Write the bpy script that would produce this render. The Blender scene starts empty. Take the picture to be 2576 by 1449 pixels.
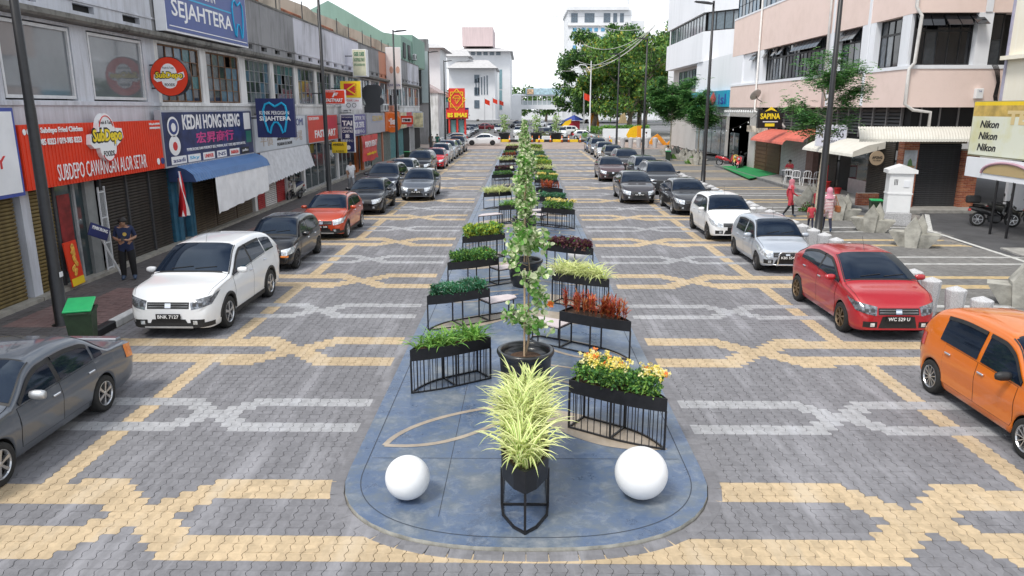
import bpy, bmesh, math, random
from mathutils import Vector, Matrix, noise as mnoise
from math import sin, cos, pi, radians, sqrt

# ------------------------------------------------------------------ camera, world, sun, exposure
SC = bpy.context.scene
COL = SC.collection
FPX, CXP, CYP, CAMH = 1860.0, 1288.0, 724.5, 4.6          # focal length and centre in a 2576 px wide frame
PITCH = math.atan((724.5 - 271) / FPX)
YAW = math.atan(27 / (FPX / cos(PITCH)))
cam_data = bpy.data.cameras.new('camera')
cam_data.sensor_width = 36.0
cam_data.lens = FPX / 2576 * 36
cam_data.clip_end = 3000
cam = bpy.data.objects.new('camera', cam_data)
COL.objects.link(cam)
cam.location = (0, 0, CAMH)
cam.rotation_euler = (pi / 2 - PITCH, 0, YAW)
SC.camera = cam

SUN_ELEV, SUN_AZ = radians(56), radians(222)              # azimuth from +Y towards +X: sun stands behind left of the camera
world = bpy.data.worlds.new('World')
SC.world = world
world.use_nodes = True
wn, wl = world.node_tree.nodes, world.node_tree.links
wn.clear()
w_out = wn.new('ShaderNodeOutputWorld')
w_bg = wn.new('ShaderNodeBackground')
w_bg.inputs['Strength'].default_value = 0.10
w_sky = wn.new('ShaderNodeTexSky')
w_sky.sky_type = 'NISHITA'
w_sky.sun_disc = False
w_sky.sun_elevation = SUN_ELEV
w_sky.sun_rotation = SUN_AZ
w_sky.air_density = 1.2
w_sky.dust_density = 2.0
w_tc = wn.new('ShaderNodeTexCoord')
w_sep = wn.new('ShaderNodeSeparateXYZ')
wl.new(w_tc.outputs['Generated'], w_sep.inputs[0])
def wmath(op, a, b=None, clamp=False):
    n = wn.new('ShaderNodeMath'); n.operation = op; n.use_clamp = clamp
    for i, v in enumerate((a, b)):
        if v is None: continue
        if isinstance(v, (int, float)): n.inputs[i].default_value = v
        else: wl.new(v, n.inputs[i])
    return n.outputs[0]
w_zz = wmath('ADD', wmath('MAXIMUM', w_sep.outputs['Z'], 0.0), 0.16)       # a flat cloud deck seen in perspective
w_cmb = wn.new('ShaderNodeCombineXYZ')
wl.new(wmath('DIVIDE', w_sep.outputs['X'], w_zz), w_cmb.inputs[0])
wl.new(wmath('DIVIDE', w_sep.outputs['Y'], w_zz), w_cmb.inputs[1])
w_noise = wn.new('ShaderNodeTexNoise')
w_noise.inputs['Scale'].default_value = 1.15
w_noise.inputs['Detail'].default_value = 8
w_noise.inputs['Roughness'].default_value = 0.55
wl.new(w_cmb.outputs[0], w_noise.inputs['Vector'])
w_cl = wn.new('ShaderNodeMapRange')
w_cl.inputs['From Min'].default_value = 0.40
w_cl.inputs['From Max'].default_value = 0.58
wl.new(w_noise.outputs['Fac'], w_cl.inputs['Value'])
w_hz = wmath('SUBTRACT', 1.12, wmath('MULTIPLY', w_sep.outputs['Z'], 2.4), True)   # cloud closes up towards the horizon
w_fac = wmath('MAXIMUM', w_cl.outputs[0], w_hz)
w_mix = wn.new('ShaderNodeMix')
w_mix.data_type = 'RGBA'
w_mix.inputs['B'].default_value = (11.6, 12.0, 12.4, 1)    # bright thin cloud
wl.new(w_fac, w_mix.inputs['Factor'])
wl.new(w_sky.outputs['Color'], w_mix.inputs['A'])
wl.new(w_mix.outputs['Result'], w_bg.inputs['Color'])
wl.new(w_bg.outputs['Background'], w_out.inputs['Surface'])

sun_data = bpy.data.lights.new('sun', 'SUN')
sun_data.energy = 2.0
sun_data.angle = radians(14)
sun_data.color = (1.0, 0.96, 0.89)
sun = bpy.data.objects.new('sun', sun_data)
COL.objects.link(sun)
_sd = Vector((sin(SUN_AZ) * cos(SUN_ELEV), cos(SUN_AZ) * cos(SUN_ELEV), sin(SUN_ELEV)))
sun.rotation_euler = (-_sd).to_track_quat('-Z', 'Y').to_euler()
sun.location = (0, 0, 60)

SC.view_settings.view_transform = 'Standard'
SC.view_settings.look = 'None'
SC.view_settings.exposure = 0.38
SC.view_settings.gamma = 1.0
SC.view_settings.use_curve_mapping = False
SC.cycles.max_bounces = 6
SC.cycles.diffuse_bounces = 3
SC.cycles.glossy_bounces = 3
SC.cycles.transmission_bounces = 4
SC.cycles.transparent_max_bounces = 8
SC.cycles.use_denoising = True

# ------------------------------------------------------------------ pixel -> place (a pixel gives a direction, the plane it lies on the distance)
_fw = Vector((-sin(YAW) * cos(PITCH), cos(YAW) * cos(PITCH), -sin(PITCH)))
_rt = Vector((cos(YAW), sin(YAW), 0))
_up = _rt.cross(_fw)
def _ray(x, y): return _fw + _rt * ((x - CXP) / FPX) - _up * ((y - CYP) / FPX)
def onZ(x, y, z=0.0):
    d = _ray(x, y); return Vector((0, 0, CAMH)) + d * ((z - CAMH) / d.z)
def onX(x, y, X):
    d = _ray(x, y); return Vector((0, 0, CAMH)) + d * (X / d.x)
def onY(x, y, Y):
    d = _ray(x, y); return Vector((0, 0, CAMH)) + d * (Y / d.y)

# ------------------------------------------------------------------ mesh helpers
class MB:
    """collects vertices and faces; build() links them as ONE mesh object"""
    def __init__(self): self.v = []; self.f = []; self.m = []
    def face(self, pts, mi=0):
        n = len(self.v); self.v += [tuple(p) for p in pts]; self.f.append(tuple(range(n, n + len(pts)))); self.m.append(mi)
    def box(self, x0, x1, y0, y1, z0, z1, mi=0):
        n = len(self.v)
        self.v += [(x0,y0,z0),(x1,y0,z0),(x1,y1,z0),(x0,y1,z0),(x0,y0,z1),(x1,y0,z1),(x1,y1,z1),(x0,y1,z1)]
        for q in ((3,2,1,0),(4,5,6,7),(0,1,5,4),(1,2,6,5),(2,3,7,6),(3,0,4,7)):
            self.f.append(tuple(n + i for i in q)); self.m.append(mi)
        return self
    def cbox(self, c, s, mi=0): return self.box(c[0]-s[0]/2, c[0]+s[0]/2, c[1]-s[1]/2, c[1]+s[1]/2, c[2]-s[2]/2, c[2]+s[2]/2, mi)
    def rbox(self, x0, x1, y0, y1, z0, z1, b=0.01, mi=0):
        """box with chamfered edges"""
        n = len(self.v); pts = []
        for z, i in ((z0, b), (z0 + b, 0), (z1 - b, 0), (z1, b)):
            for (x, y) in ((x0+b+i*0, y0+i), (x1-b, y0+i), (x1-i, y0+b), (x1-i, y1-b), (x1-b, y1-i), (x0+b, y1-i), (x0+i, y1-b), (x0+i, y0+b)):
                pts.append((x, y, z))
        self.v += pts
        for r in range(3):
            for k in range(8):
                a, c = n + r*8 + k, n + r*8 + (k+1) % 8
                self.f.append((a, c, c + 8, a + 8)); self.m.append(mi)
        self.f.append(tuple(n + k for k in reversed(range(8)))); self.m.append(mi)
        self.f.append(tuple(n + 24 + k for k in range(8))); self.m.append(mi)
        return self
    def tube(self, pts, r, seg=6, mi=0, cap=True):
        pts = [Vector(p) for p in pts]
        if not hasattr(r, '__len__'): r = [r] * len(pts)
        n = len(self.v); ref = None
        for i, p in enumerate(pts):
            t = (pts[min(i+1, len(pts)-1)] - pts[max(i-1, 0)])
            if t.length < 1e-9: t = Vector((0,0,1))
            t.normalize()
            if ref is None: ref = Vector((0,0,1)) if abs(t.z) < .9 else Vector((1,0,0))
            a = t.cross(ref)
            if a.length < 1e-6: a = t.cross(Vector((0,1,0)))
            a.normalize(); b = a.cross(t); ref = b if abs(b.dot(t)) < .99 else ref
            for k in range(seg):
                w = 2*pi*k/seg + pi/seg
                self.v.append(tuple(p + (a*cos(w) + b*sin(w)) * r[i]))
        for i in range(len(pts)-1):
            for k in range(seg):
                q = n + i*seg; self.f.append((q+k, q+(k+1)%seg, q+seg+(k+1)%seg, q+seg+k)); self.m.append(mi)
        if cap:
            self.f.append(tuple(n + k for k in reversed(range(seg)))); self.m.append(mi)
            q = n + (len(pts)-1)*seg; self.f.append(tuple(q + k for k in range(seg))); self.m.append(mi)
        return self
    def bar(self, a, b, w, mi=0):
        return self.tube([a, b], w * .7071, 4, mi)
    def lathe(self, prof, c=(0,0,0), seg=24, axis='z', mi=0, closed=False, cap=True):
        n = len(self.v)
        for (r, h) in prof:
            for k in range(seg):
                w = 2*pi*k/seg; x, y = r*cos(w), r*sin(w)
                p = (x, y, h) if axis == 'z' else ((h, x, y) if axis == 'x' else (y, h, x))
                self.v.append((c[0]+p[0], c[1]+p[1], c[2]+p[2]))
        m = len(prof)
        for i in range(m if closed else m-1):
            j = (i+1) % m
            for k in range(seg):
                self.f.append((n+i*seg+k, n+i*seg+(k+1)%seg, n+j*seg+(k+1)%seg, n+j*seg+k)); self.m.append(mi)
        if not closed and cap:
            if prof[0][0] > 1e-6: self.f.append(tuple(n+k for k in reversed(range(seg)))); self.m.append(mi)
            if prof[-1][0] > 1e-6: self.f.append(tuple(n+(m-1)*seg+k for k in range(seg))); self.m.append(mi)
        return self
    def grid(self, P, mi=0, flip=False):
        """P: rows of points"""
        n = len(self.v); R, Cn = len(P), len(P[0])
        for row in P: self.v += [tuple(p) for p in row]
        for i in range(R-1):
            for j in range(Cn-1):
                q = (n+i*Cn+j, n+i*Cn+j+1, n+(i+1)*Cn+j+1, n+(i+1)*Cn+j)
                self.f.append(q[::-1] if flip else q); self.m.append(mi)
        return self
    def prism(self, poly, z0, z1, mi=0, side=None, bottom=True):
        """poly: list of (x, y) counter-clockwise, extruded in z"""
        n = len(self.v); k = len(poly)
        self.v += [(x, y, z0) for x, y in poly] + [(x, y, z1) for x, y in poly]
        self.f.append(tuple(n + k + i for i in range(k))); self.m.append(mi)
        if bottom: self.f.append(tuple(n + i for i in reversed(range(k)))); self.m.append(mi)
        for i in range(k):
            j = (i+1) % k; self.f.append((n+i, n+j, n+k+j, n+k+i)); self.m.append(mi if side is None else side)
        return self
    def slab(self, poly, axis, a, b, mi=0):
        """poly of two coordinates extruded along 'x' (poly = (y, z)) or 'y' (poly = (x, z))"""
        n = len(self.v); k = len(poly)
        for t in (a, b):
            for p, q in poly: self.v.append((t, p, q) if axis == 'x' else (p, t, q))
        self.f.append(tuple(n + i for i in range(k))); self.m.append(mi)
        self.f.append(tuple(n + k + i for i in reversed(range(k)))); self.m.append(mi)
        for i in range(k):
            j = (i+1) % k; self.f.append((n+j, n+i, n+k+i, n+k+j)); self.m.append(mi)
        return self
    def mesh(self, name, mats, smooth=False, fix=False):
        me = bpy.data.meshes.new(name)
        me.from_pydata(self.v, [], self.f)
        if not isinstance(mats, (list, tuple)): mats = [mats]
        for m in mats: me.materials.append(m)
        if len(mats) > 1: me.polygons.foreach_set('material_index', self.m)
        if fix:
            bm = bmesh.new(); bm.from_mesh(me); bmesh.ops.recalc_face_normals(bm, faces=bm.faces); bm.to_mesh(me); bm.free()
        if smooth: me.polygons.foreach_set('use_smooth', [True]*len(me.polygons))
        me.update()
        return me
    def build(self, name, mats, parent=None, smooth=False, fix=False):
        return link(name, self.mesh(name, mats, smooth, fix), parent)

def link(name, data, parent=None, loc=None, rot=None):
    o = bpy.data.objects.new(name, data); COL.objects.link(o)
    if parent is not None: o.parent = parent
    if loc is not None: o.location = loc
    if rot is not None: o.rotation_euler = rot
    return o
def tag(o, label=None, cat=None, group=None, kind=None):
    if label: o['label'] = label
    if cat: o['category'] = cat
    if group: o['group'] = group
    if kind: o['kind'] = kind
    return o
def thing(name, loc, label, cat, group=None, rz=0.0):
    o = bpy.data.objects.new(name, None); COL.objects.link(o)
    o.empty_display_size = .2
    o.location = loc; o.rotation_euler = (0, 0, rz)
    return tag(o, label, cat, group)
def copy_tree(o, parent=None):
    c = o.copy(); COL.objects.link(c); c.parent = parent
    for ch in list(o.children): copy_tree(ch, c)
    return c

# ------------------------------------------------------------------ materials
MATS = {}
def srgb(r, g, b):
    f = lambda c: ((c/255+.055)/1.055)**2.4 if c/255 > .04045 else c/255/12.92
    return (f(r), f(g), f(b))
def mat(name, col, rough=.6, metal=0., var=.12, scale=4., bump=0., bscale=None, coat=0., col2=None, stretch=(1,1,1), detail=4, spec=.5, emit=None, coords='Object', contrast=(.35,.65), trans=0.):
    if name in MATS: return MATS[name]
    m = bpy.data.materials.new(name); m.use_nodes = True
    nt = m.node_tree; N, Lk = nt.nodes, nt.links
    b = N['Principled BSDF']
    b.inputs['Roughness'].default_value = rough
    b.inputs['Metallic'].default_value = metal
    b.inputs['Specular IOR Level'].default_value = spec
    if coat: b.inputs['Coat Weight'].default_value = coat; b.inputs['Coat Roughness'].default_value = .04
    if trans: b.inputs['Transmission Weight'].default_value = trans
    if emit: b.inputs['Emission Color'].default_value = (*col, 1); b.inputs['Emission Strength'].default_value = emit
    c1 = col; c2 = col2 if col2 else tuple(min(1, c*(1+var)) for c in col)
    if col2 is None: c1 = tuple(c*(1-var) for c in col)
    if var > 0 or col2:
        tc = N.new('ShaderNodeTexCoord'); mp = N.new('ShaderNodeMapping'); mp.inputs['Scale'].default_value = stretch
        nz = N.new('ShaderNodeTexNoise'); nz.inputs['Scale'].default_value = scale; nz.inputs['Detail'].default_value = detail
        nz.inputs['Roughness'].default_value = .62
        rp = N.new('ShaderNodeValToRGB')
        rp.color_ramp.elements[0].position = contrast[0]; rp.color_ramp.elements[0].color = (*c1, 1)
        rp.color_ramp.elements[1].position = contrast[1]; rp.color_ramp.elements[1].color = (*c2, 1)
        if coords == 'World':
            ge = N.new('ShaderNodeNewGeometry'); Lk.new(ge.outputs['Position'], mp.inputs['Vector'])
        else: Lk.new(tc.outputs[coords], mp.inputs['Vector'])
        Lk.new(mp.outputs['Vector'], nz.inputs['Vector']); Lk.new(nz.outputs['Fac'], rp.inputs['Fac'])
        Lk.new(rp.outputs['Color'], b.inputs['Base Color'])
        if bump:
            n2 = N.new('ShaderNodeTexNoise'); n2.inputs['Scale'].default_value = bscale or scale*6; n2.inputs['Detail'].default_value = 5
            Lk.new(mp.outputs['Vector'], n2.inputs['Vector'])
            bp = N.new('ShaderNodeBump'); bp.inputs['Strength'].default_value = bump; bp.inputs['Distance'].default_value = .02
            Lk.new(n2.outputs['Fac'], bp.inputs['Height']); Lk.new(bp.outputs['Normal'], b.inputs['Normal'])
    else:
        b.inputs['Base Color'].default_value = (*col, 1)
    MATS[name] = m
    return m
def weathered(name, col, dirt=(.06,.055,.05), amount=.5, rough=.85, scale=.9, streak=True, bump=.25):
    """painted render with grey rain streaks and blotches that belong to the wall itself"""
    if name in MATS: return MATS[name]
    m = bpy.data.materials.new(name); m.use_nodes = True
    nt = m.node_tree; N, Lk = nt.nodes, nt.links; b = N['Principled BSDF']; b.inputs['Roughness'].default_value = rough
    ge = N.new('ShaderNodeNewGeometry')
    mp = N.new('ShaderNodeMapping'); mp.inputs['Scale'].default_value = (2.2, 2.2, .22) if streak else (1,1,1)
    n1 = N.new('ShaderNodeTexNoise'); n1.inputs['Scale'].default_value = scale*2.2; n1.inputs['Detail'].default_value = 7; n1.inputs['Roughness'].default_value = .68
    n2 = N.new('ShaderNodeTexNoise'); n2.inputs['Scale'].default_value = scale*.55; n2.inputs['Detail'].default_value = 5
    mu = N.new('ShaderNodeMath'); mu.operation = 'MULTIPLY'
    rp = N.new('ShaderNodeValToRGB'); rp.color_ramp.elements[0].position = .20; rp.color_ramp.elements[0].color = (0,0,0,1)
    rp.color_ramp.elements[1].position = .42; rp.color_ramp.elements[1].color = (amount, amount, amount, 1)
    mx = N.new('ShaderNodeMix'); mx.data_type = 'RGBA'; mx.inputs['A'].default_value = (*col, 1); mx.inputs['B'].default_value = (*dirt, 1)
    Lk.new(ge.outputs['Position'], mp.inputs['Vector']); Lk.new(mp.outputs['Vector'], n1.inputs['Vector']); Lk.new(ge.outputs['Position'], n2.inputs['Vector'])
    Lk.new(n1.outputs['Fac'], mu.inputs[0]); Lk.new(n2.outputs['Fac'], mu.inputs[1]); Lk.new(mu.outputs[0], rp.inputs['Fac'])
    Lk.new(rp.outputs['Color'], mx.inputs['Factor']); Lk.new(mx.outputs['Result'], b.inputs['Base Color'])
    n3 = N.new('ShaderNodeTexNoise'); n3.inputs['Scale'].default_value = 14; n3.inputs['Detail'].default_value = 6
    bp = N.new('ShaderNodeBump'); bp.inputs['Strength'].default_value = bump; bp.inputs['Distance'].default_value = .02
    Lk.new(ge.outputs['Position'], n3.inputs['Vector']); Lk.new(n3.outputs['Fac'], bp.inputs['Height']); Lk.new(bp.outputs['Normal'], b.inputs['Normal'])
    MATS[name] = m
    return m
def leafmat(name, col, var=.35, rough=.5):
    """foliage with some light passing through"""
    if name in MATS: return MATS[name]
    m = mat(name, col, rough, var=var, scale=3.0, coords='World')
    nt = m.node_tree; N, Lk = nt.nodes, nt.links; b = N['Principled BSDF']
    tr = N.new('ShaderNodeBsdfTranslucent'); mx = N.new('ShaderNodeMixShader'); mx.inputs['Fac'].default_value = .28
    src = b.inputs['Base Color'].links[0].from_socket
    Lk.new(src, tr.inputs['Color']); Lk.new(b.outputs['BSDF'], mx.inputs[1]); Lk.new(tr.outputs['BSDF'], mx.inputs[2])
    Lk.new(mx.outputs['Shader'], N['Material Output'].inputs['Surface'])
    return m

M_black = mat('black_steel', (.012,.012,.014), .42, .0, var=.25, scale=9)
M_rubber = mat('tyre_rubber', (.018,.018,.018), .85, var=.25, scale=20)
M_dark = mat('dark_cavity', (.01,.01,.011), .8, var=0)
M_chrome = mat('chrome', (.75,.76,.78), .16, 1., var=.05)
M_alloy = mat('alloy_wheel', (.55,.56,.58), .3, .9, var=.08)
M_white = mat('white_paint', (.78,.79,.80), .5, var=.04, scale=2)
M_glass = mat('tinted_glass', (.008,.013,.024), .04, var=.15, scale=2, spec=.55)
M_glass.node_tree.nodes['Principled BSDF'].inputs['Specular Tint'].default_value = (.55,.75,1,1)  # blue of a reflected sky is put into the specular tint
M_soil = mat('potting_soil', (.075,.04,.022), .95, var=.45, scale=30, bump=.8, bscale=60)
M_alum = mat('aluminium', (.55,.56,.57), .4, .7, var=.08)
M_plastic_w = mat('white_plastic', (.78,.79,.80), .4, var=.03)
M_dkgrey = mat('dark_grey_plastic', (.045,.046,.05), .6, var=.2, scale=12)

# ------------------------------------------------------------------ lettering (flat print and raised letters)
TEXTS = []
def text(s, parent, mt, loc, w, h, face='X+', depth=.008, bold=0., shear=0., name='lettering', sub=None):
    """lettering stretched to w x h metres, lower left corner of its box at loc (parent space). face: the way it looks"""
    cu = bpy.data.curves.new(name, 'FONT'); cu.body = s; cu.extrude = depth; cu.offset = bold; cu.shear = shear
    cu.resolution_u = 2; cu.materials.append(mt)
    o = link(name, cu, parent, loc)
    o.rotation_euler = {'X+': (pi/2, 0, pi/2), 'X-': (pi/2, 0, -pi/2), 'Y-': (pi/2, 0, 0), 'Z+': (0, 0, 0)}[face] if isinstance(face, str) else face
    TEXTS.append((o, w, h, Vector(loc)))
    return o
def fit_texts():
    """stretch every lettering to its box and turn it into plain mesh"""
    bpy.context.view_layer.update()
    dg = bpy.context.evaluated_depsgraph_get()
    for o, w, h, loc in TEXTS:
        me = bpy.data.meshes.new_from_object(o.evaluated_get(dg))
        me.name = o.name
        if len(me.vertices):
            xs = [v.co.x for v in me.vertices]; ys = [v.co.y for v in me.vertices]
            x0, y0 = min(xs), min(ys); sx, sy = w / max(1e-6, max(xs)-x0), h / max(1e-6, max(ys)-y0)
            for v in me.vertices: v.co.x = (v.co.x-x0)*sx; v.co.y = (v.co.y-y0)*sy
        nm, par, rot, sc = o.name, o.parent, o.rotation_euler.copy(), o.scale.copy()
        bpy.data.objects.remove(o)
        n = bpy.data.objects.new(nm, me); COL.objects.link(n); n.parent = par; n.location = loc; n.rotation_euler = rot
ORD = ['nearest','second','third','fourth','fifth','sixth','seventh','eighth','ninth','tenth','eleventh','twelfth','thirteenth','fourteenth','fifteenth','sixteenth','seventeenth','eighteenth','nineteenth','twentieth','twenty-first','twenty-second','twenty-third','twenty-fourth','twenty-fifth','twenty-sixth']
def wbuild(mb, name, mats, root, **k):
    """build from world coordinates under a root that stands elsewhere (root unrotated)"""
    L = root.location
    if root.parent: L = L + root.parent.location
    mb.v = [(x-L.x, y-L.y, z-L.z) for x, y, z in mb.v]
    return mb.build(name, mats, root, **k)
def wtext(s, root, mt, loc, w, h, face='X+', **k):
    L = root.location
    if root.parent: L = L + root.parent.location
    return text(s, root, mt, Vector(loc) - L, w, h, face, **k)
# ================================================================== GROUND
RNG = random.Random(7)
def paver_mat(name, col, scuff=(.30,.31,.36), amt=.5, rough=.8, cell=.1575):
    m = bpy.data.materials.new(name); m.use_nodes = True; nt = m.node_tree; N, Lk = nt.nodes, nt.links
    b = N['Principled BSDF']; b.inputs['Roughness'].default_value = rough
    ge = N.new('ShaderNodeNewGeometry')
    fl = N.new('ShaderNodeVectorMath'); fl.operation = 'SNAP'; fl.inputs[1].default_value = (cell, cell, 5)
    wn_ = N.new('ShaderNodeTexWhiteNoise'); wn_.noise_dimensions = '3D'
    Lk.new(ge.outputs['Position'], fl.inputs[0]); Lk.new(fl.outputs['Vector'], wn_.inputs['Vector'])
    r1 = N.new('ShaderNodeMapRange'); r1.inputs['To Min'].default_value = .88; r1.inputs['To Max'].default_value = 1.10
    Lk.new(wn_.outputs['Value'], r1.inputs['Value'])
    n1 = N.new('ShaderNodeTexNoise'); n1.inputs['Scale'].default_value = 9; n1.inputs['Detail'].default_value = 6; n1.inputs['Roughness'].default_value = .7
    Lk.new(ge.outputs['Position'], n1.inputs['Vector'])
    r2 = N.new('ShaderNodeMapRange'); r2.inputs['From Min'].default_value = .3; r2.inputs['From Max'].default_value = .7; r2.inputs['To Min'].default_value = .84; r2.inputs['To Max'].default_value = 1.14
    Lk.new(n1.outputs['Fac'], r2.inputs['Value'])
    mu = N.new('ShaderNodeMath'); mu.operation = 'MULTIPLY'; Lk.new(r1.outputs[0], mu.inputs[0]); Lk.new(r2.outputs[0], mu.inputs[1])
    n0 = N.new('ShaderNodeTexNoise'); n0.inputs['Scale'].default_value = .35; n0.inputs['Detail'].default_value = 3
    Lk.new(ge.outputs['Position'], n0.inputs['Vector'])
    r0 = N.new('ShaderNodeMapRange'); r0.inputs['From Min'].default_value = .3; r0.inputs['From Max'].default_value = .7; r0.inputs['To Min'].default_value = .88; r0.inputs['To Max'].default_value = 1.12
    Lk.new(n0.outputs['Fac'], r0.inputs['Value'])
    mu2 = N.new('ShaderNodeMath'); mu2.operation = 'MULTIPLY'; Lk.new(mu.outputs[0], mu2.inputs[0]); Lk.new(r0.outputs[0], mu2.inputs[1])
    # tyre scuffs: pale streaks along the driving direction
    mp = N.new('ShaderNodeMapping'); mp.inputs['Scale'].default_value = (1.7, .32, 1); mp.inputs['Rotation'].default_value = (0, 0, radians(-3))
    n2 = N.new('ShaderNodeTexNoise'); n2.inputs['Scale'].default_value = 1.4; n2.inputs['Detail'].default_value = 5; n2.inputs['Roughness'].default_value = .6
    Lk.new(ge.outputs['Position'], mp.inputs['Vector']); Lk.new(mp.outputs['Vector'], n2.inputs['Vector'])
    rp = N.new('ShaderNodeMapRange'); rp.inputs['From Min'].default_value = .52; rp.inputs['From Max'].default_value = .72; rp.inputs['To Max'].default_value = amt
    Lk.new(n2.outputs['Fac'], rp.inputs['Value'])
    # dark droppings and oil
    n3 = N.new('ShaderNodeTexNoise'); n3.inputs['Scale'].default_value = 2.6; n3.inputs['Detail'].default_value = 8; n3.inputs['Roughness'].default_value = .75
    Lk.new(ge.outputs['Position'], n3.inputs['Vector'])
    r3 = N.new('ShaderNodeMapRange'); r3.inputs['From Min'].default_value = .63; r3.inputs['From Max'].default_value = .73; r3.inputs['To Max'].default_value = .6
    Lk.new(n3.outputs['Fac'], r3.inputs['Value'])
    base = N.new('ShaderNodeVectorMath'); base.operation = 'SCALE'; base.inputs[0].default_value = col; Lk.new(mu2.outputs[0], base.inputs['Scale'])
    m1 = N.new('ShaderNodeMix'); m1.data_type = 'RGBA'; m1.inputs['B'].default_value = (*scuff, 1)
    Lk.new(rp.outputs[0], m1.inputs['Factor']); Lk.new(base.outputs['Vector'], m1.inputs['A'])
    m2 = N.new('ShaderNodeMix'); m2.data_type = 'RGBA'; m2.inputs['B'].default_value = (.07,.06,.055,1)
    Lk.new(r3.outputs[0], m2.inputs['Factor']); Lk.new(m1.outputs['Result'], m2.inputs['A'])
    Lk.new(m2.outputs['Result'], b.inputs['Base Color'])
    n4 = N.new('ShaderNodeTexNoise'); n4.inputs['Scale'].default_value = 70; n4.inputs['Detail'].default_value = 4
    Lk.new(ge.outputs['Position'], n4.inputs['Vector'])
    bp = N.new('ShaderNodeBump'); bp.inputs['Strength'].default_value = .25; bp.inputs['Distance'].default_value = .006
    Lk.new(n4.outputs['Fac'], bp.inputs['Height']); Lk.new(bp.outputs['Normal'], b.inputs['Normal'])
    MATS[name] = m
    return m
P_GREY = paver_mat('grey_paver', (.186,.183,.194), (.33,.325,.345), .75)
P_YEL = paver_mat('yellow_paver', (.485,.372,.235), (.57,.475,.35), .7)
P_LIGHT = paver_mat('pale_grey_paver', (.345,.345,.355), (.52,.53,.57), .5)
P_JOINT = mat('paver_joint', (.19,.175,.16), .95, var=.4, scale=2, coords='World')
P_PLAZA = paver_mat('dark_plaza_paver', (.175,.170,.165), (.27,.265,.255), .6, cell=.2)
P_PLAZA_Y = paver_mat('worn_yellow_paver', (.52,.39,.21), (.30,.25,.19), .6)
P_PLAZA_W = paver_mat('worn_white_paver', (.46,.46,.45), (.25,.25,.25), .6)
P_WALK = paver_mat('brown_grey_walk_paver', (.105,.097,.096), (.16,.14,.14), .5)
P_WALKR = paver_mat('faded_red_walk_paver', (.20,.125,.115), (.25,.19,.18), .5)
M_ASPH = mat('asphalt', (.07,.07,.074), .9, var=.3, scale=.6, bump=.3, bscale=60, coords='World')
M_ASPH2 = mat('pale_grey_asphalt', (.17,.17,.175), .9, var=.15, scale=.15, coords='World')  # paler grey asphalt for the ground sheet and the far road
M_CONC = mat('kerb_concrete', (.33,.32,.30), .9, var=.25, scale=3, bump=.3, coords='World')

TX, TY = .155, .1583                     # paver pitch
Y0 = 7.66                                # centre of the nearest yellow pair
def half_pattern(u, r2, inner, kind):
    """one weave of two bands that cross. r2 = row offset from the centre; u = columns from the crossing (inner: towards the island)"""
    a, au = abs(r2), abs(u)
    if kind == 'y':
        if au >= a - 1.01 and au <= a + 2.01 and a <= 5: return True
        lo, hi = (3, 5) if inner else (2, 4)
        return lo - .01 <= a <= hi + .01 and au >= a - 1.01
    if au >= a - .51 and au <= a + 1.51 and a <= 3.5: return True
    return 2.4 <= a <= 3.6 and au >= a - .51
def paver_kind(X, row):
    """0 grey, 1 yellow, 2 pale"""
    side = 1 if X > 0 else -1
    n = round(row / 38.0); ry = row - n * 38
    ng = math.floor(row / 38.0); rg = row - (ng * 38 + 18.5)
    if abs(rg) <= 4:
        xc = 4.9 if side > 0 else -4.8
        u = round((X - xc) / TX); inner = (u < 0) if side > 0 else (u > 0)
        if half_pattern(u, rg, inner, 'g'): return 2
    if abs(ry) <= 5:
        xc = 4.6 if side > 0 else -4.45
        u = round((X - xc) / TX); inner = (u < 0) if side > 0 else (u > 0)
        if half_pattern(u, ry, inner, 'y'): return 1
    pc = 6.36 if side > 0 else -5.83
    if abs(X - pc) < TX * 1.001 and row > -3 and abs(ry) > 1.5: return 1
    return 0
ISL_CY, ISL_W, ISL_END = 8.75, 2.28, 83.5
def island_poly(off=0.0, n=20):
    """plan outline of the island, off metres outside its edge; rounded nose towards the camera"""
    cx = .05; w = ISL_W + off; d = 1.75 + off; pts = []
    for k in range(n + 1):
        t = pi + pi * k / n
        c, s_ = cos(t), sin(t)
        x = (abs(c) ** .78) * (1 if c > 0 else -1) * w; y = -(abs(s_) ** .86) * d
        pts.append((cx + x, ISL_CY + y))
    pts += [(cx + w, ISL_END + off), (cx - w, ISL_END + off)]
    return pts
def in_island(X, Y, off):
    if Y > ISL_END + off: return False
    dx = abs(X - .05) / (ISL_W + off)
    if dx >= 1: return False
    if Y >= ISL_CY: return True
    dy = (ISL_CY - Y) / (1.75 + off)
    if dy >= 1: return False
    return dx ** (1/.78*1.0) ** 1 <= 1 and (dx ** (2/.78) + dy ** (2/.86)) < 1

# ground sheet out to the horizon
g = MB(); g.face([(-900,-300,-.07),(900,-300,-.07),(900,1500,-.07),(-900,1500,-.07)])
tag(g.build('ground', M_ASPH2), kind='structure')
road = MB(); road.box(-8.78, 9.55, -2, 86, -.065, -.014)
road_o = tag(road.build('street', P_JOINT), kind='structure')

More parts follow.
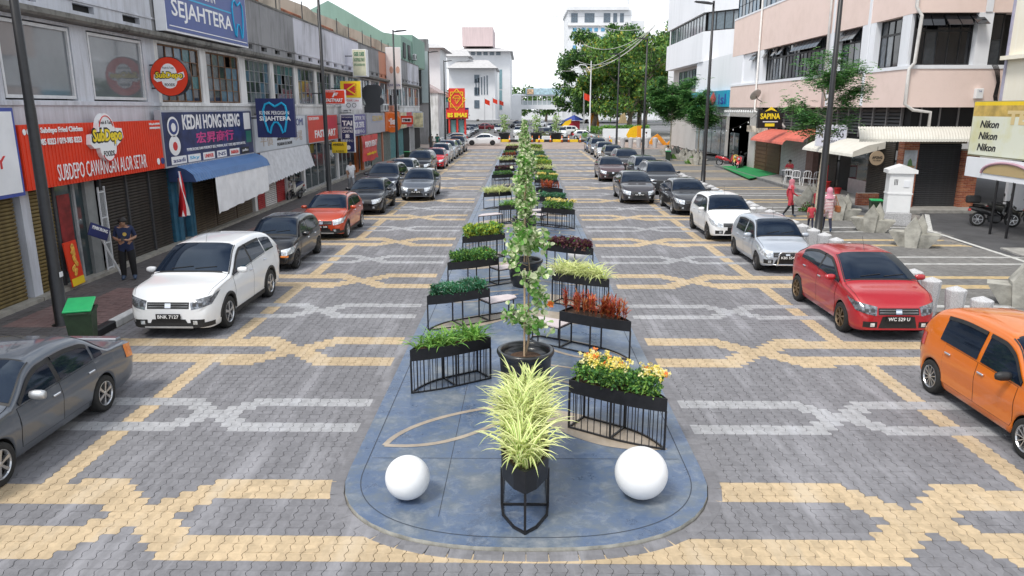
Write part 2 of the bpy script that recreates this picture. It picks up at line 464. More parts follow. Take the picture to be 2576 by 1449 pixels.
TILE_MESH = {}
def tile_outline(fine):
    g_ = .0035; w, h = TX/2 - g_, TY/2 - g_
    nv = 5 if fine else 3
    left = [(-w + .017*sin(2*pi*k/nv), -h + 2*h*k/nv) for k in range(nv + 1)]
    right = [(x + 2*w, y) for x, y in left]
    if fine:
        left_r = left[::-1]
        top = [(right[-1][0]*.5 + left_r[0][0]*.5, h + .004)]
        bot = [(left[0][0]*.5 + right[0][0]*.5, -h - .004)]
        return bot + right + top + left_r
    return right + left[::-1]
OUT_F, OUT_C = tile_outline(True), tile_outline(False)
def add_tile(mb, X, Y, out, dz=0., tx=0., ty=0.):
    n = len(mb.v); k = len(out)
    mb.v += [(X + x, Y + y, dz + tx*x + ty*y) for x, y in out]
    mb.v += [(X + x, Y + y, -.02) for x, y in out]
    mb.f.append(tuple(range(n, n + k)))
    for i in range(k):
        j = (i + 1) % k; mb.f.append((n + j, n + i, n + k + i, n + k + j))
for kd, pm in ((0, P_GREY), (1, P_YEL), (2, P_LIGHT)):
    t = MB(); add_tile(t, 0, 0, OUT_F); t.m = [0]*len(t.f)
    TILE_MESH[kd] = t.mesh('paver', pm)
stuff = {0: MB(), 1: MB(), 2: MB()}
n_single = 0
NX0, NX1 = -57, 61
R_FIRST = -12
R_LAST = int((38.0 - Y0) / TY)
for row in range(R_FIRST, R_LAST):
    Y = Y0 + row * TY
    half = (Y + .55) * .72 + .3
    for i in range(NX0, NX1):
        X = (i + .5) * TX
        if abs(X) > half + 1.0 or X < -8.72 or X > 9.5: continue
        if in_island(X, Y, .10): continue
        kd = paver_kind(X, row)
        dz = RNG.uniform(-.0016, .0016); tx, ty = RNG.uniform(-.02,.02), RNG.uniform(-.02,.02)
        vis = Y > 6.52 and abs(X) < (Y * .715)
        if vis and n_single < 300:
            o = link('paver', TILE_MESH[kd], road_o, (X, Y, dz), (ty, -tx, 0)); n_single += 1
        else:
            add_tile(stuff[kd], X, Y, OUT_F if Y < 15 else OUT_C, dz, tx, ty)
for kd, pm in ((0, P_GREY), (1, P_YEL), (2, P_LIGHT)):
    mb = stuff[kd]; mb.m = [0]*len(mb.f)
    tag(mb.build('pavers', pm, road_o), kind='stuff')
# farther on the single pavers can no longer be told apart: rows of equal colour become strips
far = {1: MB(), 2: MB()}
fb = MB(); fb.box(-8.78, 9.55, Y0 + (R_LAST - .5) * TY, 86, -.012, -.006)
tag(fb.build('far_pavers', P_GREY, road_o), kind='stuff')
for row in range(R_LAST, int((84 - Y0) / TY)):
    Y = Y0 + row * TY
    runs = []; cur = None
    for i in range(NX0, NX1):
        X = (i + .5) * TX
        kd = 0 if (X < -8.72 or X > 9.5 or in_island(X, Y, .19)) else paver_kind(X, row)
        if cur and cur[0] == kd: cur[2] = X
        else:
            cur = [kd, X, X]; runs.append(cur)
    for kd, a, b in runs:
        if kd: far[kd].face([(a-TX/2, Y-TY/2, -.002), (b+TX/2, Y-TY/2, -.002), (b+TX/2, Y+TY/2, -.002), (a-TX/2, Y+TY/2, -.002)])
for kd, pm in ((1, P_YEL), (2, P_LIGHT)):
    tag(far[kd].build('far_paver_bands', pm, road_o), kind='stuff')

# cross street of reddish pavers, then the main road
M_CROSS = paver_mat('pink_brown_crossing_paver', (.33,.26,.225), (.42,.36,.33), .5, cell=.3)
m_ = MB(); m_.box(-60, 70, 86.0, 104, -.066, -.008)
tag(m_.build('cross_street', M_CROSS), kind='structure')
m_ = MB(); m_.box(-11.0, 9.5, 104.0, 420, -.066, -.004)
tag(m_.build('far_road', M_ASPH2), kind='structure')
# yellow and black kerb with its blocks across the mouth of the far road
kb = tag(MB().box(-4.2, 12.5, 104.02, 104.3, -.02, .1).build('median_kerb', M_CONC), kind='structure')
M_KY, M_KB, M_KW = mat('kerb_yellow', (.80,.55,.02), .6, var=.12, coords='World'), mat('kerb_black', (.02,.02,.022), .6, var=.3, coords='World'), mat('kerb_white', (.72,.72,.70), .6, var=.12, coords='World')
for k in range(14):
    x = -4.1 + k * 1.18
    MB().rbox(x, x + 1.14, 103.9, 104.36, -.02, .34, .03).build('kerb_block', M_KY if k % 2 else M_KB, kb)

# left footpath with black and white kerb
kerbL = tag(MB().box(-8.95, -8.80, 4, 86, -.06, .10).build('footpath_kerb', M_CONC), kind='structure')
kw = MB().rbox(-.10, .10, -.49, .49, -.03, .155, .025).mesh('kerb_block', M_KW); kk = MB().rbox(-.10, .10, -.49, .49, -.03, .155, .025).mesh('kerb_block', M_KB)
for k in range(72):
    link('kerb_block', kw if k % 2 else kk, kerbL, (-8.84, 14.7 + k * .985, 0))
walk = tag(MB().box(-12.6, -8.95, 4, 86, -.06, .098).build('footpath', P_JOINT), kind='structure')
sw = {0: MB(), 1: MB()}
yy = 9.0
r = 0
while yy < 40:
    for i in range(24):
        X = -8.97 - TX*(i+.5)
        if X < -12.4: break
        pink = (int(yy / 2.6) % 2 == 0 and -10.3 < X < -9.2) or (abs(yy - 15.8) < 1.1 and X > -11)
        mb = sw[1 if pink else 0]
        n = len(mb.v); k = len(OUT_C); dz = .112 + RNG.uniform(-.003,.003); tx, ty = RNG.uniform(-.03,.03), RNG.uniform(-.03,.03)
        mb.v += [(X + x, yy + y, dz + tx*x + ty*y) for x, y in OUT_C] + [(X + x, yy + y, .09) for x, y in OUT_C]
        mb.f.append(tuple(range(n, n + k)))
        for a in range(k): b = (a+1) % k; mb.f.append((n+b, n+a, n+k+a, n+k+b))
    yy += TY; r += 1
for kd, pm in ((0, P_WALK), (1, P_WALKR)):
    mb = sw[kd]; mb.m = [0]*len(mb.f); tag(mb.build('footpath_pavers', pm, walk), kind='stuff')
tag(MB().box(-12.4, -8.96, yy - TY/2, 86, .09, .112).build('far_footpath_pavers', P_WALK, walk), kind='stuff')

# right plaza: rectangular pavers laid in running bond, flush with the street
plaza = tag(MB().box(9.55, 17.5, 4, 86, -.066, -.016).build('plaza', P_JOINT), kind='structure')
pz = {0: MB(), 1: MB(), 2: MB()}
yy, r = 12.0, 0
while yy < 46:
    row = (yy - Y0) / TY; n = round(row / 38.0); ry = abs(row - n*38); rg = abs(row - (math.floor(row/38.0)*38 + 18.5))
    X = 9.56 + (.1 if r % 2 else 0)
    while X < 15.85:
        kd = 1 if 2.4 < ry < 4.6 else (2 if 2.6 < rg < 3.9 else 0)
        if abs(X - 11.0) > 6 : kd = 0
        if yy < 27 and X > 14.2 + (yy - 20) * .05 and X + .2 > 14.9 + (27 - yy)*.25: X += .2; continue
        mb = pz[kd]; n_ = len(mb.v); dz = RNG.uniform(-.004,.002)
        mb.v += [(X+.003, yy+.003, dz), (X+.197, yy+.003, dz), (X+.197, yy+.1025, dz), (X+.003, yy+.1025, dz), (X, yy, -.02), (X+.2, yy, -.02), (X+.2, yy+.1055, -.02), (X, yy+.1055, -.02)]
        for q in ((0,1,2,3),(4,5,1,0),(5,6,2,1),(6,7,3,2),(7,4,0,3)): mb.f.append(tuple(n_+i for i in q))
        X += .2
    yy += .1055; r += 1
for kd, pm in ((0, P_PLAZA), (1, P_PLAZA_Y), (2, P_PLAZA_W)):
    mb = pz[kd]; mb.m = [0]*len(mb.f); tag(mb.build('plaza_pavers', pm, plaza), kind='stuff')
tag(MB().box(9.56, 17.4, yy, 86, -.02, -.003).build('far_plaza_pavers', P_PLAZA, plaza), kind='stuff')
fp = MB()
for k in range(6, 12):
    for kind_, off in ((1, 0), (2, 2.93)):
        for d in (-.52, .52):
            Yb = Y0 + 6.015*k + off + d
            if 46.3 < Yb < 84 and kind_ == 1: fp.box(9.6, 15.6, Yb-.15, Yb+.15, -.004, .001)
tag(fp.build('far_plaza_bands', P_PLAZA_Y, plaza), kind='stuff')
# driveway of dark asphalt in front of the yellow shop, with its pale edge line and concrete ramp
tag(MB().prism([(15.35,4),(60,4),(60,33.4),(17.9,33.4),(15.6,28.6),(15.35,24)], -.066, -.004).build('driveway', M_ASPH), kind='structure')
M_LINE = mat('worn_white_line', (.55,.55,.53), .8, var=.3, scale=8, coords='World')
tag(MB().prism([(15.35,21.5),(15.5,21.5),(15.75,28.3),(18.0,32.8),(17.9,33.0),(15.6,28.4)], -.004, .004).build('driveway_edge', M_LINE), kind='structure')
tag(MB().prism([(15.2,17),(24,17),(24,24.6),(16.0,24.6)], -.004, .05).build('concrete_ramp', M_CONC), kind='structure')
# ================================================================== ISLAND
def island_mat():
    m = bpy.data.materials.new('blue_stained_concrete'); m.use_nodes = True; nt = m.node_tree; N, Lk = nt.nodes, nt.links; b = N['Principled BSDF']
    ge = N.new('ShaderNodeNewGeometry')
    n1 = N.new('ShaderNodeTexNoise'); n1.inputs['Scale'].default_value = 1.1; n1.inputs['Detail'].default_value = 9; n1.inputs['Roughness'].default_value = .72
    n2 = N.new('ShaderNodeTexNoise'); n2.inputs['Scale'].default_value = 5.5; n2.inputs['Detail'].default_value = 8; n2.inputs['Roughness'].default_value = .75; n2.inputs['Distortion'].default_value = .6
    Lk.new(ge.outputs['Position'], n1.inputs['Vector']); Lk.new(ge.outputs['Position'], n2.inputs['Vector'])
    r1 = N.new('ShaderNodeValToRGB'); e = r1.color_ramp.elements
    e[0].position = .30; e[0].color = (.055,.075,.115,1); e[1].position = .70; e[1].color = (.26,.275,.29,1)
    k = e.new(.46); k.color = (.085,.128,.215,1); k = e.new(.57); k.color = (.125,.155,.195,1)
    Lk.new(n1.outputs['Fac'], r1.inputs['Fac'])
    r2 = N.new('ShaderNodeMapRange'); r2.inputs['From Min'].default_value = .50; r2.inputs['From Max'].default_value = .70; r2.inputs['To Max'].default_value = .55
    Lk.new(n2.outputs['Fac'], r2.inputs['Value'])
    mx = N.new('ShaderNodeMix'); mx.data_type = 'RGBA'; mx.inputs['B'].default_value = (.27,.30,.34,1)
    Lk.new(r2.outputs[0], mx.inputs['Factor']); Lk.new(r1.outputs['Color'], mx.inputs['A']); Lk.new(mx.outputs['Result'], b.inputs['Base Color'])
    r3 = N.new('ShaderNodeMapRange'); r3.inputs['From Min'].default_value = .35; r3.inputs['From Max'].default_value = .65; r3.inputs['To Min'].default_value = .22; r3.inputs['To Max'].default_value = .5
    Lk.new(n1.outputs['Fac'], r3.inputs['Value']); Lk.new(r3.outputs[0], b.inputs['Roughness'])
    bp = N.new('ShaderNodeBump'); bp.inputs['Strength'].default_value = .08; bp.inputs['Distance'].default_value = .02
    Lk.new(n2.outputs['Fac'], bp.inputs['Height']); Lk.new(bp.outputs['Normal'], b.inputs['Normal'])
    return m
M_ISL = island_mat()
M_ISLE = mat('worn_island_edge', (.36,.35,.31), .8, var=.3, scale=5, coords='World')
M_BEIGE = mat('beige_stained_concrete', (.36,.30,.235), .4, var=.2, scale=2.2, detail=8, coords='World', bump=.05)
M_GROOVE = mat('groove', (.05,.06,.08), .9, var=0)
ISZ = .045
isl = MB(); isl.prism(island_poly(0), -.06, ISZ, 0, 1, bottom=False)
isl_o = tag(isl.build('traffic_island', [M_ISL, M_ISLE]), kind='structure')
# ring of single edging bricks around it
def ring_points(off, step):
    p = island_poly(off, 60); p = p[:-2]
    path = [(p[0][0], ISL_END - i * step) for i in range(0)]
    L = []
    y = 34.0
    while y > ISL_CY: L.append((p[0][0], y)); y -= .06
    L += p
    y = ISL_CY
    while y < 34.0: L.append((p[-1][0], y)); y += .06
    out = [L[0]]; acc = 0
    for a, b in zip(L, L[1:]):
        d = math.dist(a, b); acc += d
        if acc >= step: out.append(b); acc = 0
    return out
rp_ = ring_points(.095, .225)
em = {}
for a, b in zip(rp_, rp_[1:]):
    L_ = math.dist(a, b); key = round(L_, 2)
    if key not in em: em[key] = MB().rbox(-L_/2+.004, L_/2-.004, -.085, .085, -.03, .006, .006).mesh('edging_brick', P_GREY)
    link('edging_brick', em[key], isl_o, ((a[0]+b[0])/2, (a[1]+b[1])/2, RNG.uniform(-.002,.002)), (0, 0, math.atan2(b[1]-a[1], b[0]-a[0])))
m_ = MB()
for s_ in (-1, 1):
    x = .05 + s_*(ISL_W + .095); m_.box(x-.09, x+.09, 34.1, ISL_END, -.03, .006)
tag(m_.build('far_edging', P_GREY, isl_o), kind='stuff')
def strip(mb, path, w, z, mi=0):
    P = [Vector((p[0], p[1], 0)) for p in path]; A, B = [], []
    for i, p in enumerate(P):
        t = (P[min(i+1, len(P)-1)] - P[max(i-1, 0)]).normalized(); nrm = Vector((-t.y, t.x, 0))
        ww = w[i] if hasattr(w, '__len__') else w
        A.append((p + nrm*ww/2)[:2] + (z,)); B.append((p - nrm*ww/2)[:2] + (z,))
    mb.grid([A, B], mi, flip=True)
def bez(p, n=14):
    out = []
    for k in range(n + 1):
        t = k / n; q = [Vector(a) for a in p]
        while len(q) > 1: q = [a.lerp(b, t) for a, b in zip(q, q[1:])]
        out.append((q[0].x, q[0].y))
    return out
gv = MB(); inn = island_poly(-.19, 40); strip(gv, [(inn[-1][0], 60)] + [(inn[0][0], 30)] + inn[:-2] + [(inn[-2][0], 30), (inn[-2][0], 60)], .012, ISZ + .003)
for y_ in (9.05, 13.2, 17.4, 21.6, 25.8): strip(gv, [(-2.0, y_), (2.1, y_ + .02)], .008, ISZ + .003)
strip(gv, [(-.95, 7.6), (-.8, 30)], .008, ISZ + .003)
gv.build('groove', M_GROOVE, isl_o)
# leaf pattern: from a middle stem beige leaves run out to both sides, some filled, some outlined
leafm, leafb = MB(), MB()
def leaf_curves(sd, Yt, ln=2.4, fat=.5):
    tip = (.05 + sd*1.95, Yt)
    root = (.05 + sd*.15, Yt + ln*.62)
    up_ = bez([tip, (sd*1.75, Yt+fat*1.5), (sd*.9, Yt+fat*1.9+.3), root])
    lo_ = bez([tip, (sd*1.15, Yt-.10), (sd*.75, Yt+fat*.55), (root[0], root[1]-.42)])
    return up_, lo_
for k in range(20):
    for sd in (-1, 1):
        Yt = 9.35 + k*3.72 + (0 if sd > 0 else 1.9 if k else .08)
        if Yt > 80: continue
        a, b = leaf_curves(sd, Yt)
        filled = ((k + (0 if sd > 0 else 1)) % 2 == 0)
        if filled:
            leafm.grid([[p + (ISZ+.004,) for p in a], [p + (ISZ+.004,) for p in b]], flip=(sd < 0))
        else:
            strip(leafm, a, .085, ISZ + .004); strip(leafm, b, .085, ISZ + .0042)
        Yt2 = Yt + 2.25
        a, b = leaf_curves(sd, Yt2, 2.0, .42)
        if filled: strip(leafm, a, .07, ISZ+.004); strip(leafm, b, .07, ISZ+.0042)
        elif k % 3: leafm.grid([[p + (ISZ+.004,) for p in a], [p + (ISZ+.004,) for p in b]], flip=(sd < 0))
leafm.build('leaf_pattern', M_BEIGE, isl_o)

# ---------- foliage kit
def blade(mb, base, dirv, length, width, droop, segs=5, edge=0, mid=1, plain=False):
    """one strap leaf: rises, arches over and hangs"""
    d = Vector((dirv[0], dirv[1], 0)); 
    if d.length < 1e-5: d = Vector((1,0,0))
    d.normalize(); side = Vector((-d.y, d.x, 0)); p = Vector(base); ang = dirv[2]
    rows = []
    st = length / segs
    for k in range(segs + 1):
        t = k / segs; w = width * (1 - t**2.2) * (.55 + .9*min(t*3, 1)*.5) + .0008
        fold = Vector((0,0, w*.35))
        if plain: rows.append([p - side*w/2, p + side*w/2])
        else: rows.append([p - side*w/2 + fold, p - side*w*.17, p + side*w*.17, p + side*w/2 + fold])
        p = p + (d*cos(ang) + Vector((0,0,1))*sin(ang)) * st
        ang -= droop / segs
    n = len(mb.v); c = len(rows[0])
    for r_ in rows: mb.v += [tuple(q) for q in r_]
    for i in range(segs):
        for j in range(c - 1):
            mb.f.append((n+i*c+j, n+i*c+j+1, n+(i+1)*c+j+1, n+(i+1)*c+j)); mb.m.append(edge if (plain or j != 1) else mid)
def leaf(mb, p, nrm, tip, L, W, mi):
    """one pointed leaf of two folded halves"""
    p = Vector(p); tip = Vector(tip).normalized(); s_ = tip.cross(Vector(nrm))
    if s_.length < 1e-4: s_ = tip.cross(Vector((.3,.5,.8)))
    s_.normalize(); up = s_.cross(tip)
    a, m1, m2, e = p, p + tip*L*.45 + s_*W/2 + up*W*.18, p + tip*L*.45 - s_*W/2 + up*W*.18, p + tip*L - up*L*.12
    c = p + tip*L*.5
    n = len(mb.v); mb.v += [tuple(a), tuple(m1), tuple(e), tuple(m2), tuple(c)]
    mb.f += [(n, n+1, n+4), (n+1, n+2, n+4), (n+4, n+2, n+3), (n, n+4, n+3)]; mb.m += [mi]*4
def rleaf(mb, p, nrm, tip, L, W, mi, mi2):
    """one rounded leaf with a pale rim of its own on one side (variegated)"""
    p = Vector(p); tip = Vector(tip).normalized(); s_ = tip.cross(Vector(nrm))
    if s_.length < 1e-4: s_ = tip.cross(Vector((.3,.5,.8)))
    s_.normalize(); up = s_.cross(tip)
    pts = [(0,0),(.25,.42),(.6,.5),(.9,.3),(1.02,0),(.9,-.3),(.6,-.5),(.25,-.42)]
    n = len(mb.v)
    mb.v.append(tuple(p + tip*L*.5 - up*W*.06))
    for (a, b) in pts: mb.v.append(tuple(p + tip*L*a + s_*W*b + up*W*.22*abs(b)*1.4 - up*L*.15*a*a))
    for k in range(8):
        mb.f.append((n, n+1+k, n+1+(k+1) % 8)); mb.m.append(mi if k < 4 else mi2)
def rvec(R, up=.3):
    while True:
        v = Vector((R.uniform(-1,1), R.uniform(-1,1), R.uniform(-1,1)))
        if .1 < v.length < 1: break
    v.normalize(); v.z += up; return v.normalized()
L_spE = leafmat('spider_leaf_cream', (.80,.82,.40), .12); L_spM = leafmat('spider_leaf_green', (.33,.50,.11), .2)
L_grass = leafmat('strap_leaf_green', (.13,.33,.06), .3); L_grass2 = leafmat('strap_leaf_light', (.28,.48,.09), .25)
L_dk = leafmat('dark_green_leaf', (.045,.14,.04), .4); L_md = leafmat('mid_green_leaf', (.10,.26,.055), .35); L_lt = leafmat('light_green_leaf', (.25,.44,.08), .3)
L_yg = leafmat('yellow_green_leaf', (.50,.56,.07), .3); L_bl = leafmat('blue_green_leaf', (.05,.22,.11), .35); L_blw = leafmat('pale_blue_green_leaf', (.35,.46,.38), .2)
L_red = leafmat('red_leaf', (.42,.07,.03), .4); L_or = leafmat('orange_brown_leaf', (.52,.20,.05), .35); L_pu = leafmat('purple_leaf', (.10,.028,.055), .4); L_pu2 = leafmat('bronze_leaf', (.16,.075,.05), .35)
L_fy = leafmat('yellow_petal', (.92,.76,.18), .1); L_fo = leafmat('orange_petal', (.85,.25,.05), .2); L_fc = leafmat('cream_petal', (.90,.82,.42), .1)
L_vw = leafmat('cream_white_leaf', (.66,.71,.45), .15); L_vg = leafmat('grey_green_leaf', (.30,.45,.16), .25); L_vd = leafmat('fresh_green_leaf', (.14,.34,.06), .3)
M_bark = mat('young_bark', (.27,.20,.13), .9, var=.3, scale=12, bump=.4); M_stake = mat('wooden_stake', (.55,.40,.26), .8, var=.15)
PL_L, PL_W = 1.46, .47
def planter_half(u):
    """half widths (near side, far side) of the trough at u metres from its inner end"""
    t = max(0, (u - .62) / (PL_L - .62))
    return PL_W/2 * (1 - .55*t*t) if t else PL_W/2, PL_W/2 * (1 - 1.42*t*t) if t else PL_W/2
def plant_bed(kind, R, dens=1.0, length=PL_L, z0=.70):
    """foliage mesh of one trough, in the trough's own space: u along it, v across"""
    mb = MB()
    def spot(m=.02):
        while True:
            u = R.uniform(.04, length - .12); a, b = planter_half(u * PL_L / length)
            v = R.uniform(-b + m, a - m) if a + b > 2*m else 0
            if -b <= v <= a: return u, v
    if kind == 'spider':
        for _ in range(int(30*dens)):
            u, v = spot(.04)
            for _ in range(13):
                w = R.uniform(0, 2*pi); blade(mb, (u + R.gauss(0,.03), v + R.gauss(0,.03), z0), (cos(w), sin(w), R.uniform(.7, 1.45)), R.uniform(.34,.64), R.uniform(.026,.038), R.uniform(1.0,2.2), 5, 0, 1)
        return mb, [L_spE, L_spM]
    if kind == 'strap':
        for _ in range(int(38*dens)):
            u, v = spot(.04); g_ = R.random()
            for _ in range(8):
                w = R.uniform(0, 2*pi); blade(mb, (u + R.gauss(0,.02), v + R.gauss(0,.02), z0), (cos(w), sin(w), R.uniform(.6,1.4)), R.uniform(.24,.46), R.uniform(.024,.036), R.uniform(.8,1.9), 4, 0 if g_ < .6 else 1, 1 if g_ < .6 else 0)
        return mb, [L_grass, L_grass2]
    if kind == 'cordyline':
        for _ in range(int(42*dens)):
            u, v = spot(.05); hh = R.uniform(.16,.38); mb.tube([(u, v, z0-.03), (u + R.gauss(0,.01), v, z0 + hh)], .006, 4, 2)
            for k in range(20):
                w = R.uniform(0, 2*pi); z = z0 + hh * R.uniform(.2, 1.05)
                blade(mb, (u, v, z), (cos(w), sin(w), R.uniform(.5,1.5)), R.uniform(.10,.20), R.uniform(.020,.032), R.uniform(.2,1.0), 3, R.choice((0,0,1)), R.choice((0,1,1)), plain=True)
        return mb, [L_red, L_or, L_pu2]
    spec = {'ixora': ([L_dk, L_md, L_lt, L_fy, L_fc, L_fo], (3,4,4), .36, .065, .034), 'hedge': ([L_dk, L_md, L_lt], (4,4,2), .26, .055, .03),
            'bluehedge': ([L_bl, L_dk, L_blw], (7,3,1), .25, .085, .024), 'croton': ([L_yg, L_lt, L_md, L_dk], (6,4,3,1), .38, .13, .052),
            'coleus': ([L_pu, L_pu2, L_md], (6,3,1), .22, .10, .065), 'greenflower': ([L_md, L_dk, L_lt, L_or], (5,4,3,.12), .31, .07, .036)}[kind]
    ms, wts, hgt, LL, WW = spec
    bumps = [(spot(.03), R.uniform(.6, 1.1)) for _ in range(16)]
    for _ in range(int(2700*dens)):
        u, v = spot(-.03)
        h = hgt * (.62 + .38*max((s_ * math.exp(-((u-b[0])**2 + (v-b[1])**2) / .025) for b, s_ in bumps), default=0)) 
        z = z0 + h * (R.random() ** .55)
        mi = R.choices(range(len(wts)), wts)[0]
        leaf(mb, (u, v, z), rvec(R, .9), rvec(R, .25), LL*R.uniform(.7,1.2), WW*R.uniform(.7,1.2), mi)
    for _ in range(60):
        u, v = spot(.03); mb.tube([(u, v, z0-.02), (u + R.gauss(0,.03), v + R.gauss(0,.03), z0 + hgt*.7)], .004, 3, 0)
    if kind == 'ixora':
        for _ in range(int(170*dens)):
            (bu, bv), s_ = R.choice(bumps); u, v = bu + R.gauss(0,.09), bv + R.gauss(0,.06)
            if not (.0 < u < length) or abs(v) > .25: continue
            c = Vector((u, v, z0 + hgt*R.uniform(.85, 1.12))); col = R.choices((3,4,5), (6,4,.5))[0]
            for _ in range(9):
                d = rvec(R, .6); leaf(mb, c + d*.022, d, rvec(R, .2), .034, .032, col)
    return mb, ms

def planter(loc, rz, barred, label, bench=None):
    root = thing('planter_box', loc, label, 'planter', 'black steel planter boxes along the island', rz)
    n = 15; us = [PL_L * (k/n) for k in range(n + 1)]
    near = [(u, planter_half(u)[0]) for u in us]; farp = [(u, -planter_half(u)[1]) for u in us]
    # v positive = the side towards the camera for right planters; the tip lies off centre
    ring = near + farp[::-1]
    if abs(ring[n][1] - ring[n+1][1]) < .02: ring.pop(n+1)
    zt, zb = .75, .555
    mb = MB()
    rr = ring[::-1]
    for i in range(len(rr)):
        a, b = rr[i], rr[(i+1) % len(rr)]
        mb.face([a + (zb,), b + (zb,), b + (zt,), a + (zt,)])
    inner = [((x - PL_L*.45)*.975 + PL_L*.45, y*.95) for x, y in rr]
    for i in range(len(rr)):
        a, b, c, d = rr[i], rr[(i+1) % len(rr)], inner[(i+1) % len(rr)], inner[i]
        mb.face([a + (zt,), b + (zt,), c + (zt,), d + (zt,)]); mb.face([d + (zt,), c + (zt,), c + (zt-.06,), d + (zt-.06,)])
    mb.face([p + (zb,) for p in ring])
    mb.build('trough', M_black, root, fix=True)
    s_ = MB(); s_.face([p + (zt-.05,) for p in inner]); s_.build('soil', M_soil, root, fix=True)
    posts = [near[0], farp[0], near[7], farp[7], ring[n]]
    for p in posts:
        q = (p[0]*.985+.008, p[1]*.96); MB().box(q[0]-.0125, q[0]+.0125, q[1]-.0125, q[1]+.0125, 0, zb + .01).build('leg', M_black, root)
    fr = MB()
    rg = [(p[0]*.985+.008, p[1]*.96, .014) for p in ring]
    for i in range(len(rg)): fr.bar(rg[i], rg[(i+1) % len(rg)], .024)
    fr.bar(rg[7], (rg[7][0], -planter_half(us[7])[1]*.96, .014), .024)
    fr.build('base_frame', M_black, root)
    if barred:
        bm_ = BAR_MESH.get('bar') or MB().box(-.005, .005, -.005, .005, .02, zb).mesh('bar', M_black); BAR_MESH['bar'] = bm_
        acc = 0.; last = ring[0]
        for p in ring[1:] + [ring[0]]:
            L_ = math.dist(last, p); k = .105 - acc
            while k < L_:
                q = (last[0] + (p[0]-last[0])*k/L_, last[1] + (p[1]-last[1])*k/L_)
                link('bar', bm_, root, (q[0]*.985+.008, q[1]*.96, 0)); k += .105
            acc = (acc + L_) % .105; last = p
    if bench:
        wood = mat('bench_top_pale', (.60,.52,.52), .45, var=.08)
        bl = .82
        poly = [(-bl, -.05), (-bl+.1, -.2), (-.3, -PL_W/2), (-.01, -PL_W/2), (-.01, PL_W/2), (-bl+.3, PL_W/2-.02), (-bl+.05, .12)]
        MB().prism(poly, .40, .425).build('bench_top', wood, root)
        b2 = MB()
        for i in range(len(poly)): b2.bar((poly[i][0]*.97, poly[i][1]*.95, .39), (poly[(i+1) % len(poly)][0]*.97, poly[(i+1) % len(poly)][1]*.95, .39), .022); b2.bar((poly[i][0]*.97, poly[i][1]*.95, .014), (poly[(i+1) % len(poly)][0]*.97, poly[(i+1) % len(poly)][1]*.95, .014), .022)
        b2.build('bench_frame', M_black, root)
        for i in (0, 2, 5): MB().box(poly[i][0]*.97-.011, poly[i][0]*.97+.011, poly[i][1]*.95-.011, poly[i][1]*.95+.011, 0, .4).build('bench_leg', M_black, root)
    return root
BAR_MESH = {}
PLANTS = {'spider': 'cream and green striped spider plants', 'strap': 'green strap-leaved plants', 'cordyline': 'red and orange spiky plants', 'ixora': 'bushy plants with yellow flowers', 'hedge': 'clipped green shrubs', 'bluehedge': 'blue-green shrubs', 'croton': 'yellow-green broad-leaved shrubs', 'coleus': 'dark purple leafy plants', 'greenflower': 'green shrubs with few orange flowers'}
# (side, tip X, tip Y, kind, barred, bench)
PL = [(1, 2.02, 9.42, 'ixora', 1, 0), (1, 2.06, 13.12, 'cordyline', 0, 1), (1, 2.05, 16.55, 'spider', 1, 0), (1, 2.04, 20.35, 'coleus', 0, 0), (1, 2.08, 28.4, 'ixora', 1, 1), (1, 2.0, 32.1, 'bluehedge', 0, 0), (1, 2.0, 35.8, 'cordyline', 0, 1), (1, 2.0, 40.2, 'ixora', 0, 0), (1, 2.1, 44.0, 'hedge', 1, 0), (1, 2.0, 47.9, 'spider', 0, 1), (1, 2.1, 51.7, 'croton', 1, 0), (1, 2.0, 55.5, 'ixora', 0, 0), (1, 2.0, 59.5, 'bluehedge', 1, 1), (1, 2.0, 63.5, 'hedge', 0, 0), (1, 2.0, 68.0, 'spider', 1, 0), (1, 2.0, 73.5, 'croton', 0, 0),
      (-1, -1.87, 11.42, 'strap', 1, 0), (-1, -2.04, 14.95, 'bluehedge', 0, 1), (-1, -1.95, 18.35, 'greenflower', 0, 1), (-1, -1.88, 22.2, 'croton', 1, 0), (-1, -1.0, 29.6, 'strap', 1, 1), (-1, -1.85, 34.1, 'spider', 0, 0), (-1, -1.85, 43.5, 'hedge', 1, 0), (-1, -1.85, 47.8, 'coleus', 0, 1), (-1, -1.8, 55.8, 'spider', 1, 0), (-1, -1.8, 60.5, 'cordyline', 0, 0), (-1, -1.8, 65.0, 'hedge', 0, 1), (-1, -1.75, 71.5, 'coleus', 1, 0), (-1, -1.75, 77.0, 'spider', 1, 0)]
cnt = {1: 0, -1: 0}
for sd, tx_, ty_, kind, barred, bench in PL:
    side = 'right' if sd > 0 else 'left'; o_ = ORD[cnt[sd]]; cnt[sd] += 1
    ang = radians(34)
    # local +u runs from the inner end to the tip; local +v is on the camera side
    d = Vector((sd*cos(ang), -sin(ang), 0))
    rz = math.atan2(d.y, d.x)
    org = Vector((tx_, ty_, 0)) - d * PL_L
    flip = sd > 0
    pr_ = planter((org.x, org.y, ISZ + .003), rz, barred, f"{o_} black steel planter on the {side} side of the island, {'with close upright bars' if barred else 'on open legs'}", bench)
    if flip:
        pr_.scale = (1, -1, 1)
    dens = 1.0 if ty_ < 22 else (.7 if ty_ < 45 else .4)
    mb, ms = plant_bed(kind, random.Random(int(ty_*100) + sd), dens)
    po = mb.build('bedding_plants', ms)
    po.location = (org.x, org.y, ISZ + .003); po.rotation_euler = (0, 0, rz)
    if flip: po.scale = (1, -1, 1)
    tag(po, f"{PLANTS[kind]} in the {o_} planter on the {side} of the island", 'plants', 'plants in the island planters')
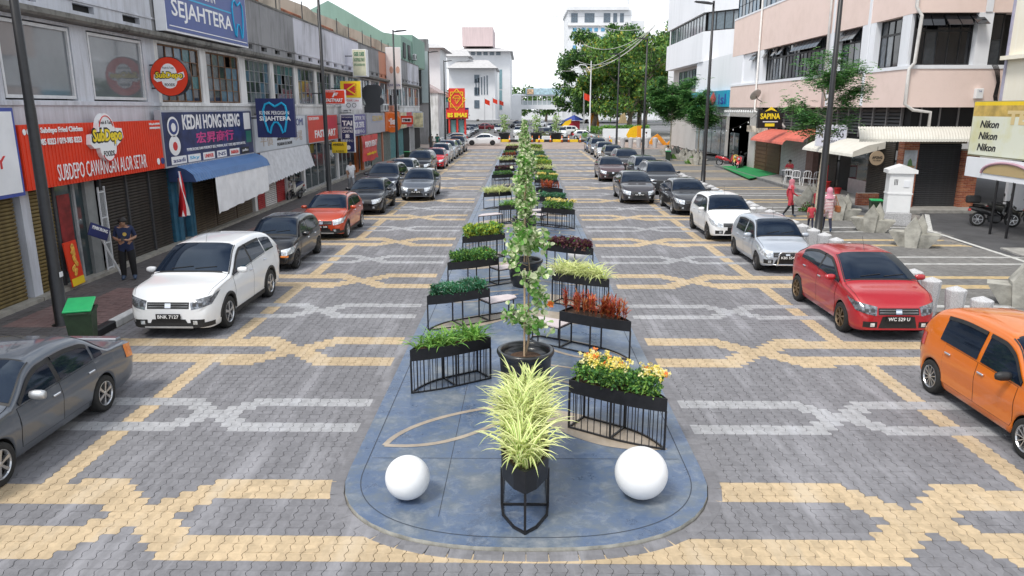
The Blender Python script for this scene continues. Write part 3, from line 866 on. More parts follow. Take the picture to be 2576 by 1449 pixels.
# wedge planter at the very nose, plant hanging over
nose = thing('wedge_planter', (.04, 7.24, ISZ + .003), 'black triangular planter with narrow pointed frame at the front of the island', 'planter')
wp = [(-.0, 0.0), (.13, .12), (.26, .38), (.28, .62), (.28, 2.3), (-.28, 2.3), (-.28, .62), (-.26, .38), (-.13, .12)]
m_ = MB()
for i in range(len(wp)):
    a, b = wp[i], wp[(i+1) % len(wp)]
    m_.face([(a[0]*.98, a[1]+.03, .47), (b[0]*.98, b[1]+.03, .47), b + (.75,), a + (.75,)]); ia, ib = (a[0]*.94, .06 + a[1]*.955), (b[0]*.94, .06 + b[1]*.955)
    m_.face([a + (.75,), b + (.75,), ib + (.75,), ia + (.75,)]); m_.face([ia + (.75,), ib + (.75,), ib + (.68,), ia + (.68,)])
m_.build('trough', M_black, nose, fix=True)
MB().face([]) if False else None
m_ = MB(); m_.face([(p[0]*.94, .06 + p[1]*.955, .69) for p in wp]); m_.build('soil', M_soil, nose, fix=True)
for p in (wp[0], wp[3], wp[7-1], wp[4], wp[5]): MB().box(p[0]*.97-.014, p[0]*.97+.014, p[1]-.002+.014-.014, p[1]+.026, 0, .48).build('leg', M_black, nose)
m_ = MB()
for i in range(len(wp)): m_.bar((wp[i][0]*.97, wp[i][1]+.012, .014), (wp[(i+1) % 9][0]*.97, wp[(i+1) % 9][1]+.012, .014), .026)
m_.bar((-.27, .62, .014), (.27, .62, .014), .024); m_.build('base_frame', M_black, nose)
R_ = random.Random(11); m_ = MB()
for _ in range(72):
    yy_ = .18 + 2.05 * R_.random(); xx_ = R_.uniform(-.16, .16) * min(1, yy_ / .5)
    for _ in range(13):
        w = R_.uniform(0, 2*pi); blade(m_, (xx_ + R_.gauss(0,.03), yy_ + R_.gauss(0,.03), .70), (cos(w), sin(w), R_.uniform(1.0, 1.54)), R_.uniform(.34,.72), R_.uniform(.032,.048), R_.uniform(.8, 2.2), 6, 0, 1)
po = m_.build('spider_plant', [L_spE, L_spM]); po.location = nose.location
tag(po, 'large clump of cream and green striped spider plant at the island nose', 'plant')
# round pots with variegated shrubs tied to stakes along the middle
M_pot = mat('glazed_black_pot', (.014,.015,.017), .28, var=.3, scale=4, coat=.3)
pot_prof = [(.30,0),(.345,.05),(.41,.3),(.425,.52),(.43,.60),(.455,.62),(.475,.66),(.47,.70),(.44,.715),(.40,.70),(.385,.64),(.38,.58)]
pm_ = MB().lathe(pot_prof, seg=36).mesh('pot_wall', M_pot, True); sm_ = MB().lathe([(.385,.57),(.2,.585),(.0,.59)], seg=24).mesh('soil', M_soil)
for k in range(9):
    Yp = 11.55 + k * 7.62 + (0 if k < 1 else -.2); Xp = .06 + .012*k
    t = thing('round_pot', (Xp, Yp, ISZ + .003), f'{ORD[k]} round glossy black pot along the middle of the island', 'pot', 'round black pots along the island')
    link('pot_wall', pm_, t); link('soil', sm_, t)
    R_ = random.Random(40 + k)
    tr = thing('variegated_shrub', (Xp, Yp, ISZ + .59), f'{ORD[k]} tall slim shrub with white and green leaves tied to a stake on the island', 'shrub', 'variegated shrubs along the island')
    Ht = 2.05 if k == 0 else (2.75 + R_.uniform(-.1,.25))
    m_ = MB(); stem = [(R_.gauss(0,.02) + .03, R_.gauss(0,.02), Ht*i/8) for i in range(9)]; m_.tube(stem, [.022*(1-i/10) for i in range(9)], 6)
    lm = MB(); nb = 30 if k == 0 else 62
    for b_ in range(nb):
        h = Ht * (R_.uniform(.10, 1.0) if k else R_.choice((.13,.28,.31,.46,.48,.62,.65,.68,.80,.86,.92,.97)) + R_.gauss(0,.025))
        w = R_.uniform(0, 2*pi); rad = R_.uniform(.12, .44 if k == 0 else .48) * (1.1 - .68*h/Ht if k else 1)
        b0 = Vector((.02, 0, h - .04)); b1 = Vector((cos(w)*rad, sin(w)*rad, h + R_.uniform(-.05,.14)))
        m_.tube([b0, b0.lerp(b1, .5) + Vector((0,0,.02)), b1], [.007,.005,.003], 4)
        nl = 19 if k < 3 else (15 if k < 6 else 10)
        for _ in range(nl):
            c = b0.lerp(b1, R_.uniform(.45, 1.1)) + Vector((R_.gauss(0,.05), R_.gauss(0,.05), R_.gauss(0,.05)))
            g_ = R_.random(); mi, mi2 = (0, 0) if g_ < .16 else ((1, 0) if g_ < .55 else ((2, 1) if g_ < .80 else (2, 2)))
            s0 = R_.uniform(.065, .125) * (1 if k < 5 else 1.25); rleaf(lm, c, rvec(R_, .8), rvec(R_, -.15), s0, s0*.95, mi, mi2)
    m_.build('stem', M_bark, tr)
    lm.build('leaves', [L_vw, L_vg, L_vd], tr)
    MB().tube([(-.02,-.02,-.1), (-.02,-.02, Ht*.72)], .016, 6).build('stake', M_stake, tr)
    if k == 0:
        fm = MB(); bc = onY(1385, 765, Yp - .1) - Vector((Xp, Yp, ISZ + .59))
        for _ in range(14): leaf(fm, bc, rvec(R_, .3), rvec(R_, .2), .07, .06, 0)
        fm.build('orange_blossom', L_fo, tr)
# light balls
M_ball = mat('frosted_white_globe', (.86,.87,.88), .32, var=.02, spec=.4)
def ball(x, y, r, label):
    t = thing('light_ball', (x, y, ISZ + .003), label, 'globe', 'white globe lights on the island')
    prof = [(max(r*cos(a), 0.0001) if i not in (0, 24) else r*.16 if i == 0 else 0.0, r + r*.99*sin(a)) for i, a in enumerate([radians(-80 + 170*k/24) for k in range(25)])]
    MB().lathe(prof, seg=40).build('globe', M_ball, t, smooth=True)
    MB().lathe([(r*.2, 0), (r*.2, .022), (r*.14, .03)], seg=20).build('foot', M_dkgrey, t)
ball(-1.36, 8.02, .265, 'white globe light at the front left of the island')
ball(1.43, 8.08, .315, 'larger white globe light at the front right of the island')
ball(-1.62, 25.6, .30, 'white globe light behind the yellow-green shrubs, left side of the island')
ball(1.66, 21.9, .29, 'white globe light behind the purple plants, right side of the island')
# bench of its own on the left
t = thing('island_bench', (-1.72, 28.9, ISZ+.003), 'narrow pale-topped bench with black frame beside the left globe light', 'bench', None, radians(35))
MB().prism([(-.15,-.2),(.2,-.24),(1.0,-.2),(1.0,.2),(.3,.22)], .43, .455).build('bench_top', mat('bench_top_pale', (.6,.52,.52)), t)
m_ = MB()
for z in (.42, .014):
    for a, b in (((-.12,-.18),(1.0,-.19)),((1.0,-.19),(1.0,.19)),((1.0,.19),(.3,.21)),((.3,.21),(-.12,-.18))): m_.bar(a + (z,), b + (z,), .024)
m_.build('bench_frame', M_black, t)
for a in ((-.1,-.17),(1.0,-.19),(1.0,.19),(.35,.2),(.45,-.19)): MB().box(a[0]-.012,a[0]+.012,a[1]-.012,a[1]+.012,0,.43).build('leg', M_black, t)
# ================================================================== CARS (front towards -Y in their own space)
def smooth_path(pts):
    """monotone cubic through (s, z) points"""
    xs, ys = [p[0] for p in pts], [p[1] for p in pts]; n = len(xs)
    h = [xs[i+1]-xs[i] for i in range(n-1)]; dl = [(ys[i+1]-ys[i])/h[i] for i in range(n-1)]
    m = [dl[0]] + [0 if dl[i-1]*dl[i] <= 0 else 2*dl[i-1]*dl[i]/(dl[i-1]+dl[i]) for i in range(1, n-1)] + [dl[-1]]
    def f(s):
        if s <= xs[0]: return ys[0]
        if s >= xs[-1]: return ys[-1]
        i = 0
        while s > xs[i+1]: i += 1
        t = (s-xs[i])/h[i]
        return (2*t**3-3*t**2+1)*ys[i] + (t**3-2*t**2+t)*h[i]*m[i] + (-2*t**3+3*t**2)*ys[i+1] + (t**3-t**2)*h[i]*m[i+1]
    return f
class CarShape:
    def __init__(c, L, W, H, wb, fo, r, top, belt, roofw=.76, zlow=.20, tumble=.0, nosek=.60, nosea=.62, tailk=.72, taila=.5, arch=1.13):
        c.L, c.W, c.H, c.wb, c.fo, c.r = L, W, H, wb, fo, r
        c.topf = smooth_path(top); c.beltf = smooth_path(belt); c.roofw = roofw; c.zlow = zlow
        c.nosek, c.nosea, c.tailk, c.taila = nosek, nosea, tailk, taila; c.ar = r*arch; c.cc = {}
    def w(c, s):
        k = 1.
        if s < c.nosea: k = c.nosek + (1-c.nosek)*max(0, 1-(1-s/c.nosea)**2.3)**(1/2.3)
        e = c.L - s
        if e < c.taila: k = min(k, c.tailk + (1-c.tailk)*max(0, 1-(1-e/c.taila)**2.3)**(1/2.3))
        return c.W/2*k
    def zb(c, s):
        z = c.zlow
        if s < .3: z += .05*(1-s/.3)**2
        if s > c.L-.35: z += .09*((s-c.L+.35)/.35)**1.5
        return z
    def arch(c, s):
        for a in (c.fo, c.fo + c.wb):
            d = abs(s-a)
            if d < c.ar: return c.r + sqrt(c.ar**2 - d*d)
        return 0
    def top(c, s): return c.topf(s)
    def belt(c, s): return min(c.beltf(s), c.top(s) - .055)
    def edge(c, s):
        t, b = c.top(s), c.belt(s)
        return max(b + .02, t - .05 - .055*min(1, max(0, (t-b)/.3)))
    def hw(c, s, z):
        w, b = c.w(s), c.belt(s); z0 = c.zlow
        if z <= b:
            t = max(0, min(1, (z-z0)/max(.05, b-z0)))
            return w*(.93 + .07*sin(min(1, t*1.45)*pi/2) - .05*(max(0, t-.70)/.30)**1.3 - .012*max(0, 1-abs(t-.42)/.2))
        e = c.edge(s); gh = min(1, max(0, (c.H - b)/.5)); full = c.H - b
        return w*(.965 - (.965-c.roofw)*((z-b)/max(.05, full))**1.12)
    def ztop(c, s, x):
        e, t = c.edge(s), c.top(s); h = max(.01, c.hw(s, e)); q = min(1, abs(x)/h)
        return e + (t-e)*max(0, 1-q**4)**.4
    def section(c, s):
        b = c.belt(s); z0 = max(c.zb(s), c.arch(s)); z0 = min(z0, b-.06); e = c.edge(s)
        P = []
        for f in (0,.05,.2,.4,.6,.8,.93,1): z = z0+(b-z0)*f; P.append((c.hw(s, z)*(1 if f else .97), z))
        for f in (.25,.5,.75,1): z = b+(e-b)*f; P.append((c.hw(s, z), z))
        h = c.hw(s, e); t = c.top(s)
        for q in (.93,.8,.6,.3,0): P.append((h*q, e+(t-e)*max(0, 1-q**4)**.4))
        return P
    def body(c):
        ss = set()
        k = 0.
        while k < c.L: ss.add(round(k, 3)); k += .07
        for a in (c.fo, c.fo+c.wb):
            for d in range(-12, 13): ss.add(round(a + c.ar*sin(d/12*pi/2), 3))
        for d in (0,.01,.03,.06,.1): ss.add(round(d,3)); ss.add(round(c.L-d,3))
        ss = sorted(s for s in ss if 0 <= s <= c.L)
        mb = MB(); rows = []
        for s in ss:
            P = c.section(s); y = s - c.L/2
            rows.append([(-x, y, z) for x, z in P] + [(x, y, z) for x, z in P[-2::-1]])
        mb.grid(rows, flip=False)
        for row, fl in ((rows[0], 0), (rows[-1], 1)):
            n = len(row)//2
            for i in range(n):      # close the ends in rungs
                q = [row[i], row[i+1], row[len(row)-2-i], row[len(row)-1-i]]
                mb.face(q if fl else q[::-1])
        flo = [[(r_[0][0]*.985, r_[0][1], r_[0][2]), (r_[-1][0]*.985, r_[-1][1], r_[-1][2])] for r_ in rows]
        mb.grid(flo, 1)
        return mb
    def hwz(c, s, z):
        e, t = c.edge(s), c.top(s)
        if z <= e: return c.hw(s, z)
        return c.hw(s, e)*max(0, 1-min(1, (z-e)/max(.001, t-e))**2.5)**.25
    def contour(c, z):
        """outline of the nose at height z: from the centre line out to the flank"""
        key = round(z, 3)
        if key in c.cc: return c.cc[key]
        s = 0.
        while s < c.L*.5 and c.top(s) < z: s += .004
        h0 = c.hwz(s, z); pts = [(h0*k/8, s) for k in range(9)] if h0 > .02 else [(0, s)]
        d = .004
        while s < min(1.7, c.L*.45): s += d; d = min(.03, d*1.4); pts.append((c.hwz(s, z), s))
        c.cc[key] = pts
        return pts
    def wrap(c, q0, q1, z0, z1, off=.006, n=6, m=4, mb=None, sgn=1, top_skew=0., mi=0):
        """patch on the nose: q = distance along the contour from the centre line, z = height. q0, q1, z may be functions"""
        mb = mb or MB(); rows = []
        for j in range(m+1):
            f = j/m
            za, zc = z0, z1
            row = []
            for i in range(n+1):
                g = i/n
                zl = za(g) if callable(za) else za; zh = zc(g) if callable(zc) else zc
                z = zl + (zh-zl)*f
                a = q0(f) if callable(q0) else q0; b = q1(f) if callable(q1) else q1
                q = a + (b-a)*g
                ct = c.contour(z); acc = 0; sq = abs(q); p = ct[-1]; nr = (1, 0)
                for (A, B) in zip(ct, ct[1:]):
                    d = math.dist(A, B)
                    if acc + d >= sq and d > 1e-9:
                        t = (sq-acc)/d; p = (A[0]+(B[0]-A[0])*t, A[1]+(B[1]-A[1])*t); tx, ty = (B[0]-A[0])/d, (B[1]-A[1])/d; nr = (ty, -tx); break
                    acc += d
                row.append((sgn*(1 if q >= 0 else -1)*(p[0] + nr[0]*off), p[1] + nr[1]*off - c.L/2, z))
            rows.append(row)
        mb.grid(rows, mi, flip=(sgn < 0))
        return mb
    def side(c, s0, s1, zlo, zhi, off=.005, sgn=1, n=None, m=5, mb=None, mi=0):
        mb = mb or MB(); n = n or max(3, int((s1-s0)/.05)); rows = []
        for i in range(n+1):
            s = s0 + (s1-s0)*i/n; a = zlo(s) if callable(zlo) else zlo; b = zhi(s) if callable(zhi) else zhi
            if b < a + .004: b = a + .004
            rows.append([(sgn*(c.hw(s, a+(b-a)*j/m)+off), s - c.L/2, a+(b-a)*j/m) for j in range(m+1)])
        mb.grid(rows, mi, flip=(sgn > 0)); return mb
    def glass_top(c, s0, s1, k=.93, off=.007, n=8, m=10):
        mb = MB(); rows = []
        for i in range(n+1):
            s = s0 + (s1-s0)*i/n; h = c.hw(s, c.edge(s))*k; row = []
            for j in range(m+1):
                x = -h + 2*h*j/m; z = c.ztop(s, x)
                dz = (c.ztop(min(s+.02, c.L), x) - c.ztop(s-.02, x))/.04; L_ = sqrt(1+dz*dz)
                row.append((x, s - c.L/2 - dz/L_*off, z + off/L_))
            rows.append(row)
        mb.grid(rows); return mb

WHEELS = {}
def wheel_meshes(r, w, style, rimmat):
    key = (round(r, 3), round(w, 3), style, rimmat.name)
    if key in WHEELS: return WHEELS[key]
    ri = r*.66
    ty = MB().lathe([(ri, -w/2*.9), (r*.90, -w/2), (r*.97, -w*.44), (r, -w*.28), (r, w*.28), (r*.97, w*.44), (r*.90, w/2), (ri, w/2*.9)], seg=30, axis='x', cap=False).mesh('tyre', M_rubber, True)
    rm = MB()
    rm.lathe([(ri*1.02, w*.47), (ri*.97, w*.49), (ri*.92, w*.40), (ri*.90, w*.2)], seg=30, axis='x', cap=False)
    rm.lathe([(ri*.99, w*.12), (.0, w*.12)], seg=24, axis='x', mi=1, cap=False)
    rm.lathe([(ri*.2, w*.2), (ri*.2, w*.42), (ri*.13, w*.46), (0, w*.46)], seg=14, axis='x', cap=False)
    ns, wd = {'5': (5, .24), '6': (6, .2), 'multi': (11, .085), '7': (7, .16), 'steel': (0, 0), '10': (10, .11)}[style]
    for k in range(ns):
        a = 2*pi*k/ns + .3; ca, sa = cos(a), sin(a); P = []
        for (rr, hw_, x) in ((ri*.15, wd*.8, w*.43), (ri*.55, wd, w*.43), (ri*.95, wd*(1.35 if ns < 8 else 1.1), w*.45)):
            hw2 = hw_*ri*.5; P.append([(x, rr*ca - hw2*sa, rr*sa + hw2*ca), (x, rr*ca + hw2*sa, rr*sa - hw2*ca)])
        rm.grid(P); P2 = [[(w*.2, q[1], q[2]) for q in row] for row in P]
        for e in (0, 1): rm.grid([[P[i][e] for i in range(3)], [P2[i][e] for i in range(3)]])
    if ns == 0:
        rm.lathe([(ri*.9, w*.36), (ri*.7, w*.30), (ri*.5, w*.40), (ri*.3, w*.42), (0, w*.42)], seg=24, axis='x', cap=False)
    rmm = rm.mesh('rim', [rimmat, M_dark])
    for p in rmm.polygons: p.use_smooth = False
    WHEELS[key] = (ty, rmm)
    return WHEELS[key]
def paint(name, col, metal=.25, rough=.32, var=.03):
    return mat('car_paint_' + name, col, .38, metal*.6, var=var, scale=1.2, coat=1.0, spec=.3)
M_lamp = mat('headlamp_lens', (.62,.66,.70), .08, .35, var=.35, scale=14, coat=1.0, contrast=(.4,.6))
M_lampd = mat('dark_headlamp_lens', (.16,.17,.19), .08, .4, var=.6, scale=14, coat=1.0, contrast=(.4,.6))
M_amber = mat('amber_lens', (.75,.22,.03), .2, var=.15, scale=20, coat=.6)
M_redl = mat('red_lens', (.5,.02,.02), .2, var=.2, scale=20, coat=.6)
M_grille = mat('grille_black', (.014,.014,.015), .45, var=.3, scale=30)
M_plate = mat('plate_black', (.012,.012,.012), .4, var=0); M_letter = mat('plate_letter_white', (.85,.85,.84), .5, var=0)
M_carblk = mat('black_trim', (.02,.02,.021), .55, var=.2, scale=8)
M_alloyd = mat('dark_alloy', (.10,.10,.105), .35, .8, var=.1); M_bronze = mat('bronze_alloy', (.22,.16,.10), .35, .8, var=.1)
M_sticker = mat('window_sticker', (.35,.5,.75), .6, var=.3, scale=40)

def hatch(L, W, H, wb, fo, r, hood=.86, cowl=.98, cs=.95, wt=1.72, tail=3.4, rb=3.62, rz=.95, belt0=.86, belt1=.95, nose=.66, roofw=.67, **k):
    top = [(0, nose-.14), (.05, nose), (.16, nose+.09), (.42, hood), (cs-.04, cowl-.02), (cs+.06, cowl+.05), (wt-.14, H-.085), (wt+.12, H-.015), ((wt+tail)/2, H), (tail-.3, H-.045), (tail-.05, H-.105), (tail+.08, H-.19), (rb, rz+.08), (L-.08, rz-.06), (L-.02, rz-.16), (L, rz-.30)]
    return CarShape(L, W, H, wb, fo, r, top, [(0, nose-.2), (.4, hood-.08), (cs, belt0), (tail, belt1), (L, belt1-.02)], roofw, **k)
def sedan(L, W, H, wb, fo, r, hood=.83, cowl=.95, cs=1.15, wt=1.85, tail=2.95, rb=3.55, deck=1.0, belt0=.86, belt1=.92, nose=.62, roofw=.65, **k):
    top = [(0, nose-.14), (.05, nose), (.16, nose+.08), (.5, hood), (cs-.05, cowl-.02), (cs+.05, cowl+.04), (wt-.14, H-.085), (wt+.12, H-.015), ((wt+tail)/2, H), (tail-.12, H-.035), (tail+.08, H-.11), (rb-.05, deck+.05), (rb+.08, deck), (L-.15, deck-.015), (L-.03, deck-.09), (L, deck-.28)]
    return CarShape(L, W, H, wb, fo, r, top, [(0, nose-.2), (.5, hood-.08), (cs, belt0), (rb, belt1), (L, deck-.12)], roofw, **k)

SHAPES = {
 'crv':   (lambda: hatch(4.59, 1.82, 1.67, 2.66, .90, .345, 1.02, 1.12, 1.15, 2.05, 4.05, 4.38, 1.10, 1.02, 1.16, .78, roofw=.69), dict(cs=1.15, wt=2.05, doors=(1.30, 2.42, 3.36), tail=4.05, rb=4.38)),
 'kelisa':(lambda: hatch(3.49, 1.49, 1.42, 2.33, .60, .27, .84, .93, .78, 1.42, 3.05, 3.36, .88, .84, .88, .62, roofw=.71, nosek=.7), dict(cs=.78, wt=1.42, doors=(.98, 1.86, 2.62), tail=3.05, rb=3.36)),
 'axia':  (lambda: hatch(3.66, 1.63, 1.50, 2.45, .66, .30, .92, 1.02, .82, 1.58, 3.12, 3.5, .98, .93, 1.02, .70), dict(cs=.82, wt=1.58, doors=(1.02, 1.98, 2.84), tail=3.12, rb=3.5)),
 'myvi':  (lambda: hatch(3.70, 1.67, 1.54, 2.44, .68, .30, .93, 1.03, .80, 1.52, 3.22, 3.58, .98, .93, .99, .68), dict(cs=.80, wt=1.52, doors=(1.02, 1.98, 2.84), tail=3.22, rb=3.58)),
 'viva':  (lambda: hatch(3.57, 1.48, 1.53, 2.39, .62, .28, .90, 1.0, .72, 1.38, 3.18, 3.48, .94, .90, .95, .66, roofw=.71), dict(cs=.72, wt=1.38, doors=(.94, 1.84, 2.70), tail=3.18, rb=3.48)),
 'iriz':  (lambda: hatch(3.91, 1.72, 1.55, 2.55, .76, .315, .95, 1.06, .84, 1.74, 3.20, 3.70, 1.05, .95, 1.10, .70), dict(cs=.84, wt=1.74, doors=(1.10, 2.12, 3.02), tail=3.20, rb=3.70)),
 'saga':  (lambda: sedan(4.11, 1.655, 1.36, 2.38, .78, .285, .83, .92, 1.12, 1.78, 2.92, 3.42, .93, .84, .88, .60, roofw=.72, nosek=.88, nosea=.3, tailk=.90, taila=.3), dict(cs=1.12, wt=1.78, doors=(1.24, 2.12, 2.98), tail=2.92, rb=3.42)),
 'polo':  (lambda: sedan(4.38, 1.70, 1.46, 2.55, .83, .31, .88, .98, 1.15, 1.88, 3.05, 3.72, 1.05, .90, .98, .66), dict(cs=1.15, wt=1.88, doors=(1.32, 2.30, 3.20), tail=3.05, rb=3.72)),
 'city':  (lambda: sedan(4.44, 1.695, 1.47, 2.60, .84, .305, .86, .97, 1.05, 1.92, 3.10, 3.82, 1.05, .89, 1.0, .62), dict(cs=1.05, wt=1.92, doors=(1.30, 2.30, 3.22), tail=3.10, rb=3.82)),
 'almera':(lambda: sedan(4.43, 1.695, 1.50, 2.60, .84, .30, .90, 1.0, 1.05, 1.86, 3.15, 3.85, 1.06, .92, 1.0, .66), dict(cs=1.05, wt=1.86, doors=(1.30, 2.30, 3.22), tail=3.15, rb=3.85)),
 'suv2':  (lambda: hatch(4.60, 1.82, 1.68, 2.62, .92, .345, 1.03, 1.14, 1.15, 1.98, 4.05, 4.42, 1.10, 1.02, 1.10, .80), dict(cs=1.15, wt=1.98, doors=(1.30, 2.42, 3.36), tail=4.05, rb=4.42)),
 'mpv':   (lambda: hatch(4.40, 1.70, 1.64, 2.75, .78, .31, .98, 1.08, .85, 1.65, 3.95, 4.26, 1.0, .95, 1.0, .72), dict(cs=.85, wt=1.65, doors=(1.05, 2.1, 3.1), tail=3.95, rb=4.26)),
}
_shape_cache = {}
def car(shape, loc, label, pm, rz=0., detail=2, rim='5', rimmat=None, glass=None, plate=None, lamp=None, grille='wide', arch_trim=False, foglamp=True, amber=False, rails=False, mirror=None, spoiler=False, name='parked_car', group='cars parked along the street', visor=True, plate_bg=None, bar=False, chrome_grille=True, splash=False):
    """one car; origin on the ground midway between the axles' ends (centre of the body)"""
    c = _shape_cache.get(shape) or SHAPES[shape][0](); _shape_cache[shape] = c; sp = SHAPES[shape][1]
    rimmat = rimmat or M_alloy; glass = glass or M_glass; lamp = lamp or M_lamp
    t = thing(name, loc, label, 'car', group, rz)
    c.body().build('body', [pm, M_dark], t, smooth=True)
    # glazing
    cs, wt, tail, rb = sp['cs'], sp['wt'], sp['tail'], sp['rb']
    ws = c.glass_top(cs + .06, wt - .02).build('windscreen', glass, t, smooth=True)
    if detail > 0: c.glass_top(cs + .025, wt + .012, .965, .004).build('windscreen_seal', M_carblk, ws, smooth=True)
    c.glass_top(tail + .06, rb - .06).build('rear_window', glass, t, smooth=True)
    d0, d1, d2 = sp['doors']
    lo = lambda s: c.belt(s) + .025
    hi = lambda s: c.edge(s) - .035
    for sg in (-1, 1):
        for a, b in ((d0 - .08, d1 - .045),) + (((d1 + .045, d2 - .03), (d2 + .03, min(rb - .1, d2 + .62))) if shape not in ('kelisa','axia','myvi','viva','iriz') else ((d1 + .045, min(d2 + .16, tail)),)):
            if b - a < .12: continue
            # start where the opening is tall enough
            while a < b and hi(a) - lo(a) < .03: a += .02
            while b > a and hi(b) - lo(b) < .05: b -= .02
            if b - a < .1: continue
            wo = c.side(a, b, lo, hi, .005, sg).build('side_window', glass, t, smooth=True)
            if visor and detail > 1 and a < d2: c.side(a, b, lambda s: hi(s) - .045, lambda s: hi(s) + .012, .018, sg, m=2).build('rain_visor', M_carblk, wo, smooth=True)
    if detail > 0 and shape not in ('viva', 'kelisa'):
        for sg in (-1, 1): c.side(d1 - .05, d1 + .05, lambda s: lo(s) - .01, lambda s: hi(s) + .01, .0035, sg, m=4).build('door_pillar', M_carblk, t)
    if detail > 1:
        for sg in (-1, 1):
            for a, b in ((d0 - .02, d1), (d1, d2)):
                zl = lambda s: max(c.zlow + .12, c.arch(s) + .03); zh = lambda s: c.belt(s) - .006
                dr = c.side(a + .006, b - .006, zl, zh, .0045, sg, m=8).build('door', pm, t, smooth=True)
                c.side(a, b, lambda s: zl(s) - .006, lambda s: zh(s) + .004, .002, sg, m=8).build('door_gap', M_dark, dr, smooth=True)
                zhn = c.belt(b - .2) - .12; x = c.hw(b - .2, zhn)
                MB().rbox(sg*(x+.022)-.016, sg*(x+.022)+.016, b-.22-c.L/2, b-.07-c.L/2, zhn-.016, zhn+.016, .008).build('door_handle', pm if detail > 2 else M_chrome, dr)
    # front
    z_n = c.top(.06); W2 = c.w(0)
    zg1 = z_n - .02; zg0 = zg1 - .13
    gw = W2*.62
    if grille == 'wide': gw = W2*.78
    g_ = c.wrap(-gw, gw, zg0, zg1, .006, n=10, m=3).build('grille', M_grille, t)
    if detail > 1:
        sl = MB()
        for k in range(2):
            z = zg0 + .04 + k*.05; c.wrap(-gw*.95, gw*.95, z, z+.008, .012, n=10, m=1, mb=sl)
        sl.build('grille_bars', M_alum if chrome_grille else M_carblk, g_)
    if detail > 0: bd = MB(); c.wrap(-.06, .06, zg0+.02, zg1-.02, .02, n=4, m=3, mb=bd); bd.build('badge', M_chrome, g_)
    lw = c.wrap(lambda f: -W2*(.74-.12*f), lambda f: W2*(.74-.12*f), c.zlow+.09, c.zlow+(.33 if shape == 'iriz' else .225), .0065, n=10, m=3).build('lower_intake', M_grille, t)
    for sg in (-1, 1):
        hl = c.wrap(lambda f: gw + .015 + .03*(1-f), lambda f: W2 + .34 + .20*f, lambda g: zg0 - .02 + .08*g, lambda g: zg1 + .025 + .13*g, .007, n=10, m=5, sgn=sg).build('headlight', lamp, t, smooth=True)
        if detail > 1:
            for qa in (gw+.07, gw+.19): c.wrap(qa, qa+.075, zg0+.045, zg0+.115, .010, n=4, m=3, sgn=sg).build('lamp_reflector', M_alum if lamp is M_lamp else M_dkgrey, hl, smooth=True)
        if amber: c.wrap(W2*.8, W2+.12, c.zlow+.23, c.zlow+.285, .008, n=6, m=2, sgn=sg).build('turn_signal', M_amber, t)
        if foglamp:
            fs = c.wrap(W2*.80, W2+.17, c.zlow+.10, c.zlow+.22, .006, n=6, m=3, sgn=sg).build('fog_lamp_recess', M_grille, t)
            c.wrap(W2*.90, W2*.90+.085, c.zlow+.12, c.zlow+.195, .012, n=4, m=3, sgn=sg).build('fog_lamp', M_lamp, fs)
        # tail lamps at the rear corners
        if detail > 0: tl = c.side(c.L - .30, c.L - .02, lambda s: c.belt(s) - .20, lambda s: c.belt(s) + .02, .006, sg, n=6).build('tail_light', M_redl if shape != 'saga' else M_amber, t)
        # wheels
        for ax in (c.fo, c.fo + c.wb):
            ty, rmm = wheel_meshes(c.r, .19, rim, rimmat)
            wo = link('wheel', ty, t, (sg*(c.W/2 - .095 - .012), ax - c.L/2, c.r), (0, 0, 0 if sg > 0 else pi))
            if detail > 0: link('rim', rmm, wo)
            if arch_trim:
                ar = MB(); P = []
                for k in range(17):
                    a_ = pi*k/16; s = ax + cos(a_)*c.ar; z = c.r + sin(a_)*c.ar
                    x = c.hw(s, max(z, c.zlow+.02)); s2, z2 = ax + cos(a_)*(c.ar+.06), c.r + sin(a_)*(c.ar+.06); x2 = c.hw(s2, max(z2, c.zlow+.02))
                    P.append([(sg*(x-.03), s-c.L/2, z), (sg*(x+.014), s-c.L/2, z), (sg*(x2+.012), s2-c.L/2, z2), (sg*(x2-.01), s2-c.L/2, z2)])
                ar.grid(P, flip=sg < 0); ar.build('arch_trim', M_carblk, t, smooth=True, fix=True)
        # mirrors
        if detail < 1: continue
        s = cs + .34; z = c.belt(s) + .075; x = c.hw(s, z)
        mm = MB(); mm.lathe([(.0, -.11), (.06, -.095), (.085, -.03), (.085, .05), (.07, .10), (0, .105)], c=(0,0,0), seg=12, axis='x')
        mo = mm.build('side_mirror', mirror or pm, t, smooth=True); mo.location = (sg*(x + .15), s - c.L/2, z + .02); mo.scale = (1, .62, .78)
        MB().box(-.09, .03, -.03, .03, -.06, -.02).build('mirror_arm', M_carblk, mo).scale = (sg, 1, 1)
    if arch_trim:
        for sg in (-1, 1): c.side(c.fo + c.ar, c.fo + c.wb - c.ar, c.zlow + .005, c.zlow + .12, .014, sg, m=2).build('sill_trim', M_carblk, t, smooth=True)
        c.wrap(-W2-.42, W2+.42, c.zlow+.05, c.zlow+.15, .012, n=20, m=2).build('bumper_cladding', M_carblk, t, smooth=True); c.wrap(-W2*.9, W2*.9, c.zlow+.045, c.zlow+.085, .03, n=14, m=2).build('skid_plate', M_alum, t)
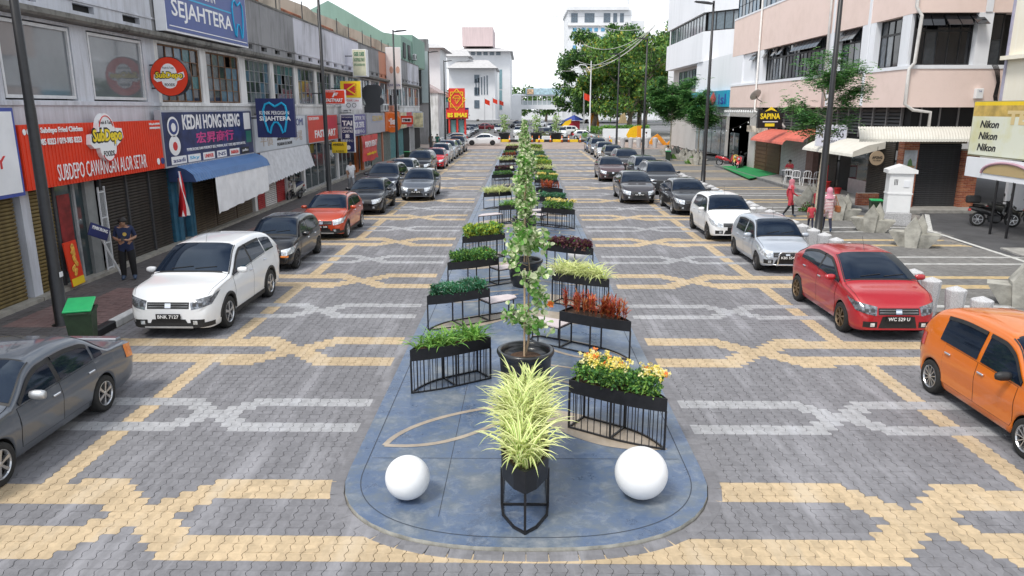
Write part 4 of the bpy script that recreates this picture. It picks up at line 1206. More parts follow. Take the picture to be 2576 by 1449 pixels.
    if detail > 1:
        # wipers, aerial
        wi = MB()
        for x0_, x1_ in ((-.45, .02), (.08, .55)):
            A, B = (x0_*.9*c.W/1.7, cs + .10), (x1_*.9*c.W/1.7, cs + .16)
            wi.tube([(A[0], A[1]-c.L/2, c.ztop(A[1], A[0])+.02), (B[0], B[1]-c.L/2, c.ztop(B[1], B[0])+.02)], .009, 4)
        wi.build('wiper', M_carblk, ws)
        MB().tube([(0, wt+.05-c.L/2 if shape != 'saga' else .6, c.H-.02), (0, wt+.22-c.L/2, c.H+.28)], .004, 4).build('aerial', M_carblk, t)
        # hood shut line
        hs = MB()
        for sg in (-1, 1):
            P = []
            for k in range(12):
                s = .22 + (cs - .2)*k/11; x = c.hw(s, c.edge(s))*.93
                P.append((sg*x, s - c.L/2, c.ztop(s, x) + .003))
            hs.tube(P, .004, 3)
        hs.build('bonnet_seam', M_dark, t)
    if rails:
        for sg in (-1, 1):
            P = [(sg*(c.hw(s, c.edge(s))*.90), s - c.L/2, c.ztop(s, c.hw(s, c.edge(s))*.9) + .035) for s in [wt + .1 + (tail - wt - .2)*k/8 for k in range(9)]]
            MB().tube(P, .018, 6).build('roof_rail', M_carblk if rails == 'black' else M_alum, t)
    if spoiler:
        s = c.L - .2 if shape in ('saga','polo','city','almera') else tail; z = c.top(s)
        m_ = MB(); m_.rbox(-c.W*.40, c.W*.40, s-.02-c.L/2, s+.13-c.L/2, z-.05, z+.025, .02)
        m_.build('spoiler', pm, t)
    if bar:
        m_ = MB(); yb = -c.L/2 - .06
        m_.tube([(-.30,yb+.05,.22),(-.30,yb,.30),(-.27,yb,.58),(-.20,yb,.64),(.20,yb,.64),(.27,yb,.58),(.30,yb,.30),(.30,yb+.05,.22)], .022, 8)
        m_.tube([(-.55,yb+.12,.28),(-.30,yb,.27),(.30,yb,.27),(.55,yb+.12,.28)], .02, 8); m_.build('bull_bar', M_chrome, t, smooth=True)
    # plate
    zp = c.zlow + .225; yp = c.contour(zp + .055)[0][1] - c.L/2 - .02 - (.05 if bar else 0)
    pl = MB().box(-.25, .25, yp-.012, yp, zp, zp + .115).build('number_plate', plate_bg or M_plate, t)
    if plate: text(plate, pl, M_letter, (-.215, yp - .0135, zp + .022), .43, .072, 'Y-', .001, .012, name='plate_number')
    if splash:
        for sg in (-1,1): MB().box(sg*(c.W/2-.2)-.09, sg*(c.W/2-.2)+.09, c.fo+c.wb+c.ar+.0-c.L/2, c.fo+c.wb+c.ar+.02-c.L/2, .1, .3).build('mud_flap', M_rubber, t)
    return t
def at_front(shape, front_wheel_y): # front axle Y -> body centre Y
    c = _shape_cache.get(shape) or SHAPES[shape][0](); _shape_cache[shape] = c
    return front_wheel_y - c.fo + c.L/2
def park(shape, side_x, fy, label, pm, **k):
    """side_x: X of the flank nearest the middle of the street; fy: Y of the front axle"""
    c = _shape_cache.get(shape) or SHAPES[shape][0](); _shape_cache[shape] = c
    x = side_x - c.W/2 if side_x < 0 else side_x + c.W/2
    return car(shape, (x, at_front(shape, fy), 0), label, pm, **k)
PW = paint('pearl_white', (.80,.81,.82), 0, .3); PBK = paint('black', (.008,.008,.010), .1, .25); PGR = paint('graphite', (.105,.118,.140), .5)
POR = paint('burnt_orange', (.48,.058,.018), .25); PRED = paint('deep_red', (.42,.018,.025), .3); PSIL = paint('silver', (.46,.50,.56), .6); PVIV = paint('bright_orange', (.66,.155,.008), .1)
PNAVY = paint('dark_navy', (.012,.016,.032), .3); PDG = paint('dark_grey', (.05,.052,.058), .5); PRED2 = paint('bright_red', (.55,.02,.03), .15); PBLG = paint('blue_grey', (.12,.135,.16), .6); PSIL2 = paint('pale_silver', (.52,.53,.55), .6)
# left row, nearest first
park('saga', -6.45, 8.32, 'old dark grey saloon with amber tail lamp, nearest on the left', PGR, rim='6', visor=True, grille='wide', mirror=M_alum, spoiler=True, splash=True)
park('crv', -6.26, 15.24, 'white SUV with black wheel arch trim behind the old grey saloon', PW, rim='5', plate='BNK 7127', arch_trim=True, lamp=M_lampd)
park('kelisa', -6.58, 21.25, 'small black hatchback with orange turn lamps behind the white SUV', PBK, rim='7', rimmat=M_alloyd, amber=True, foglamp=False)
park('axia', -6.33, 26.6, 'orange-red hatchback with grey cladding, left parking row', POR, rim='5', plate='AJX 28', arch_trim=True, lamp=M_lamp, rails='black')
park('polo', -6.16, 33.0, 'black saloon with chrome grille bars behind the orange-red hatchback', PBK, rim='7', rimmat=M_alloyd)
park('suv2', -6.55, 39.6, 'dark navy SUV parked beside the silver grey driving saloon', PNAVY, rim='5', detail=1)
car('almera', (-5.36, at_front('almera', 38.05), 0), 'silver grey saloon driving in the left lane past parked cars', PBLG, rim='10', plate='PLX 3678', name='driving_car', spoiler=True)
park('myvi', -6.6, 45.6, 'pale silver hatchback half hidden behind the grey driving saloon', PSIL2, rim='5', detail=1)
park('suv2', -6.3, 52.0, 'black people carrier parked in front of the red hatchback on the left', PBK, rim='5', detail=1)
park('myvi', -6.0, 57.9, 'bright red hatchback with black lower grille in the left row', PRED2, rim='5', detail=1)
park('mpv', -6.15, 63.6, 'silver car parked behind the bright red hatchback', PSIL2, rim='5', detail=1)
park('suv2', -6.15, 69.0, 'grey-silver car second behind the bright red hatchback', PSIL, rim='5', detail=1)
park('myvi', -6.1, 74.2, 'dark grey car third behind the bright red hatchback', PDG, rim='5', detail=1)
park('suv2', -6.1, 80.0, 'black car at the far end of the left parking row', PBK, rim='5', detail=1)
# right row
park('viva', 6.73, 9.26, 'bright orange hatchback cut by the right edge of the picture', PVIV, rim='multi', mirror=M_carblk)
park('iriz', 6.69, 15.13, 'glossy red hatchback with black-tinted windscreen on the right', PRED, rim='7', rimmat=M_bronze, plate='WC 529 U', lamp=M_lampd)
park('kelisa', 6.78, 21.25, 'small silver hatchback with chrome bull bar', PSIL, rim='steel', rimmat=M_alloyd, plate='KBS 5540', foglamp=True, bar=True, visor=True)
park('myvi', 6.59, 26.4, 'white hatchback with black alloy wheels, right parking row', PW, rim='5', rimmat=M_alloyd, mirror=PW)
park('polo', 6.64, 33.05, 'dark grey saloon behind the white hatchback', PDG, rim='5')
car('city', (5.70, at_front('city', 36.95), 0), 'dark grey saloon with chrome grille driving in the right lane', paint('wine_grey', (.055,.05,.056), .5), rim='5', plate='PJF 8953', name='driving_car')
park('suv2', 6.75, 41.0, 'dark SUV with chrome lower bumper beside the driving saloon', PDG, rim='5', detail=1, rails='silver')
park('mpv', 6.9, 46.6, 'dark blue-grey car behind the dark SUV in the right row', PBLG, rim='5', detail=1)
car('almera', (5.75, at_front('almera', 48.2), 0), 'dull maroon saloon following the dark driving saloon in the right lane', paint('dull_maroon', (.09,.05,.055), .4), rim='5', name='driving_car', detail=1)
park('suv2', 6.7, 54.3, 'large dark grey SUV, fifth from the far end of the right row', PDG, rim='5', detail=1)
park('myvi', 6.85, 63.2, 'black hatchback with chrome trim, fourth from the far end right row', PBK, rim='5', detail=1)
park('myvi', 6.8, 69.2, 'silver hatchback third from the far end of the right row', PSIL2, rim='5', detail=1)
park('mpv', 6.8, 75.6, 'dark car second from the far end of the right row', PBLG, rim='5', detail=1)
park('myvi', 6.8, 80.6, 'blue car at the far end of the right row', paint('mid_blue', (.05,.10,.22), .4), rim='5', detail=1)
# white saloon crossing
car('city', (-5.0, 95.2, 0), 'white saloon crossing the street from right to left beyond the island', PW, rz=-pi/2, rim='5', rimmat=M_alloyd, name='driving_car', detail=1)
car('axia', (-9.0, 97.6, 0), 'silver hatchback just beyond the white crossing saloon', PSIL2, rz=radians(-70), rim='5', name='driving_car', detail=1)
car('kelisa', (9.2, 112.0, 0), 'small silver hatchback turning at the corner by the hedge', PSIL2, rz=pi/2 - .3, rim='steel', name='driving_car', detail=1)
FARC = [('suv2', 3.6, 116, PBK, .35, 'black pickup-like car turning beyond the yellow kerb'), ('suv2', -.6, 122, PW, 0, 'white car approaching beyond the kerb pots'), ('suv2', 6.0, 119, PW, 0, 'white car just behind the black turning car'), ('myvi', -4.5, 142, PSIL2, 0, 'silver car in the middle lane of the far road'), ('polo', 2.9, 146, PBLG, 0, 'blue-grey car on the far road right of centre'), ('myvi', 5.6, 136, PDG, 0, 'dark car on the far road by the hedge'), ('suv2', 7.2, 128, PW, -pi/2, 'white car waiting across by the hedge'), ('myvi', 5.9, 158, PSIL2, 0, 'silver car far up the road on the right'), ('suv2', -1.2, 175, PDG, -.5, 'dark car turning far up the road'), ('polo', 4.2, 190, PW, -.6, 'white car turning far up the road'), ('myvi', 11, 196, paint('mid_blue', (.05,.10,.22), .4), -1.2, 'blue car far up the road by the crossing'), ('polo', -8.2, 160, paint('maroon', (.22,.02,.03), .3), -pi/2, 'maroon car crossing on the far road, left')]
for sh, x, y, pm, rz, lb in FARC: car(sh, (x, y, 0), lb, pm, rz=rz, detail=0, foglamp=False, name='far_car', group='cars on the far road')
for k, (x, y, pm, sh) in enumerate([(-9.0, 108, PSIL, 'myvi'), (-9.2, 114, PDG, 'polo'), (-9.2, 120, PSIL2, 'suv2'), (-9.3, 126, PBLG, 'myvi'), (-9.3, 133, PNAVY, 'polo'), (-9.4, 140, PDG, 'suv2'), (-9.4, 147, paint('green_grey', (.05,.09,.085), .4), 'myvi')]):
    car(sh, (x, y, 0), f'{ORD[k]} car parked along the left of the far road beyond the crossing', pm, rz=.06, detail=0, foglamp=False, name='far_car', group='cars parked along the far road')
# ================================================================== LEFT ROW OF SHOPS
FX, SX = -11.70, -11.33
W_grey = weathered('blue_grey_wall_paint', (.60,.62,.68), (.30,.30,.31), .75)
W_white = weathered('white_wall_paint', (.76,.76,.76), (.20,.19,.17), .75)
W_par_d = weathered('grey_stained_parapet', (.30,.30,.31), (.09,.09,.09), .8)
W_par_l = weathered('lilac_white_parapet', (.62,.62,.68), (.16,.16,.16), .8)
W_par_w = weathered('white_lilac_parapet', (.70,.70,.78), (.30,.30,.32), .55)
W_ledge = weathered('mossy_concrete_ledge', (.20,.195,.18), (.035,.034,.03), .9, streak=False, scale=2.5)
W_orange = weathered('terracotta_paint', (.58,.26,.17), (.3,.15,.1), .4)
W_green = weathered('pale_green_paint', (.24,.37,.31), (.15,.24,.20), .5, scale=.3)
W_tile_roof = mat('clay_roof_tile', (.26,.11,.065), .9, var=.4, scale=2, bump=.6, bscale=8, coords='World')
W_fin = weathered('brown_stained_party_wall', (.36,.32,.27), (.10,.09,.075), .8)
G_pane = [mat('pane_dark', (.025,.035,.05), .08, var=.2, spec=.8), mat('pane_blue', (.06,.13,.20), .12, var=.2, spec=.8), mat('pane_grey', (.10,.12,.15), .10, var=.2, spec=.8), mat('pane_teal', (.04,.14,.16), .15, var=.2)]
M_fr_br = mat('rusty_brown_frame', (.20,.11,.06), .8, var=.4, scale=8); M_fr_gr = mat('grey_frame', (.30,.31,.32), .6, var=.2); M_fr_wh = mat('white_frame', (.62,.63,.65), .5, var=.08)
M_big_glass = mat('shop_window_glass', (.16,.175,.19), .04, var=.15, scale=.5, spec=1.0)
M_shop_glass = mat('shopfront_glass', (.04,.06,.065), .06, var=.3, scale=.7, spec=.8)
M_void = mat('unlit_interior', (.02,.02,.02), .9, var=.2)  # near-black colour stands for the darkness inside rooms
SLATS = {}
def shutter(root, X, ya, yb, z0, z1, mt, pitch=.088, name='roller_shutter', axis='x', sgn=1):
    """roller shutter: every slat is a piece of its own"""
    w = yb - ya; n = int((z1-z0)/pitch)
    b = MB(); d = .03*sgn
    if axis == 'x': b.box(min(X-d-.01*sgn, X-d), max(X-d-.01*sgn, X-d), ya, yb, z0, z1)
    else: b.box(ya, yb, min(X-d-.01*sgn, X-d), max(X-d-.01*sgn, X-d), z0, z1)
    so = wbuild(b, name, M_dark, root)
    L = root.location
    key = (round(w,2), mt.name, axis, sgn, pitch)
    if key not in SLATS:
        m = MB(); pr = [(0, .004), (.014, .02), (.018, pitch*.45), (.012, pitch*.8), (0, pitch*.93), (-.012, pitch*.5)]
        m.slab([(p*sgn, q) for p, q in pr], 'y', -w/2, w/2)
        if axis == 'y': m.v = [(y, x, z) for x, y, z in m.v]
        SLATS[key] = m.mesh('slat', mt, fix=True)
    for k in range(n):
        loc = Vector((X, (ya+yb)/2, z0 + k*pitch)) if axis == 'x' else Vector(((ya+yb)/2, X, z0 + k*pitch))
        link('slat', SLATS[key], so, loc - L)
    return so
PANES = {}
def window(root, X, ya, yb, za, zb, nc, nr, frame, seed=0, mats=G_pane, open_p=0., bar=.035, axis='x', sgn=1, wts=(4,4,4,1), name='window', top_row=None):
    """framed window with single panes; axis 'x': lies in a plane of constant X"""
    R = random.Random(seed); m = MB()
    def bx(a0, a1, z0, z1, d0, d1):
        lo, hi = sorted((X + d0*sgn, X + d1*sgn))
        if axis == 'x': m.box(lo, hi, a0, a1, z0, z1)
        else: m.box(a0, a1, lo, hi, z0, z1)
    bx(ya, ya+bar, za, zb, -.05, .03); bx(yb-bar, yb, za, zb, -.05, .03); bx(ya+bar, yb-bar, za, za+bar, -.05, .03); bx(ya+bar, yb-bar, zb-bar, zb, -.05, .03)
    cw, rh = (yb-ya)/nc, (zb-za)/nr
    for i in range(1, nc): bx(ya+i*cw-bar*.35, ya+i*cw+bar*.35, za+bar, zb-bar, -.045, .02)
    for j in range(1, nr): bx(ya+bar, yb-bar, za+j*rh-bar*.25, za+j*rh+bar*.25, -.04, .012)
    wo = wbuild(m, name, frame, root); L = root.location
    if root.parent: L = L + root.parent.location
    for i in range(nc):
        for j in range(nr):
            if R.random() < open_p: continue
            mt = R.choices(mats, wts[:len(mats)])[0]
            key = (round(cw, 2), round(rh, 2), mt.name, axis)
            if key not in PANES:
                p = MB(); a, b = cw/2-.012, rh/2-.012
                if axis == 'x': p.box(-.004, .004, -a, a, -b, b)
                else: p.box(-a, a, -.004, .004, -b, b)
                PANES[key] = p.mesh('pane', mt)
            ay, az = ya+(i+.5)*cw, za+(j+.5)*rh
            loc = Vector((X - .02*sgn, ay, az)) if axis == 'x' else Vector((ay, X - .02*sgn, az))
            po = link('pane', PANES[key], wo, loc - L)
            t_ = R.uniform(-.02,.02); po.rotation_euler = (0, t_, R.uniform(-.02,.02)) if axis == 'x' else (t_, 0, R.uniform(-.02,.02))
    return wo
UB = [9.0, 16.95, 24.4, 32.0, 39.5, 47.0, 54.8, 62.4, 70.0, 77.7, 86.0]
UNIT = [  # wall paint, parapet paint, frame, window spans (fractions), label
 (W_grey, W_grey, M_fr_wh, [(.2,.9)], 'blue-grey shophouse behind the pharmacy sign at the left edge'),
 (W_grey, W_grey, M_fr_wh, [(.02,.40),(.50,.90)], 'blue-grey shophouse with two wide shop windows above the red chicken shop sign'),
 (W_white, W_par_d, M_fr_br, [(.03,.45),(.52,.95)], 'shabby white shophouse above the dark blue stationery sign'),
 (W_white, W_par_d, M_fr_gr, [(.04,.46),(.53,.96)], 'shophouse with grey stained parapet above the budget store sign'),
 (W_white, W_par_l, M_fr_gr, [(.04,.46),(.53,.96)], 'shophouse with pale streaked parapet above the red minimart sign'),
 (W_white, W_par_w, M_fr_gr, [(.04,.46),(.53,.96)], 'shophouse with lilac white parapet above the optical shop'),
 (W_white, W_par_d, M_fr_gr, [(.04,.46),(.53,.96)], 'shophouse with nearly black parapet past the optical shop'),
 (W_orange, W_orange, M_fr_gr, [(.04,.46),(.53,.96)], 'terracotta shophouse with the round orange sign'),
 (W_white, W_par_d, M_fr_gr, [(.04,.46),(.53,.96)], 'white shophouse with small red framed signs, left row'),
 (W_white, W_par_l, M_fr_gr, [(.04,.46),(.53,.96)], 'last shophouse of the left row before the crossing'),
]
SHOPS = []
for k, (wm, pm, fm, wins, lab) in enumerate(UNIT):
    y0, y1 = UB[k], UB[k+1]; D = y1-y0
    t = thing('shophouse', (FX, (y0+y1)/2, 0), lab, 'building', 'shophouses of the left row'); SHOPS.append(t)
    wl_ = MB()
    wl_.box(FX-.30, FX, y0+.003, y1-.003, 3.15, 4.78)                    # spandrel behind the signs
    wl_.box(FX-.30, FX, y0+.003, y1-.003, 6.62, 6.70)
    edges = [0] + [v for w_ in wins for v in w_] + [1]
    for a, b in zip(edges[0::2], edges[1::2]):
        wl_.box(FX-.30, FX, y0+.003 + a*(D-.006), y0+.003 + b*(D-.006), 4.78, 6.62)
    wl_.box(-22, -12.9, y0+.004, y1-.004, .1, 9.3)                        # body of the house
    wbuild(wl_, 'wall', wm, t)
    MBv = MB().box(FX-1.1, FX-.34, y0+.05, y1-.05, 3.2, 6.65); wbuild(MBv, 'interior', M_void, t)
    # sill and ledge
    wbuild(MB().box(FX-.02, FX+.06, y0+.004, y1-.004, 4.66, 4.765), 'sill', wm, t)
    lg = MB().slab([(FX-.3, 6.70), (FX+.30, 6.72), (FX+.36, 6.78), (FX+.36, 6.90), (FX-.3, 6.93)], 'y', y0+.003, y1-.003); wbuild(lg, 'ledge', W_ledge, t, fix=True)
    pr_ = MB(); pr_.box(FX-.25, FX+.02, y0+.003, y1-.003, 6.93, 7.06)
    nv = 3 if k < 2 else 4
    for q in range(nv + 1):
        a = y0+.003 + (D-.006)*max(0, (q-.30)/nv); b = y0+.003 + (D-.006)*min(1, (q+.30)/nv); pr_.box(FX-.25, FX+.02, a, b, 7.06, 7.25)
    pr_.box(FX-.25, FX+.02, y0+.003, y1-.003, 7.25, 9.06)
    pr_.box(FX-.05, FX+.06, y0+.003, y1-.003, 7.30, 7.36)
    wbuild(pr_, 'parapet', pm, t)
    wbuild(MB().box(FX-.27, FX+.05, y0+.002, y1-.002, 9.06, 9.14), 'coping', W_ledge, t)
    for q in range(nv): wbuild(MB().box(FX-.22, FX-.12, y0 + D*(q+.3)/nv, y0 + D*(q+.7)/nv, 7.06, 7.25), 'vent', M_dark, t)
    for i, (a, b) in enumerate(wins):
        ya, yb = y0 + a*D + .05, y0 + b*D - .05
        if k == 1 or k == 0:
            m = MB()
            for (p0,p1,q0,q1) in ((ya,ya+.07,4.82,6.58),(yb-.07,yb,4.82,6.58),(ya+.07,yb-.07,4.82,4.9),(ya+.07,yb-.07,6.5,6.58)): m.box(FX-.12, FX-.01, p0, p1, q0, q1)
            wo = wbuild(m, 'window', M_fr_wh, t); wbuild(MB().box(FX-.075, FX-.068, ya+.07, yb-.07, 4.9, 6.5), 'pane', M_big_glass, t)
        else:
            nc, nr = (5, 4) if k < 4 else ((4, 3) if k < 6 else (3, 2))
            window(t, FX-.08, ya, yb, 4.80, 6.60, nc, nr, fm, seed=k*10+i, open_p=.07, wts=(5,3,5,1) if k != 5 else (2,2,2,6))
    # roof behind the parapet and the party wall that steps up between houses
    rf = MB(); rf.slab([(-13.3, 9.75), (-13.3, 9.85), (-18.6, 12.0), (-18.6, 11.9)], 'y', y0+.2, y1-.2)
    for q in range(34 if k in (3,4,5) else 0):
        ya = y0+.25 + (D-.5)*q/34; P0, P1 = Vector((-13.28, ya, 9.87)), Vector((-17.5, ya, 11.58)); rf.tube([P0, P1], .055, 5)
    wbuild(rf, 'roof', W_tile_roof, t, fix=True)
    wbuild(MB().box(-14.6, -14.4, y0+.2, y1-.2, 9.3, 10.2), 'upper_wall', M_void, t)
    fin = MB().slab([(-12.3, 9.2), (-12.3, 9.9), (-13.0, 10.5), (-18.6, 12.55), (-18.6, 9.2)], 'y', y1-.16, y1+.14); wbuild(fin, 'party_wall', W_fin, t, fix=True)
    for q in (.3, .72):
        if k > 1: wbuild(MB().tube([(FX-.12, y0+q*D, 9.1), (FX-.12, y0+q*D, 10.1)], .03, 5), 'steel_post', M_dkgrey, t)
    # ground-floor piers
    for yp in (y0+.17,):
        wbuild(MB().box(FX-.3, FX+.06, yp-.16, yp+.16, .1, 3.15), 'pier', wm if k not in (2,) else mat('teal_blue_paint', (.035,.13,.21), .5, var=.2), t)
    # step
    wbuild(MB().box(FX-.6, FX+.28, y0+.02, y1-.02, .09, .20), 'step', mat('shop_step_tile', (.34,.32,.28), .6, var=.2, coords='World'), t)
T = SHOPS
M_gold = mat('gold_brown_shutter', (.155,.112,.038), .55, .2, var=.25, scale=3); M_blksh = mat('dark_brown_shutter', (.038,.032,.026), .6, .2, var=.3, scale=3)
M_brsh = mat('bronze_shutter', (.115,.085,.052), .55, .2, var=.25, scale=3); M_redsh = mat('red_shutter', (.40,.03,.03), .55, var=.2); M_whsh = mat('white_shutter', (.62,.60,.58), .55, var=.1)
XS = FX + .02
shutter(T[0], XS, 13.0, 16.75, .2, 3.15, M_gold); shutter(T[1], XS, 17.3, 18.15, .2, 3.1, M_gold)
for a, b in ((20.35, 21.6), (21.68, 22.95), (23.03, 24.25)): shutter(T[1], XS, a, b, .2, 3.1, M_blksh)
for y_ in (18.2, 20.28, 21.64, 22.99): wbuild(MB().box(XS-.03, XS+.06, y_-.045, y_+.045, .19, 3.14), 'shutter_guide', M_dkgrey, T[1])
# glass door, posters and grille of the chicken shop
M_poster = mat('dark_red_poster', (.20,.02,.02), .5, var=.4, scale=3)
gd = wbuild(MB().box(XS-.05, XS-.04, 18.3, 19.55, .2, 3.0), 'glass_door', M_shop_glass, T[1])
wbuild(MB().box(XS-.035, XS-.028, 18.42, 18.95, .5, 2.45), 'door_poster', M_poster, T[1])
wbuild(MB().box(XS-.04, XS+.02, 19.05, 19.13, .2, 3.05), 'door_frame', M_fr_gr, T[1])
wbuild(MB().box(XS-.06, XS+.05, 19.55, 20.0, .19, 3.14), 'pillar', mat('grey_tile_pillar', (.22,.23,.23), .6, var=.1), T[1])
gr = MB()
for z in (.25, .95, 1.65, 2.35): gr.bar((XS+.12, 20.02, z), (XS+.12, 20.32, z), .03)
for y_ in (20.02, 20.32): gr.bar((XS+.12, y_, .2), (XS+.12, y_, 2.5), .035)
for q in range(7): gr.bar((XS+.12, 20.06+q*.035, .2), (XS+.12, 20.06+q*.035, 2.4), .006)
wbuild(gr, 'folding_grille', M_fr_wh, T[1])
# stationery shop: blue pillars, door, bronze shutters
M_teal = mat('teal_blue_paint', (.035,.13,.21), .5, var=.2)
for a, b in ((24.65, 24.95), (25.5, 25.68), (25.74, 25.9)): wbuild(MB().box(FX-.1, FX+.12, a, b, .19, 3.14), 'blue_pillar', M_teal, T[2])
wbuild(MB().box(XS-.1, XS-.08, 24.95, 25.5, .2, 3.1), 'doorway', mat('dark_blue_door', (.02,.045,.075), .6, var=.2), T[2])
for a, b in ((26.0, 27.9), (27.98, 29.9), (29.98, 31.75)): shutter(T[2], XS, a, b, .2, 2.7, M_brsh)
for a, b, m in ((32.5, 33.35, M_redsh), (33.42, 35.0, M_whsh), (35.07, 36.3, M_redsh)): shutter(T[3], XS, a, b, .2, 2.9, m)
wbuild(MB().box(XS-.04, XS+.1, 36.35, 36.7, .19, 3.14), 'pillar', M_fr_wh, T[3])
def shopfront(root, ya, yb, n, mt=None, z1=3.0, frame=M_alum):
    """glazed front: every pane single in its frame"""
    w = (yb-ya)/n
    for i in range(n):
        m = MB()
        for p in ((ya+i*w, ya+i*w+.05, .2, z1), (ya+(i+1)*w-.05, ya+(i+1)*w, .2, z1), (ya+i*w+.05, ya+(i+1)*w-.05, .2, .3), (ya+i*w+.05, ya+(i+1)*w-.05, z1-.08, z1)): m.box(XS-.1, XS-.04, *p)
        f = wbuild(m, 'shopfront_frame', frame, root)
        wbuild(MB().box(XS-.075, XS-.068, ya+i*w+.05, ya+(i+1)*w-.05, .3, z1-.08), 'glass_pane', mt or M_shop_glass, root)
shopfront(T[3], 36.8, 39.4, 2); shopfront(T[4], 39.8, 46.9, 5); shopfront(T[5], 47.4, 51.0, 3)
M_orng = mat('orange_door_paint', (.55,.15,.03), .5, var=.15)
for a, b in ((52.0, 52.7), (54.0, 54.6)): wbuild(MB().box(XS-.05, XS+.1, a, b, .19, 3.1), 'orange_pillar', M_orng, T[5])
shopfront(T[5], 52.8, 53.9, 1, M_shop_glass)
shopfront(T[6], 55.2, 57.6, 2)
M_tsh = mat('teal_folding_gate', (.16,.36,.37), .55, var=.15); M_gsh = mat('grey_green_folding_gate', (.24,.28,.26), .6, var=.2)
def folding_gate(root, ya, yb, mt):
    n = int((yb-ya)/.16)
    for i in range(n):
        y_ = ya + (i+.5)*(yb-ya)/n; wbuild(MB().box(XS-.05, XS-.01 + (.03 if i % 2 else 0), y_-.065, y_+.065, .2, 3.0), 'gate_slat', mt, root)
folding_gate(T[6], 58.0, 62.0, M_gsh); folding_gate(T[7], 62.9, 66.2, M_gsh); folding_gate(T[7], 66.4, 69.8, M_tsh); folding_gate(T[8], 70.4, 73.6, M_tsh)
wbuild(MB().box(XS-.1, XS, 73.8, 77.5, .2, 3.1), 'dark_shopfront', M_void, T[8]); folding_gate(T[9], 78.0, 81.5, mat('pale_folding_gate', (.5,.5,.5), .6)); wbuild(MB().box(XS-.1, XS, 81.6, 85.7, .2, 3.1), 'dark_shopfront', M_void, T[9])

# ---------------- signs on the left
def board(label, y0, y1, z0, z1, face, rim, depth=.22, X=SX, cat='sign', name='shop_sign', group='signs over the left shops', frame=.03):
    t = thing(name, (X, (y0+y1)/2, z0), label, cat, group)
    wbuild(MB().box(X-depth, X-.012, y0, y1, z0, z1), 'sign_box', rim, t)
    wbuild(MB().box(X-.012, X, y0+frame, y1-frame, z0+frame, z1-frame), 'sign_face', face, t)
    return t
def S(n, c, r=.45, v=.05): return mat('sign_' + n, c, r, var=v, scale=1.5)
wht = S('white', (.80,.81,.84)); red = S('red', (.72,.045,.012)); navy = S('navy', (.022,.03,.12)); yel = S('yellow', (.86,.60,.02)); blk = S('black', (.012,.012,.014)); cyan = S('cyan', (.02,.36,.62)); blue = S('blue', (.055,.085,.34)); gry = S('grey', (.45,.46,.50)); crim = S('crimson', (.55,.03,.06)); org = S('orange', (.82,.20,.03))
T_w, T_y, T_b, T_n, T_r, T_c, T_m = S('print_white', (.86,.86,.87), v=0), S('print_yellow', (.90,.68,.03), v=0), S('print_black', (.015,.015,.018), v=0), S('print_navy', (.03,.05,.2), v=0), S('print_red', (.62,.03,.03), v=0), S('print_cyan', (.02,.42,.70), v=0), S('print_magenta', (.62,.06,.25), v=0)
def ringpath(mb, X, pts, r, mi=0): mb.tube([(X, p[0], p[1]) for p in pts], r, 6, mi)
def disc(mb, X, cy, cz, ry, rz, d=.01, seg=28, mi=0):
    mb.slab([(cy + ry*cos(2*pi*k/seg), cz + rz*sin(2*pi*k/seg)) for k in range(seg)], 'x', X, X+d, mi)
# pharmacy (cut by the picture's edge)
t = board('white pharmacy sign with blue border cut by the left edge', 11.5, 16.75, 2.66, 4.6, wht, blue, frame=.08)
wtext('PHARMACY', t, T_r, (SX+.004, 13.4, 3.30), 2.85, .28)
m = MB(); disc(m, SX+.002, 15.6, 3.98, .42, .42, .006); wbuild(m, 'emblem_ring', T_b, t); m = MB(); disc(m, SX+.009, 15.6, 3.98, .37, .37, .004); wbuild(m, 'emblem_field', T_w, t); m = MB(); disc(m, SX+.014, 15.6, 3.86, .28, .2, .004); wbuild(m, 'emblem_mark', T_b, t)
# red ribbed sign of the chicken shop
t = board('long red ribbed sign of the fried chicken shop with raised logo', 16.82, 23.5, 2.74, 4.22, red, red, frame=.0)
rb = MB()
for k in range(50): rb.box(SX, SX+.012, 16.85 + k*.1335, 16.85 + k*.1335 + .06, 2.75, 4.21)
tag(wbuild(rb, 'sign_ribs', red, t), kind='stuff')
wtext('SUBDEPO CAWANGAN ALOR SETAR', t, T_w, (SX+.05, 17.95, 2.86), 4.35, .40, depth=.004, bold=.0)
wtext('Subdepo Fried Chicken', t, T_w, (SX+.03, 17.55, 3.98), 1.7, .17, bold=.02)
wtext('019-985 8323 / 019-985 8323', t, T_w, (SX+.03, 17.15, 3.74), 2.0, .15, bold=.02)
wtext('SubDepo Foods Sdn Bhd', t, T_w, (SX+.03, 22.75, 4.07), .65, .08, bold=.01); wtext('201801006633 (1268649-H)', t, T_w, (SX+.03, 22.75, 3.95), .65, .08, bold=.01)
for q in range(4):
    m = MB(); disc(m, SX+.014, 16.98 + q*.14, 4.06, .055, .07, .01, 12); wbuild(m, 'media_icon', T_w, t)
for q, cc in ((0, T_w), (.28, T_n)):
    m = MB(); disc(m, SX+.014, 23.1+q, 2.98, .12 if q else .09, .1, .01, 20); wbuild(m, 'seal', cc, t)
